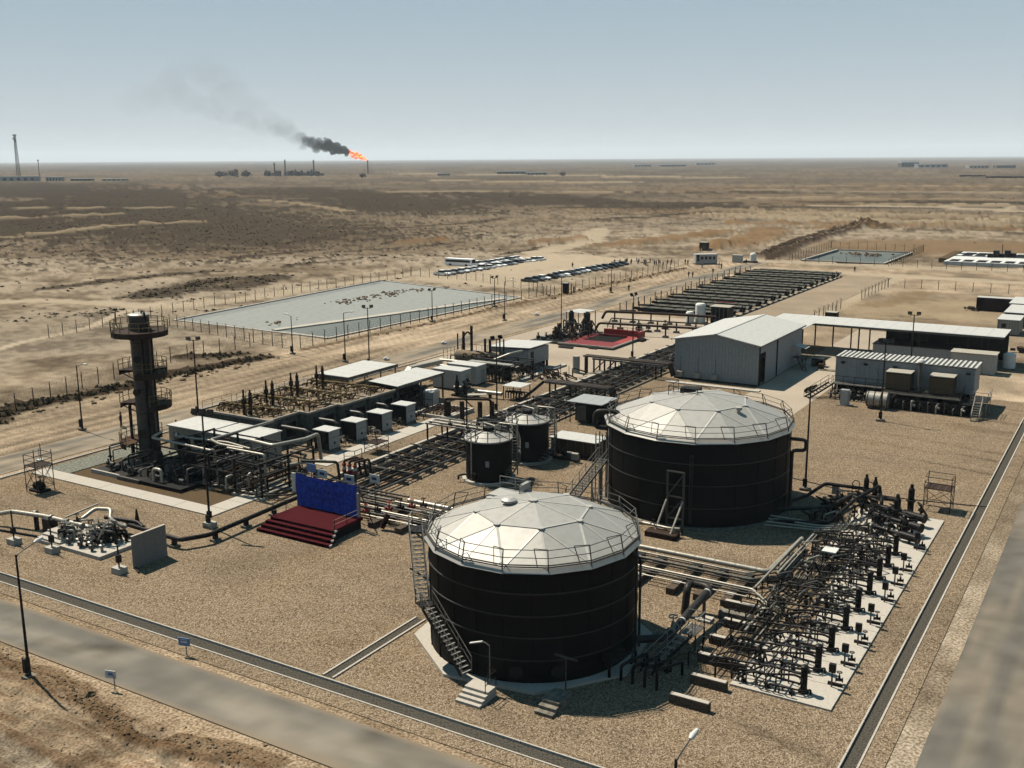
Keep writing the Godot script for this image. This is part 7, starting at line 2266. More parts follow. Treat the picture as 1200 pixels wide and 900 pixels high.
func metering_skid() -> void:
	var o := thing("metering_skid", "metering skid of silver pipes and valves on a pale slab at the left edge", "skid", V(-75, 0, -53))
	slab(o, "slab", V(-79.0, 0, -51.2), V(-70.9, 0.3, -55.2), "concrete")
	for k in 3:
		slab(o, "step", V(-79.2 + 0.0, 0.3, -51.3 - k * 0.5), V(-76.2, 0.3 + 0.16 * (k + 1), -51.3 - k * 0.5 - (0.5 if k < 2 else 1.4)), "concrete")
	pipe(o, [V(-100.0, -0.2, -50.6), V(-88.5, 0.5, -51.2), V(-84.7, 1.35, -52.7), V(-81.0, 1.35, -53.4), V(-73.8, 1.25, -53.8), V(-73.0, 1.25, -54.6)], 0.2, "cladding", "inlet_pipe", 12)
	pipe(o, [V(-100.0, 0.0, -49.6), V(-86.0, 0.12, -51.0), V(-78.6, 0.12, -52.2)], 0.09, "pipe_black", "lower_pipe", 8)
	for e in [-82.4, -80.2, -78.0, -76.0]:
		var b := Mb.new()
		b.cyl(V(e, 1.36, -53.4), V(e + 0.2, 1.36, -53.42), 0.3, -1, 12)
		part("flange", b, M.galvanised, o)
	bars(o, "support", [[V(-82.0, 0, -53.2), V(-82.0, 1.2, -53.2)], [V(-79.7, 0, -53.4), V(-79.7, 1.2, -53.4)]], 0.3, "dark_steel")
	slab(o, "dark_cabinet", V(-80.6, 0.1, -52.8), V(-79.5, 1.4, -53.6), "dark_steel")
	pipe(o, [V(-77.2, 1.5, -54.4), V(-77.2, 2.0, -55.8), V(-75.6, 2.1, -56.2), V(-74.8, 1.6, -55.4), V(-73.4, 0.9, -55.8), V(-74.6, 0.8, -56.7)], 0.17, "cladding", "loop_pipe", 12)
	pipe(o, [V(-76.5, 1.2, -56.2), V(-73.2, 1.1, -57.0), V(-72.2, 0.9, -56.7)], 0.18, "pipe_black", "pipe", 10)
	for i in 28:
		var x := -77.3 + rng.randf() * 5.0
		var z := -51.9 - rng.randf() * 2.6
		var y := rng.randf_range(0.7, 1.5)
		pipe(o, [V(x, 0.3, z), V(x, y, z), V(x + rng.randf_range(0.4, 1.0), y, z - rng.randf_range(0.2, 0.9)), V(x + 0.8, 0.3, z - 0.6)], rng.randf_range(0.08, 0.15), ["cladding", "pipe_dark", "grey_steel", "pipe_black"][i % 4], "pipe", 8)
		valve(o, V(x + 0.1, y, z), rng.randf_range(1.2, 1.8), i * 0.9, ["galvanised", "dark_steel", "cladding"][i % 3])
	for i in 6:
		var b := Mb.new()
		var q := V(-75.6 + i * 0.75, 0.3, -51.8 - 0.4 * (i % 2))
		b.lathe(q, [Vector2(0.12, 0), Vector2(0.12, 0.35), Vector2(0.24, 0.36), Vector2(0.24, 0.55), Vector2(0.1, 0.62), Vector2(0.08, 0.9), Vector2(0, 0.92)], 12)
		part("actuator", b, M.galvanised if i % 2 else M.grey_steel, o)
	bars(o, "raking_pipe", [[V(-73.3, 0.4, -52.6), V(-72.6, 2.2, -53.4)], [V(-79.0, 1.4, -54.0), V(-77.6, 2.2, -56.4)]], 0.13, "cladding")
	o = thing("wind_screen", "upright pale grey panel wall standing on the gravel beside the metering skid", "wall", V(-67, 0, -53))
	for k in 3:
		slab(o, "panel", V(-67.05, 0.0, -51.4 - k * 1.12), V(-66.9, 2.7, -51.4 - k * 1.12 - 1.11), "panel_grey")
	slab(o, "cap", V(-67.08, 2.7, -51.38), V(-66.86, 2.76, -54.76), "concrete")
	bars(o, "raking_stay", [[V(-66.9, 0.1, -51.5), V(-65.9, 0.05, -51.0)]], 0.14, "dark_steel")
	o = thing("steel_cone", "slim dark cone standing on the gravel behind the metering skid", "cone", V(-74.8, 0, -58.2))
	var b2 := Mb.new()
	b2.cyl(V(-74.8, 0.05, -58.2), V(-74.8, 1.65, -58.2), 0.28, 0.06, 12)
	part("cone", b2, M.dark_steel, o)
	slab(o, "base_plate", V(-75.3, 0, -57.8), V(-74.3, 0.06, -58.7), "dark_steel")
	var k := 0
	for e in [[-80.5, -50.0, 3.0], [-75.9, -50.4, 3.1], [-67.3, -50.3, 2.3], [-69.1, -61.4, 1.2]]:
		o = thing("instrument_post", ["leftmost", "second", "third", "rightmost"][k] + " of four thin instrument posts in concrete blocks round the metering skid", "post", V(e[0], 0, e[1]), "instrument posts in concrete blocks")
		slab(o, "concrete_block", V(e[0] - 0.5, 0, e[1] + 0.4), V(e[0] + 0.5, 0.5, e[1] - 0.4), "concrete")
		bars(o, "post", [[V(e[0], 0.5, e[1]), V(e[0], e[2], e[1])]], 0.09, "dark_steel")
		slab(o, "instrument", V(e[0] - 0.18, 0.9, e[1] + 0.15), V(e[0] + 0.2, 1.5, e[1] - 0.15), "dark_steel")
		k += 1


func stage() -> void:
	var o := thing("stage", "red carpeted stage with three broad steps in front of a blue banner", "stage", V(-61, 0, -65))
	for k in 3:
		slab(o, "step", V(-64.8 + 0.15 * k, 0, -62.8 - k * 0.42), V(-56.5 - 0.15 * k, 0.27 * (k + 1), -62.8 - k * 0.42 - 0.42), "red_carpet")
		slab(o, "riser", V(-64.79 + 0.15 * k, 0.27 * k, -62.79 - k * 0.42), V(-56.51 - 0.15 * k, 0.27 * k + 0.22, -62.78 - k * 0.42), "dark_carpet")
	slab(o, "deck", V(-64.3, 0.78, -64.06), V(-57.1, 1.05, -68.1), "red_carpet")
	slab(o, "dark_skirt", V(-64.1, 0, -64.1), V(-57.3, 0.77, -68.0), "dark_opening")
	for k in 4:
		slab(o, "white_edge", V(-56.5 - 0.15 * k, 0.27 * k + 0.08, -62.85 - k * 0.42), V(-56.4 - 0.15 * k, 0.27 * k + 0.24, -63.15 - k * 0.42), "white_paint")
	for s in [-57.15, -64.25]:
		bars(o, "rope_rail", [[V(s, 1.9, -64.3), V(s, 1.9, -67.8)], [V(s, 1.5, -64.3), V(s, 1.5, -67.8)]] if s > -60 else [[V(s, 1.5, -64.4), V(s, 1.5, -66.0)], [V(s, 1.0, -64.4), V(s, 1.0, -66.0)]], 0.03, "cladding")
		bars(o, "rail_post", [[V(s, 1.0, -64.4), V(s, 1.95, -64.4)], [V(s, 1.0, -66.0), V(s, 1.95, -66.0)], [V(s, 1.0, -67.7), V(s, 1.95, -67.7)]], 0.05, "dark_steel")
	o = thing("banner", "large dark blue banner stretched on a frame behind the red stage", "banner", V(-61, 0, -67.9))
	var b := Mb.new()   # cloth with soft folds, thin but two-sided
	var nx := 36
	var ny := 10
	var q := func(i: int, j: int, dz: float) -> Vector3:
		var u := float(i) / nx
		var t := float(j) / ny
		return V(-64.5 + 7.1 * u, 1.05 + 3.0 * t - 0.12 * sin(u * PI) * (1.0 if j == ny else 0.0), -67.75 + dz + 0.04 * sin(u * 19.0 + t * 3.0) + 0.03 * sin(u * 41.0 - t * 5.0))
	for i in nx:
		for j in ny:
			b.quad(q.call(i, j, 0), q.call(i + 1, j, 0), q.call(i + 1, j + 1, 0), q.call(i, j + 1, 0))
			b.quad(q.call(i + 1, j, -0.02), q.call(i, j, -0.02), q.call(i, j + 1, -0.02), q.call(i + 1, j + 1, -0.02))
	part("cloth", b, M.blue_banner, o)
	# faint darker print: two rows of strokes that cannot be read in the photograph
	b = Mb.new()
	for i in 19:
		var u := 0.22 + i * 0.03
		var y := 2.75 + 0.05 * sin(i * 2.3)
		var p := V(-64.5 + 7.1 * u, y, -67.66)
		b.box(p, V(0.17, 0.05, 0.012))
		if i % 2:
			b.box(p + V(0.03, 0.1, 0), V(0.04, 0.16, 0.012))
		if i > 2 and i < 15:
			b.box(p + V(0.1, -0.5, 0), V(0.15, 0.05, 0.012))
			if i % 3 == 0:
				b.box(p + V(0.1, -0.42, 0), V(0.04, 0.14, 0.012))
	part("print", b, M.blue_print, o)
	bars(o, "frame_post", [[V(-64.6, 0, -67.95), V(-64.6, 4.1, -67.95)], [V(-57.3, 0, -67.95), V(-57.3, 4.1, -67.95)], [V(-62.2, 0, -67.95), V(-62.2, 4.0, -67.95)], [V(-59.8, 0, -67.95), V(-59.8, 4.0, -67.95)]], 0.1, "grey_steel")
	bars(o, "frame_bar", [[V(-64.6, 4.05, -67.97), V(-57.3, 4.05, -67.97)], [V(-64.6, 1.1, -67.97), V(-57.3, 1.1, -67.97)]], 0.07, "grey_steel")
	slab(o, "white_side_panel", V(-65.1, 2.2, -67.8), V(-64.72, 4.0, -67.9), "white_paint")
	bars(o, "ballast_bag", [[V(-57.15, 1.2, -67.6), V(-57.15, 3.4, -67.6)]], 0.2, "cladding")
	bars(o, "raking_stay", [[V(-64.6, 3.6, -68.0), V(-64.6, 0.1, -69.6)], [V(-57.3, 3.6, -68.0), V(-57.3, 0.1, -69.6)]], 0.07, "grey_steel")
	var k := 0
	for e in [[-64.3, -69.6, 4.5, "blue_sign", "small dark blue notice board behind the top left corner of the stage banner"], [-62.6, -69.2, 4.3, "white_paint", "white notice board behind the middle of the stage banner"], [-59.6, -69.4, 4.2, "white_paint", "white notice board behind the right part of the stage banner"], [-57.5, -70.4, 4.3, "white_paint", "white notice board at the right end of the stage banner"]]:
		o = thing("notice_board", e[4], "sign", V(e[0], 0, e[1]))
		bars(o, "post", [[V(e[0], 0, e[1]), V(e[0], e[2] - 0.7, e[1])]], 0.06, "grey_steel")
		slab(o, "board", V(e[0] - 0.55, e[2] - 0.8, e[1] + 0.03), V(e[0] + 0.55, e[2], e[1] - 0.03), e[3])
		if k > 0:
			slab(o, "print", V(e[0] - 0.3, e[2] - 0.5, e[1] + 0.05), V(e[0] + 0.25, e[2] - 0.25, e[1] + 0.032), "sign_text")
		k += 1


# ---------------------------------------------------------------- lamps, scaffolds, small things
func street_lamp(p: Vector3, h: float, arm: Vector3, label: String, box := true) -> void:
	var o := thing("street_lamp", label, "street lamp", p, "street lamps on single arms")
	var b := Mb.new()
	b.cyl(p + V(0, 0.2, 0), p + V(0, h, 0), 0.10, 0.06, 10)
	b.cyl(p + V(0, 0.2, 0), p + V(0, 1.4, 0), 0.13, -1, 10)
	part("pole", b, M.dark_steel, o)
	b = Mb.new()
	b.tube([p + V(0, h - 0.15, 0), p + V(0, h, 0) + arm * 0.1, p + V(0, h + 0.25, 0) + arm * 0.75], 0.04, 7)
	part("arm", b, M.grey_steel, o)
	var head := p + V(0, h + 0.27, 0) + arm * 0.75
	b = Mb.new()
	var d := arm.normalized()
	b.cyl(head, head + d * 0.25 + V(0, 0.03, 0), 0.06, 0.14, 10)
	b.cyl(head + d * 0.25 + V(0, 0.03, 0), head + d * 0.72 + V(0, 0.07, 0), 0.14, 0.09, 10)
	part("lamp_head", b, M.white_paint, o)
	slab(o, "footing", p + V(-0.35, 0, 0.35), p + V(0.35, 0.22, -0.35), "old_concrete")
	if box:
		slab(o, "switch_box", p + V(-0.42, 0.35, 0.14), p + V(-0.12, 1.3, -0.14), "dark_steel")


func flood_lamp(p: Vector3, h: float, count: int, face: Vector3, label: String) -> void:
	var o := thing("floodlight_mast", label, "floodlight", p, "floodlight masts")
	var b := Mb.new()
	b.cyl(p + V(0, 0.2, 0), p + V(0, h, 0), 0.11, 0.07, 10)
	part("mast", b, M.dark_steel, o)
	var f := face.normalized()
	var s := Vector3.UP.cross(f).normalized()
	b = Mb.new()
	b.beam(p + V(0, h - 0.1, 0) - s * 0.55 * count * 0.6, p + V(0, h - 0.1, 0) + s * 0.55 * count * 0.6, 0.08)
	part("cross_bar", b, M.dark_steel, o)
	for k in count:
		var q := p + V(0, h + 0.2, 0) + s * (k - (count - 1) * 0.5) * (0.75 if count == 3 else 1.2)
		var t := Basis(s, f.cross(s).normalized() * 1.0, f)
		b = Mb.new()
		var tilt := Basis(s, 0.55)
		b.box(q, V(0.58, 0.46, 0.16), tilt * t)
		var fl := part("floodlight", b, M.black_steel, o)
		b = Mb.new()
		b.box(q + (tilt * t).z * 0.085, V(0.50, 0.38, 0.01), tilt * t)
		part("lens", b, M.grey_steel, fl)
	slab(o, "footing", p + V(-0.45, 0, 0.45), p + V(0.45, 0.25, -0.45), "old_concrete")
	slab(o, "switch_box", p + V(-0.2, 0.4, 0.28), p + V(0.2, 1.2, 0.1), "dark_steel")


func lamps() -> void:
	street_lamp(V(-57.8, 0, -35.9), 8.3, V(-0.35, 0, -1.9), "tall street lamp at lower left beside the near road, its arm over the road")
	street_lamp(V(-14.3, 0, -36.0), 8.15, V(0.1, 0, -1.7), "street lamp at the bottom edge of the picture, only its head in view")
	street_lamp(V(-108.8, 0, -77.9), 8.0, V(1.9, 0, 0.1), "street lamp by the left road, left of the black column")
	street_lamp(V(-109.3, 0, -127.5), 8.0, V(1.9, 0, 0.1), "street lamp by the left road, behind the flat white canopy")
	street_lamp(V(-109.9, 0, -177.4), 7.9, V(1.9, 0, 0.1), "street lamp by the left road, in front of the right end of the pond")
	street_lamp(V(-110.7, 0, -227.8), 7.6, V(1.9, 0, 0.1), "street lamp by the left road, in front of the car park")
	street_lamp(V(-94.3, 0, -172.6), 10.0, V(1.5, 0, -0.6), "street lamp at the left corner of the pale yard by the red bund")
	street_lamp(V(-121.7, 0, -128.6), 6.4, V(-1.2, 0, -0.2), "short street lamp at the pond fence corner")
	flood_lamp(V(-102.3, 0, -90.3), 9.8, 2, V(1, 0, 1.2), "twin floodlight mast right behind the black column")
	flood_lamp(V(-103.8, 0, -126.8), 9.3, 2, V(1, 0, 1.2), "twin floodlight mast behind the flat white canopy")
	flood_lamp(V(-69.1, 0, -61.4), 10.4, 3, V(-0.3, 0, -1), "triple floodlight mast on the gravel left of the stage")
	flood_lamp(V(-61.9, 0, -91.9), 8.2, 2, V(-1, 0, 0.3), "twin floodlight mast by the pipe rack near the small black tanks")
	flood_lamp(V(-69.8, 0, -110.6), 9.6, 2, V(-1, 0, -0.4), "twin floodlight mast by the brown pipe portal")
	flood_lamp(V(-70.4, 0, -153.1), 10.3, 2, V(-1, 0, -0.2), "twin floodlight mast beside the red bund")
	flood_lamp(V(-26.6, 0, -98.7), 10.0, 3, V(1, 0, 0.2), "triple floodlight mast on the gravel right of the far tank")
	flood_lamp(V(-26.4, 0, -130.5), 9.9, 2, V(-0.3, 0, -1), "twin floodlight mast in front of the silver tank")
	flood_lamp(V(-28.0, 0, -156.4), 9.8, 2, V(0.1, 0, 1), "twin floodlight mast rising behind the switchgear house roof")
	flood_lamp(V(-121.9, 0, -169.2), 6.3, 2, V(1, 0, 0.4), "low twin floodlight mast by the pond fence, nearer of two")
	flood_lamp(V(-122.5, 0, -193.6), 6.4, 2, V(1, 0, 0.4), "low twin floodlight mast by the pond fence, farther of two")


func scaffold(p: Vector3, w: float, d: float, h: float, deck: float, label: String, motor := true) -> void:
	var o := thing("scaffold_tower", label, "scaffold", p)
	for e in [[-1, -1, h], [1, -1, h * 0.92], [1, 1, h], [-1, 1, h * 0.85]]:
		bars(o, "standard", [[p + V(e[0] * w, 0, e[1] * d), p + V(e[0] * w, e[2], e[1] * d)]], 0.06, "dark_steel")
	var q := [V(-w, 0, -d), V(w, 0, -d), V(w, 0, d), V(-w, 0, d)]
	for i in 4:
		var a: Vector3 = p + q[i]
		var e: Vector3 = p + q[(i + 1) % 4]
		for y in [0.5, deck, deck + 0.55, deck + 1.1]:
			bars(o, "ledger", [[a + V(0, y, 0), e + V(0, y, 0)]], 0.045, "dark_steel")
		bars(o, "brace", [[a + V(0, 0.5, 0), e + V(0, deck, 0)], [e + V(0, 0.5, 0), a + V(0, deck, 0)]], 0.035, "dark_steel")
	for k in 4:
		slab(o, "board", p + V(-w + k * w * 0.5, deck, d), p + V(-w + (k + 0.92) * w * 0.5, deck + 0.05, -d), "brown_steel")
	if motor:
		var b := Mb.new()
		b.cyl(p + V(-0.6, 0.5, 0.1), p + V(0.5, 0.5, 0.1), 0.38, -1, 12)
		b.box(p + V(0, 0.1, 0.1), V(1.8, 0.2, 1.2))
		part("machine", b, M.black_steel, o)
		valve(o, p + V(0.5, 0.9, 0.3), 1.6)


func scaffolds() -> void:
	scaffold(V(-91.8, 0, -60.4), 0.85, 0.95, 4.5, 2.7, "scaffold tower round a dark machine on the gravel at far left")
	scaffold(V(-14.4, 0, -99.2), 1.15, 0.95, 3.3, 2.1, "scaffold tower at the right by the end of the manifold slab", false)
	scaffold(V(-71.6, 0, -88.2), 0.9, 1.0, 2.0, 1.2, "low rusty scaffold stand on the path before the cooler cabinets", false)
	var o := thing("step_rail", "short pair of rusty rails beside the low scaffold stand", "railing", V(-71.9, 0, -84.4))
	handrail(o, [V(-72.4, 0, -83.6), V(-71.4, 0, -84.2), V(-71.4, 0, -85.4)], "dark_steel", 1.1, 0.06)


func small_things() -> void:
	var o := thing("road_sign", "blue sign on a short post between the near road and the drain", "sign", V(-51.7, 0, -43.2))
	bars(o, "post", [[V(-51.7, 0, -43.2), V(-51.7, 0.75, -43.2)]], 0.05, "galvanised")
	var b := Mb.new()
	b.box(V(-51.8, 0.95, -43.15), V(0.85, 0.55, 0.05), Basis(Vector3.UP, 0.25))
	part("board", b, M.blue_sign, o)
	b = Mb.new()
	b.box(V(-51.79, 0.95, -43.118), V(0.5, 0.12, 0.01), Basis(Vector3.UP, 0.25))
	b.box(V(-51.79, 1.12, -43.118), V(0.6, 0.05, 0.01), Basis(Vector3.UP, 0.25))
	part("print", b, M.white_paint, o)
	o = thing("road_sign", "small white sign on a thin post on the left verge of the near road", "sign", V(-51.9, 0, -37.7))
	bars(o, "post", [[V(-51.9, 0, -37.7), V(-51.9, 1.0, -37.7)]], 0.05, "galvanised")
	b = Mb.new()
	b.box(V(-52.15, 1.0, -37.66), V(0.75, 0.5, 0.04), Basis(Vector3.UP, 0.3))
	part("board", b, M.white_paint, o)
	b = Mb.new()
	b.box(V(-52.14, 1.03, -37.632), V(0.34, 0.2, 0.01), Basis(Vector3.UP, 0.3))
	part("print", b, M.blue_sign, o)
	o = thing("marker_post", "thin white marker post beside the left road near the far-left scaffold", "post", V(-101.2, 0, -66.8))
	bars(o, "post", [[V(-101.2, 0, -66.8), V(-101.2, 1.5, -66.8)]], 0.07, "white_paint")
	slab(o, "foot", V(-101.5, 0, -66.6), V(-100.9, 0.2, -67.1), "white_paint")
	var k := 0
	for e in [[-104.0, -119.0], [-104.5, -132.0], [-105.0, -149.0], [-108, -187]]:
		o = thing("white_cairn", ["nearest", "second", "third", "farthest"][k] + " of four small white painted stone piles along the left road", "stones", V(e[0], 0, e[1]), "white stone piles along the road")
		for j in 5:
			b = Mb.new()
			b.ball(V(e[0] + 0.3 * cos(j * 1.4), 0.18 + 0.15 * (j % 2), e[1] + 0.3 * sin(j * 1.4)), V(0.28, 0.22, 0.26), 6)
			part("stone", b, M.white_paint, o)
		k += 1
	o = thing("gate_box", "small dark kiosk at the corner of the car park fence", "kiosk", V(-119.6, 0, -221))
	slab(o, "body", V(-120.2, 0.1, -220.5), V(-119.0, 2.5, -221.6), "brown_container")
	slab(o, "roof", V(-120.3, 2.51, -220.4), V(-118.9, 2.6, -221.7), "wall_grey")
	slab(o, "post", V(-118.2, 0, -221.0), V(-118.0, 2.4, -221.2), "grey_steel")
	# guard house by the top of the road
	o = thing("guard_house", "pale cabin with a row of dark windows where the two roads meet", "building", V(-116.5, 0, -304))
	var t := Basis(Vector3.UP, deg_to_rad(38))
	b = Mb.new()
	b.box(V(-116.4, 1.6, -304.6), V(6.8, 2.7, 2.6), t)
	part("wall", b, M.wall_white, o)
	b = Mb.new()
	b.box(V(-116.4, 3.0, -304.6), V(7.0, 0.12, 2.8), t)
	part("roof", b, M.roof_white, o)
	for j in 5:
		b = Mb.new()
		b.box(V(-116.4, 1.9, -304.6) + t * V(-2.6 + j * 1.25, 0, 1.32), V(0.75, 0.9 if j != 0 else 2.0, 0.05), t)
		part("window", b, M.car_glass, o)
	b = Mb.new()
	b.box(V(-116.4, 0.14, -304.6), V(6.6, 0.26, 2.4), t)
	part("plinth", b, M.dark_steel, o)
	o = thing("watch_tower", "brown boarded watch tower behind the guard house", "tower", V(-132, 0, -344))
	for e in [[-1, -1], [1, -1], [1, 1], [-1, 1]]:
		bars(o, "leg", [[V(-132 + e[0] * 1.0, -0.5, -344.1 + e[1] * 1.0), V(-132 + e[0] * 1.0, 2.4, -344.1 + e[1] * 1.0)]], 0.3, "rust_steel")
	slab(o, "cabin", V(-133.3, 1.2, -342.8), V(-130.7, 3.2, -345.4), "wood")
	slab(o, "roof", V(-133.5, 3.21, -342.6), V(-130.5, 3.35, -345.6), "wall_beige")
	o = thing("portable_toilet", "white box cabin at the corner of the top road", "cabin", V(-109.3, 0, -314))
	slab(o, "body", V(-110.8, 0.1, -313.0), V(-107.8, 2.2, -314.4), "wall_white")
	slab(o, "roof", V(-110.9, 2.21, -312.9), V(-107.7, 2.3, -314.5), "roof_white")
	o = thing("water_tank", "upright white tank with a domed top at the corner of the top road", "tank", V(-104.8, 0, -315))
	b = Mb.new()
	b.lathe(V(-104.8, 0, -315), [Vector2(1.0, 0), Vector2(1.0, 2.5), Vector2(0.8, 2.9), Vector2(0, 3.1)], 14)
	part("body", b, M.poly_tank, o)
	slab(o, "stand", V(-107.6, 0, -314.0), V(-103.6, 0.5, -316.0), "dark_steel")
	# concrete foundation with dark pits at far right
	o = thing("pit_foundation", "white concrete foundation with two rows of dark square pits at far right", "foundation", V(-42, 0, -356))
	for z in [-336.0, -344.5, -358.5, -368.0]:
		slab(o, "wall", V(-53.0, -0.1, z), V(-22, 1.0, z - (7.2 if z > -340.0 else (11.0 if z > -350.0 else 5.0))), "white_paint")
	for j in 9:
		slab(o, "cross_wall", V(-53.0 + j * 3.8, -0.1, -343.2), V(-53.0 + j * 3.8 + 1.1, 0.99, -344.5), "white_paint")
	slab(o, "pit_floor", V(-52.9, -0.3, -336.1), V(-22.1, 0.02, -372.9), "dark_opening")
	slab(o, "dark_bank", V(-55.6, -0.1, -343.0), V(-53.1, 1.2, -373.0), "soil")
	for j in 8:
		slab(o, "pit", V(-51.9 + j * 3.8, 1.0, -337.4), V(-49.2 + j * 3.8, 1.01, -343.1), "dark_opening")
		slab(o, "pit", V(-51.4 + j * 3.8, 1.0, -358.6), V(-48.4 + j * 3.8, 1.01, -370.0), "dark_opening")
	o = thing("rig_frame", "dark low machine standing over the white pit foundation", "machine", V(-40, 1, -356))
	for j in 5:
		b = Mb.new()
		b.box(V(-42.5 + j * 1.5, 1.6 + 0.5 * (j % 2), -355 - j), V(1.6, 1.2 + 0.8 * (j % 2), 2.0))
		part("body", b, M.dark_steel, o)
	bars(o, "mast", [[V(-39.5, 1.0, -357), V(-39.5, 5.0, -357)]], 0.2, "dark_steel")
	o = thing("field_shelter", "dark low shelter roof at the right edge behind the top road", "shelter", V(-27, 0, -332))
	slab(o, "roof", V(-30.5, 2.6, -330), V(-20, 3.0, -335), "dark_steel")
	for x in [-30.0, -26.5, -23]:
		bars(o, "post", [[V(x, 0, -330.5), V(x, 2.6, -330.5)], [V(x, 0, -334.5), V(x, 2.6, -334.5)]], 0.3, "brown_steel")


# ---------------------------------------------------------------- cars
func make_car(called: String, kind: int, paint: String) -> Node3D:   # nose to +z
	var o := thing(called, "", "car")
	org = Vector3.ZERO
	var b := Mb.new()
	var l := 2.2
	var side := [Vector2(-l, 0.35), Vector2(l, 0.35), Vector2(l, 0.7), Vector2(l - 0.15, 0.85), Vector2(0.95, 0.95), Vector2(-l + 0.1, 1.0), Vector2(-l, 0.85)]
	if kind == 1:   # pick-up
		l = 2.5
		side = [Vector2(-l, 0.45), Vector2(l, 0.45), Vector2(l, 0.85), Vector2(l - 0.2, 1.0), Vector2(1.2, 1.08), Vector2(-0.7, 1.08), Vector2(-0.72, 1.05), Vector2(-l, 1.05)]
	b.profile(side, 1.74)
	part("body", b, M[paint], o)
	b = Mb.new()
	var c := [Vector2(-1.55, 0.98), Vector2(1.0, 0.94), Vector2(0.35, 1.40), Vector2(-1.0, 1.42)] if kind == 0 else [Vector2(-0.75, 1.05), Vector2(1.25, 1.05), Vector2(0.55, 1.66), Vector2(-0.6, 1.68)]
	b.profile(c, 1.5)
	part("windows", b, M.car_glass, o)
	b = Mb.new()
	b.box(V(0, c[2].y + 0.04, (c[2].x + c[3].x) / 2.0), V(1.42, 0.07, c[2].x - c[3].x + 0.1))
	part("roof", b, M[paint], o)
	for sx in [-1, 1]:
		for sz in [-1, 1]:
			b = Mb.new()
			b.cyl(V(sx * 0.70, 0.34, sz * l * 0.62), V(sx * 0.90, 0.34, sz * l * 0.62), 0.34, -1, 14)
			var w := part("wheel", b, M.tyre, o)
			b = Mb.new()
			b.cyl(V(sx * 0.90, 0.34, sz * l * 0.62), V(sx * 0.92, 0.34, sz * l * 0.62), 0.2, -1, 10)
			part("rim", b, M.galvanised, w)
		b = Mb.new()
		b.box(V(sx * 0.62, 0.72, l + 0.005), V(0.34, 0.14, 0.04))
		part("headlight", b, M.headlight, o)
		b = Mb.new()
		b.box(V(sx * 0.66, 0.8, -l - 0.005), V(0.26, 0.14, 0.04))
		part("tail_light", b, M.red_paint, o)
	for s in [1, -1]:
		b = Mb.new()
		b.box(V(0, 0.45, s * (l + 0.03)), V(1.7, 0.2, 0.1))
		part("bumper", b, M.dark_steel, o)
	if kind == 1:
		b = Mb.new()
		b.box(V(0, 1.06, -1.62), V(1.45, 0.02, 1.6))
		part("load_bed", b, M.dark_opening, o)
	return o


func cars() -> void:
	var protos := {}
	var lane := func(n: int, x0: float, z0: float, x1: float, z1: float, row: String, paints: Array, pick: float) -> void:
		for i in n:
			var t := float(i) / (n - 1)
			var p := V(lerpf(x0, x1, t) + rng.randf_range(-0.3, 0.3), -0.03, lerpf(z0, z1, t) + rng.randf_range(-0.2, 0.2))
			var paint: String = paints[rng.randi() % paints.size()]
			var kind := 1 if rng.randf() < pick else 0
			var word: String = {"car_white": "white", "car_silver": "silver", "car_dark": "black", "car_grey": "dark grey"}[paint]
			var label: String = "%s %s, %s from the near end of the car park's %s" % [word, "pickup truck" if kind else "saloon car", ordinal(i), row]
			var key := paint + str(kind)
			var called := "pickup_truck" if kind else "parked_car"
			if not protos.has(key):
				protos[key] = make_car(called, kind, paint)
				protos[key].position = p
				protos[key].rotation.y = PI / 2 + rng.randf_range(-0.06, 0.06)
				protos[key].set_meta("label", label)
				protos[key].set_meta("group", "cars in the car park")
			else:
				copy(protos[key], p, PI / 2 + rng.randf_range(-0.06, 0.06) + (PI if rng.randf() < 0.3 else 0.0), label, "cars in the car park", called)
	lane.call(17, -168.0, -238.5, -165.8, -288.5, "far front row", ["car_white", "car_white", "car_white", "car_silver", "car_grey"], 0.35)
	lane.call(9, -174.4, -265.5, -173.6, -287.5, "far back row", ["car_white", "car_white", "car_silver", "car_dark"], 0.4)
	lane.call(17, -138.6, -236.6, -136.4, -287.0, "near row", ["car_silver", "car_grey", "car_dark", "car_grey", "car_white"], 0.25)
	# a long white bus behind the far row
	var o := thing("coach", "long white coach parked behind the far front row of the car park", "bus", V(-178.0, 0, -262))
	slab(o, "body", V(-183.0, 0.45, -261.0), V(-173.2, 2.5, -263.2), "car_white")
	slab(o, "windows", V(-182.6, 1.45, -260.98), V(-173.8, 2.1, -260.94), "car_glass")
	slab(o, "windscreen", V(-173.18, 1.3, -261.2), V(-173.14, 2.3, -263.0), "car_glass")
	for x in [-181.0, -175.2]:
		for z in [-261.1, -263.1]:
			var b := Mb.new()
			b.cyl(V(x, 0.5, z - 0.12), V(x, 0.5, z + 0.12), 0.5, -1, 12)
			part("wheel", b, M.tyre, o)


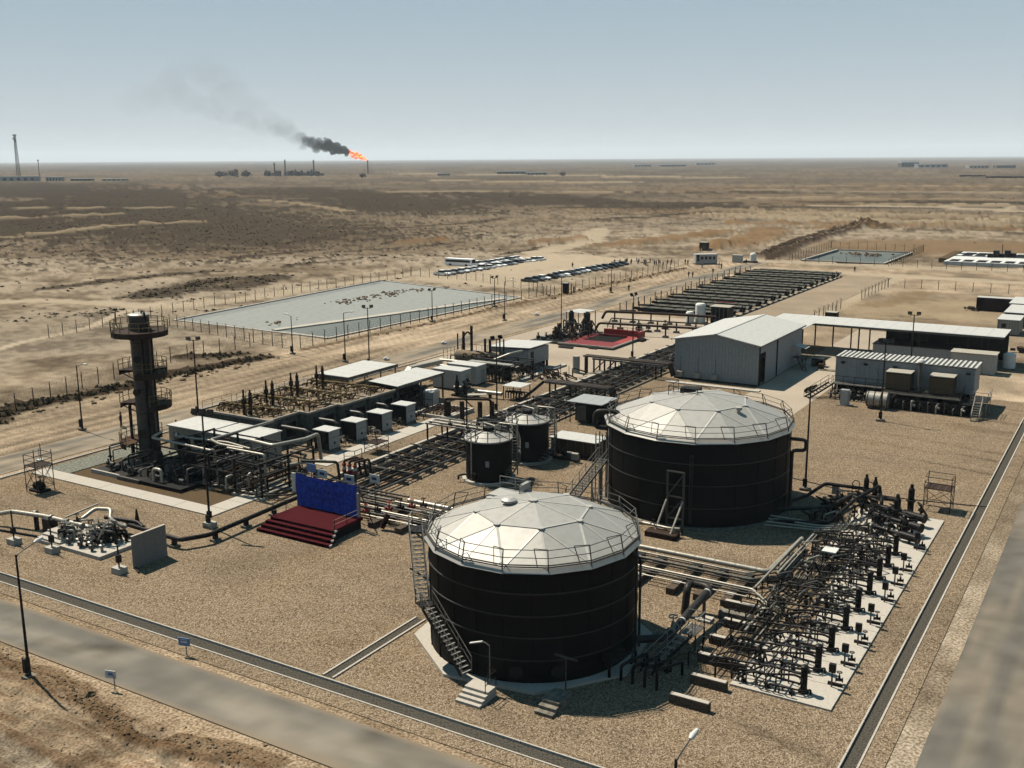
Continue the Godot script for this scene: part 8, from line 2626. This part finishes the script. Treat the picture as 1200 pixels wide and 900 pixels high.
# ---------------------------------------------------------------- people
func figure(pose: int) -> Array:   # one continuous body meshed from tapered bones; returns [vertices, normals, region of each]
	var s := 0.16 if pose == 1 else 0.03
	var J := {"pel": V(0, 0.95, 0), "che": V(0, 1.32, 0), "nek": V(0, 1.50, 0.01), "hed": V(0, 1.66, 0.03)}
	var bones := []
	bones.append([J.pel + V(0, -0.02, 0), J.che, 0.15, 0.165, 0])
	bones.append([J.che, J.nek, 0.15, 0.06, 0])
	bones.append([J.nek, J.hed, 0.055, 0.075, 2])
	bones.append([J.hed, J.hed + V(0, 0.07, -0.01), 0.095, 0.09, 2])
	bones.append([J.hed + V(0, 0.04, -0.02), J.hed + V(0, 0.1, -0.02), 0.1, 0.085, 3])
	bones.append([J.hed + V(0, -0.005, 0.09), J.hed + V(0, 0.025, 0.1), 0.02, 0.014, 2])
	for x in [-1.0, 1.0]:
		var hip := V(x * 0.095, 0.92, 0)
		var knee := V(x * 0.105, 0.5, 0.03 + x * s)
		var ank := V(x * 0.11, 0.09, x * s * 1.4 - 0.02)
		bones.append([hip, knee, 0.092, 0.062, 1])
		bones.append([knee, ank, 0.06, 0.042, 1])
		bones.append([ank + V(0, -0.04, 0), ank + V(x * 0.02, -0.05, 0.16), 0.042, 0.035, 4])
		var sh := V(x * 0.185, 1.42, 0)
		var el := V(x * 0.25, 1.14, -x * s * 0.8)
		var wr := V(x * 0.25, 0.9, 0.08 - x * s)
		if pose == 2:
			el = V(x * 0.28, 1.15, 0.02)
			wr = V(x * 0.13, 1.12 if x > 0 else 1.02, 0.24)
		bones.append([V(x * 0.06, 1.44, 0), sh, 0.075, 0.065, 0])
		bones.append([sh, el, 0.056, 0.045, 0])
		bones.append([el, wr, 0.043, 0.032, 0])
		bones.append([wr, wr + (wr - el).normalized() * 0.09, 0.034, 0.036, 2])
	var c := 0.035
	var lo := V(-0.45, -0.03, -0.35)
	var n := Vector3i(26, 54, 20)
	var f := PackedFloat32Array()
	f.resize(n.x * n.y * n.z)
	f.fill(1.0)
	var reg := {}
	for b in bones:
		var a: Vector3 = b[0]
		var e: Vector3 = b[1]
		var r := maxf(b[2], b[3]) + 0.09
		var p0 := (Vector3(minf(a.x, e.x), minf(a.y, e.y), minf(a.z, e.z)) - Vector3.ONE * r - lo) / c
		var p1 := (Vector3(maxf(a.x, e.x), maxf(a.y, e.y), maxf(a.z, e.z)) + Vector3.ONE * r - lo) / c
		for i in range(maxi(0, int(p0.x)), mini(n.x, int(p1.x) + 1)):
			for j in range(maxi(0, int(p0.y)), mini(n.y, int(p1.y) + 1)):
				for k in range(maxi(0, int(p0.z)), mini(n.z, int(p1.z) + 1)):
					var p := lo + V(i, j, k) * c
					var t := clampf((p - a).dot(e - a) / (e - a).length_squared(), 0, 1)
					var d := (p - a.lerp(e, t)).length() - lerpf(b[2], b[3], t)
					var id := (i * n.y + j) * n.z + k
					var o := f[id]
					if d < o:
						reg[id] = b[4]
					var h := clampf(0.5 + 0.5 * (o - d) / 0.03, 0, 1)
					f[id] = lerpf(o, d, h) - 0.03 * h * (1.0 - h)
	var at := {}
	var vs := PackedVector3Array()
	var rs := []
	for i in n.x - 1:
		for j in n.y - 1:
			for k in n.z - 1:
				var sum := Vector3.ZERO
				var cnt := 0
				var val := []
				for m in 8:
					val.append(f[((i + (m & 1)) * n.y + j + ((m >> 1) & 1)) * n.z + k + (m >> 2)])
				for ed in [[0, 1], [2, 3], [4, 5], [6, 7], [0, 2], [1, 3], [4, 6], [5, 7], [0, 4], [1, 5], [2, 6], [3, 7]]:
					var u: float = val[ed[0]]
					var w: float = val[ed[1]]
					if (u < 0) != (w < 0):
						var pa := V(ed[0] & 1, (ed[0] >> 1) & 1, ed[0] >> 2)
						var pb := V(ed[1] & 1, (ed[1] >> 1) & 1, ed[1] >> 2)
						sum += pa.lerp(pb, u / (u - w))
						cnt += 1
				if cnt:
					at[Vector3i(i, j, k)] = vs.size()
					vs.append(lo + (V(i, j, k) + sum / cnt) * c)
					rs.append(reg.get((i * n.y + j) * n.z + k, reg.get(((i + 1) * n.y + j + 1) * n.z + k + 1, 0)))
	var out := PackedVector3Array()
	var nn := PackedVector3Array()
	var rr := []
	for i in range(1, n.x - 1):
		for j in range(1, n.y - 1):
			for k in range(1, n.z - 1):
				var v0 := f[(i * n.y + j) * n.z + k]
				for ax in 3:
					var d := Vector3i(1 if ax == 0 else 0, 1 if ax == 1 else 0, 1 if ax == 2 else 0)
					var v1 := f[((i + d.x) * n.y + j + d.y) * n.z + k + d.z]
					if (v0 < 0) == (v1 < 0):
						continue
					var u := Vector3i(d.z, d.x, d.y)
					var w := Vector3i(d.y, d.z, d.x)
					var base := Vector3i(i, j, k)
					var q := []
					for e in [base - u - w, base - w, base, base - u]:
						q.append(at.get(e, -1))
					if -1 in q:
						continue
					if v0 > 0:
						q.reverse()
					var nm := (vs[q[1]] - vs[q[0]]).cross(vs[q[2]] - vs[q[0]]).normalized()
					for e in [0, 2, 1, 0, 3, 2]:
						out.append(vs[q[e]])
						nn.append(nm)
						rr.append(rs[q[e]])
	# five fingers on each hand
	for x in [-1.0, 1.0]:
		for b in bones:
			if b[4] == 2 and absf(b[0].x) > 0.1 and signf(b[0].x) == x and b[2] == 0.034:
				var fm := Mb.new()
				var dir: Vector3 = (b[1] - b[0]).normalized()
				for m in 4:
					var st: Vector3 = b[1] + V(0, 0, 0.03 - m * 0.02)
					var md: Vector3 = st + dir * (0.045 - 0.006 * absf(m - 1.3)) + V(-x * 0.008, 0, 0)
					fm.tube([st - dir * 0.02, md, md + dir * 0.025 + V(-x * 0.02, 0, 0.005)], 0.009, 5, 0.01)
				fm.tube([b[0] + dir * 0.02 + V(0, 0, 0.02), b[0] + dir * 0.05 + V(-x * 0.01, 0, 0.05), b[0] + dir * 0.085 + V(-x * 0.015, 0, 0.055)], 0.01, 5, 0.01)
				for i in fm.v.size():
					out.append(fm.v[i])
					nn.append(fm.n[i])
					rr.append(2)
	return [out, nn, rr]


func people() -> void:
	var shapes := [figure(0), figure(1), figure(2)]
	var skin := Color(0.25, 0.14, 0.09)
	var hair := Color(0.012, 0.01, 0.009)
	var looks := [[Color(0.02, 0.02, 0.025), Color(0.018, 0.018, 0.02), "black"], [Color(0.03, 0.04, 0.075), Color(0.02, 0.022, 0.03), "navy"], [Color(0.28, 0.27, 0.25), Color(0.025, 0.025, 0.03), "a pale shirt"], [Color(0.16, 0.05, 0.03), Color(0.02, 0.02, 0.022), "brown"]]
	var meshes := {}
	var k := 0
	for e in [[-105.7, -81.1, 0, 0, 2.2, "standing with a companion on the left road by the column"], [-106.3, -81.6, 2, 2, -1.0, "half behind the companion on the left road by the column"], [-97.1, -82.2, 0, 1, 1.0, "standing at the left end of the white-roofed container"], [-107.9, -231.7, 1, 0, 0.3, "walking alone on the road, nearest to the trough rows' corner"], [-106.6, -267.0, 1, 0, 0.2, "left one of a pair walking down the road"], [-105.6, -267.4, 1, 1, 0.1, "right one of a pair walking down the road"], [-112.4, -291.9, 0, 2, 0.6, "standing in front of the guard house windows"], [-103.9, -278.2, 1, 0, 0.4, "walking alone on the road right of the pair"], [-108.6, -295.6, 0, 1, 2.0, "left one of two near the guard house's right corner"], [-106.5, -291.9, 0, 0, 1.0, "right one of two near the guard house's right corner"], [-120.7, -299.2, 0, 0, 0.9, "standing left of the guard house"], [-119.2, -297.6, 1, 3, 0.4, "walking in front of the guard house's left corner"], [-146.0, -274.0, 0, 0, 0.5, "standing alone behind the near row of cars"], [-70.7, -301.0, 0, 0, 0.4, "standing alone far right on the top road"], [-104.6, -308.0, 0, 3, 0.4, "standing by the white tank at the road corner"], [-118.3, -222.8, 2, 1, 0.2, "standing beside the kiosk at the car park fence"]]:
		person(shapes, looks, meshes, skin, hair, e[0], e[1], e[2], e[3], e[4], "person in %s %s" % [looks[e[3]][2], e[5]], "")
		k += 1
	for i in 20:
		var x := lerpf(-138.5, -123.0, i / 19.0) + rng.randf_range(-0.8, 0.8)
		var z := -293.0 + rng.randf_range(-5.0, 4.5) - 0.2 * i * 0.0
		var l := rng.randi() % 4
		person(shapes, looks, meshes, skin, hair, x, z, rng.randi() % 3, l, rng.randf() * TAU, "person in %s, %s from the left in the crowd beyond the cars" % [looks[l][2], ordinal(i)], "people in the crowd by the car park")
	for i in 3:
		person(shapes, looks, meshes, skin, hair, -139.5 + i * 1.3, -289.0 - i, 0, i, 0.4 * i, "person in %s, %s of three beyond the near car row" % [looks[i][2], ordinal(i)], "people in the crowd by the car park")


func person(shapes: Array, looks: Array, meshes: Dictionary, skin: Color, hair: Color, x: float, z: float, pose: int, look: int, turn: float, label: String, group: String) -> void:
	var key := pose * 10 + look
	if not meshes.has(key):
		var b := Mb.new()
		b.v = shapes[pose][0].duplicate()
		b.n = shapes[pose][1].duplicate()
		for r in shapes[pose][2]:
			b.c.append([looks[look][0], looks[look][1], skin, hair, Color(0.012, 0.011, 0.01)][r])
		meshes[key] = b.mesh()
	var o := MeshInstance3D.new()
	o.mesh = meshes[key]
	o.material_override = M.cloth
	o.name = numbered("person")
	add_child(o)
	o.position = V(x, 0.0, z)
	o.rotation.y = turn
	tag(o, label, "person", group)


# ---------------------------------------------------------------- the far plain
func far_things() -> void:
	var o := thing("radio_mast", "tall lattice radio mast on the horizon at far left", "mast", V(-1740, 0, -1166))
	var p := V(-1740, 0, -1166)
	for e in [[0, 1], [-0.87, -0.5], [0.87, -0.5]]:
		bars(o, "leg", [[p + V(e[0] * 3.4, 0, e[1] * 3.4), p + V(e[0] * 1.6, 76, e[1] * 1.6)]], 0.75, "dark_steel")
	var b := Mb.new()
	for k in 18:
		var y := k * 4.2
		var r := lerpf(3.4, 1.6, y / 76.0)
		var r2 := lerpf(3.4, 1.6, (y + 4.2) / 76.0)
		b.beam(p + V(0, y, r), p + V(-0.87 * r2, y + 4.2, -0.5 * r2), 0.4)
		b.beam(p + V(-0.87 * r, y, -0.5 * r), p + V(0.87 * r2, y + 4.2, -0.5 * r2), 0.4)
		b.beam(p + V(0.87 * r, y, -0.5 * r), p + V(0, y + 4.2, r2), 0.4)
	part("lattice", b, M.dark_steel, o)
	b = Mb.new()
	b.cyl(p + V(2, 66, 1), p + V(3.4, 66, 1.6), 2.0, -1, 12)
	b.cyl(p + V(-2, 71, 1), p + V(-3.2, 71, 1.6), 1.6, -1, 12)
	b.box(p + V(0, 77, 0), V(4.5, 2.4, 4.5))
	part("antenna", b, M.grey_steel, o)
	o = thing("radio_mast", "shorter thin mast right beside the tall lattice mast", "mast", V(-1725, 0, -1180))
	bars(o, "pole", [[V(-1715, 0, -1190), V(-1715, 34, -1190)]], 0.9, "dark_steel")
	bars(o, "antenna", [[V(-1716, 33, -1190), V(-1714, 33, -1190)]], 2.0, "dark_steel")
	var k := 0
	for e in [[-1600, -1075, 60, 14, 8, "long white-roofed shed at the foot of the radio mast"], [-1545, -1100, 26, 12, 7, "pale shed right of the long white-roofed shed near the mast"], [-1500, -1118, 34, 12, 4, "low white roof farther right of the mast"], [-1660, -1120, 30, 12, 4, "low pale roof left of the mast foot"], [-1460, -1150, 40, 10, 3, "low pale strip roof between the mast and the dark trees"], [-1145, -1880, 60, 20, 6, "long low white shed near the middle of the horizon"], [-1040, -1800, 40, 18, 5, "second long white shed near the middle of the horizon"], [-1190, -1700, 24, 12, 4, "pale shed in front of the long sheds on the horizon"], [-615, -3170, 48, 30, 15, "big pale hangar on the right horizon"], [-545, -3120, 80, 30, 9, "long grey hangar right of the big pale hangar"], [-405, -2960, 50, 24, 7, "dark low sheds right of the hangars"], [-340, -2950, 46, 24, 8, "white-roofed low shed near the right horizon"], [-185, -2250, 50, 20, 9, "white building near the right edge under the horizon"], [-1540, -3400, 60, 30, 8, "faint grey plant building on the middle horizon"], [-1470, -3500, 90, 40, 7, "long faint dark building row on the middle horizon"], [-1620, -4200, 80, 40, 9, "faint building farther right on the middle horizon"]]:
		o = thing("far_shed", e[5], "building", V(e[0], 0, e[1]))
		var t := Basis(Vector3.UP, deg_to_rad(31))
		b = Mb.new()
		b.box(V(e[0], e[4] * 0.42, e[1]), V(e[2], e[4] * 0.84, e[3]), t)
		part("wall", b, [M.wall_grey, M.wall_beige, M.grey_steel][k % 3], o)
		b = Mb.new()
		b.box(V(e[0], e[4] * 0.92, e[1]), V(e[2] * 1.03, e[4] * 0.16, e[3] * 1.08), t)
		part("roof", b, M.roof_white if k % 4 < 3 else M.wall_grey, o)
		for j in 5:
			b = Mb.new()
			b.box(V(e[0], e[4] * 0.36, e[1]) + t * V((j - 2) * e[2] * 0.19, 0, e[3] * 0.51), V(e[2] * 0.09, e[4] * 0.5, 0.4), t)
			part("door", b, M.dark_steel, o)
		k += 1
	# refinery left of the flare
	k = 0
	for e in [[-1527, -1588, 26, "leftmost of three thin stacks left of the flare"], [-1547, -1640, 32, "middle of three thin stacks left of the flare, above dark plant"], [-1469, -1640, 31, "rightmost of three thin stacks left of the flare"]]:
		o = thing("far_stack", e[3], "chimney", V(e[0], 0, e[1]))
		b = Mb.new()
		b.cyl(V(e[0], 0, e[1]), V(e[0], e[2], e[1]), 1.7, 1.2, 10)
		part("shaft", b, M.dark_steel, o)
		b = Mb.new()
		b.cyl(V(e[0], e[2] - 4, e[1]), V(e[0], e[2] - 3.2, e[1]), 2.6, -1, 10)
		part("platform", b, M.dark_steel, o)
	k = 0
	for e in [[-1510, -1580, 44, "dark process plant round the middle stack left of the flare"], [-1440, -1600, 38, "dark process plant round the right stack left of the flare"]]:
		o = thing("process_plant", e[3], "plant", V(e[0], 0, e[1]))
		for j in 22:
			b = Mb.new()
			var q := V(e[0] + rng.randf_range(-1, 1) * e[2] * 0.75, 0, e[1] + rng.randf_range(-1, 1) * e[2] * 0.5)
			var h := rng.randf_range(3, 11)
			if j % 3 == 0:
				b.cyl(q, q + V(0, h + 3, 0), 1.3, -1, 8)
			else:
				b.box(q + V(0, h / 2, 0), V(rng.randf_range(3, 12), h, rng.randf_range(3, 8)))
			part("unit", b, [M.dark_steel, M.grey_steel, M.dark_steel][j % 3], o)
		k += 1
	var leaf := tree_mesh()
	k = 0
	for e in [[-1496, -1410, 9.0, "dark tree clump left of the refinery, leftmost"], [-1462, -1416, 11.0, "larger dark tree clump left of the refinery"], [-1440, -1424, 9.5, "dark tree at the right of the two clumps left of the refinery"], [-1575, -1500, 7.0, "small dark tree farther left of the refinery"], [-1180, -1440, 6.0, "small dark tree on the plain right of the flare"], [-905, -1660, 6.0, "small dark tree on the plain below the long white sheds"]]:
		o = thing("far_tree", e[3], "tree", V(e[0], 0, e[1]))
		b = Mb.new()
		b.cyl(V(e[0], 0, e[1]), V(e[0], e[2] * 0.5, e[1]), 0.5, 0.25, 8)
		part("trunk", b, M.wood, o)
		put("crown", leaf, M.shrub, o, Transform3D(Basis(Vector3.UP, k * 1.3).scaled(V(1.2, 0.75, 1.2) * float(e[2])), V(0, e[2] * 0.5, 0)))
		k += 1
	for e in [[-190, -1700, 46, 70, "wide dark storage yard near the right horizon"], [-250, -1790, 30, 40, "smaller dark storage yard near the right horizon"]]:
		o = thing("storage_yard", e[4], "yard", V(e[0], 0, e[1]))
		for j in 14:
			b = Mb.new()
			b.box(V(e[0] - e[2] * 0.5 + (j % 7) * e[2] / 6.0, 1.0, e[1] + (j / 7) * e[3] * 0.5 - e[3] * 0.25), V(e[2] / 8.0, 2.0, e[3] * 0.4))
			part("stack_of_pipe", b, M.brown_steel, o)


func tree_mesh() -> ArrayMesh:
	var r := RandomNumberGenerator.new()
	r.seed = 5
	var b := Mb.new()
	for i in 220:
		var d := V(r.randfn(), r.randfn(), r.randfn()).normalized()
		var q := d * r.randf_range(0.5, 1.0) * (0.75 + 0.25 * sin(d.x * 5.0 + d.z * 3.0)) + V(0, 0.25, 0)
		var s := V(r.randfn(), r.randfn(), r.randfn()).normalized() * 0.13
		var t := d.cross(s).normalized() * 0.13
		b.quad(q - s - t, q + s - t, q + s + t, q - s + t)
	return b.mesh()


func flare() -> void:
	var p := V(-1561, 0, -1926)
	var o := thing("flare_stack", "thin dark flare stack with the flame, on the horizon left of centre", "flare stack", p)
	var b := Mb.new()
	b.cyl(p, p + V(0, 28.5, 0), 1.5, 1.25, 12)
	part("shaft", b, M.dark_steel, o)
	b = Mb.new()
	b.cyl(p + V(0, 25.5, 0), p + V(0, 29, 0), 1.9, -1, 12)
	part("burner_tip", b, M.black_steel, o)
	b = Mb.new()
	for k in 3:
		var a := k * TAU / 3
		b.beam(p + V(0, 20, 0), p + V(cos(a) * 12, 0, sin(a) * 12), 0.25)
	part("guy_wire", b, M.dark_steel, o)
	# flame: tongues along a rising curve, downwind to the left
	o = thing("flare_flame", "orange flame streaming left from the flare stack", "flame", p + V(0, 29, 0))
	var path := [V(-1562, 29.5, -1927), V(-1569, 33, -1924), V(-1576, 36.5, -1921), V(-1583, 40, -1918), V(-1590, 43, -1915), V(-1598, 46, -1911)]
	for i in 22:
		var t := i / 21.0
		var s := t * 4.999
		var q: Vector3 = path[int(s)].lerp(path[int(s) + 1], s - int(s))
		q += V(rng.randfn(0, 1.2), rng.randfn(0, 2.0 + 2.0 * t), rng.randfn(0, 1.2)) * (0.3 + t)
		var r := lerpf(1.3, 3.6, sin(t * PI * 0.8)) * rng.randf_range(0.7, 1.2)
		b = Mb.new()
		b.ball(q, V(r * 1.5, r * 0.85, r * 1.3), 10)
		for j in b.v.size():
			var w := b.v[j]
			b.v[j] = w + V(0.5 * sin(w.y * 1.3 + i), 0.6 * sin(w.x * 0.9 + i * 2), 0.4 * sin(w.z * 1.1))
		part("flame_tongue", b, M.flame_hot if (t < 0.3 or i % 4 == 0) else M.flame, o)
	var l := OmniLight3D.new()
	l.name = "flame_light"
	l.light_color = Color(1.0, 0.45, 0.15)
	l.light_energy = 600.0
	l.omni_range = 400.0
	l.omni_attenuation = 2.0
	l.light_size = 4.0
	l.shadow_enabled = true
	l.position = V(-1572, 38, -1900)
	add_child(l)
	# black smoke: overlapping puffs, thinning as they drift
	var k := 0
	for e in [[-1606, 49, -1907, 8, 0.16], [-1613, 53, -1903, 10, 0.16], [-1620, 51, -1899, 9, 0.15], [-1628, 60, -1897, 11, 0.15], [-1633, 50, -1892, 9, 0.12], [-1641, 63, -1889, 12, 0.14], [-1645, 71, -1889, 9, 0.11], [-1650, 57, -1884, 10, 0.09], [-1655, 64, -1881, 12, 0.07], [-1662, 73, -1876, 9, 0.06], [-1666, 55, -1872, 10, 0.06], [-1674, 68, -1869, 13, 0.05], [-1684, 72, -1864, 13, 0.035], [-1694, 62, -1861, 9, 0.02], [-1697, 80, -1858, 14, 0.016]]:
		puff(V(e[0], e[1], e[2]), V(e[3] * 2.2, e[3] * 1.9, e[3] * 2.2), e[4], k)
		for j in 2:
			puff(V(e[0], e[1], e[2]) + V(rng.randfn(0, e[3] * 0.6), rng.randfn(0, e[3] * 0.55), rng.randfn(0, e[3] * 0.4)), V(e[3], e[3] * 0.9, e[3]) * rng.randf_range(0.9, 1.4), e[4] * 1.1, k)
		k += 1
	for e in [[-1706, 80, -1856, 18, 0.008], [-1722, 92, -1848, 22, 0.006], [-1735, 104, -1844, 24, 0.005], [-1752, 96, -1832, 20, 0.005], [-1760, 118, -1836, 28, 0.0036], [-1786, 108, -1816, 26, 0.0032], [-1812, 122, -1800, 30, 0.0026], [-1800, 152, -1814, 34, 0.002], [-1846, 130, -1780, 30, 0.002], [-1852, 178, -1792, 44, 0.0016], [-1884, 150, -1760, 36, 0.0016], [-1880, 214, -1784, 44, 0.0015], [-1930, 170, -1735, 44, 0.0013], [-1905, 236, -1774, 40, 0.0012], [-1975, 190, -1715, 50, 0.001], [-2020, 170, -1680, 50, 0.0009], [-1960, 225, -1740, 44, 0.0009]]:
		puff(V(e[0], e[1], e[2]), V(e[3] * 2.4, e[3] * 1.5, e[3] * 2.0), e[4], k)
		k += 1


var smoke_mats := {}


func puff(p: Vector3, size: Vector3, density: float, k: int) -> void:
	var f := FogVolume.new()
	f.shape = RenderingServer.FOG_VOLUME_SHAPE_ELLIPSOID
	f.size = size
	f.position = p
	f.rotation = V(rng.randf() * 0.6, rng.randf() * 3.0, rng.randf() * 0.6)
	if not smoke_mats.has(density):
		var m := FogMaterial.new()
		m.density = density
		m.albedo = Color(0.14, 0.15, 0.16) if density > 0.03 else Color(0.55, 0.57, 0.59)
		smoke_mats[density] = m
	f.material = smoke_mats[density]
	f.name = numbered("smoke")
	add_child(f)
	f.set_meta("kind", "stuff")
	f.set_meta("label", "dark drifting smoke trailing left from the flare flame")
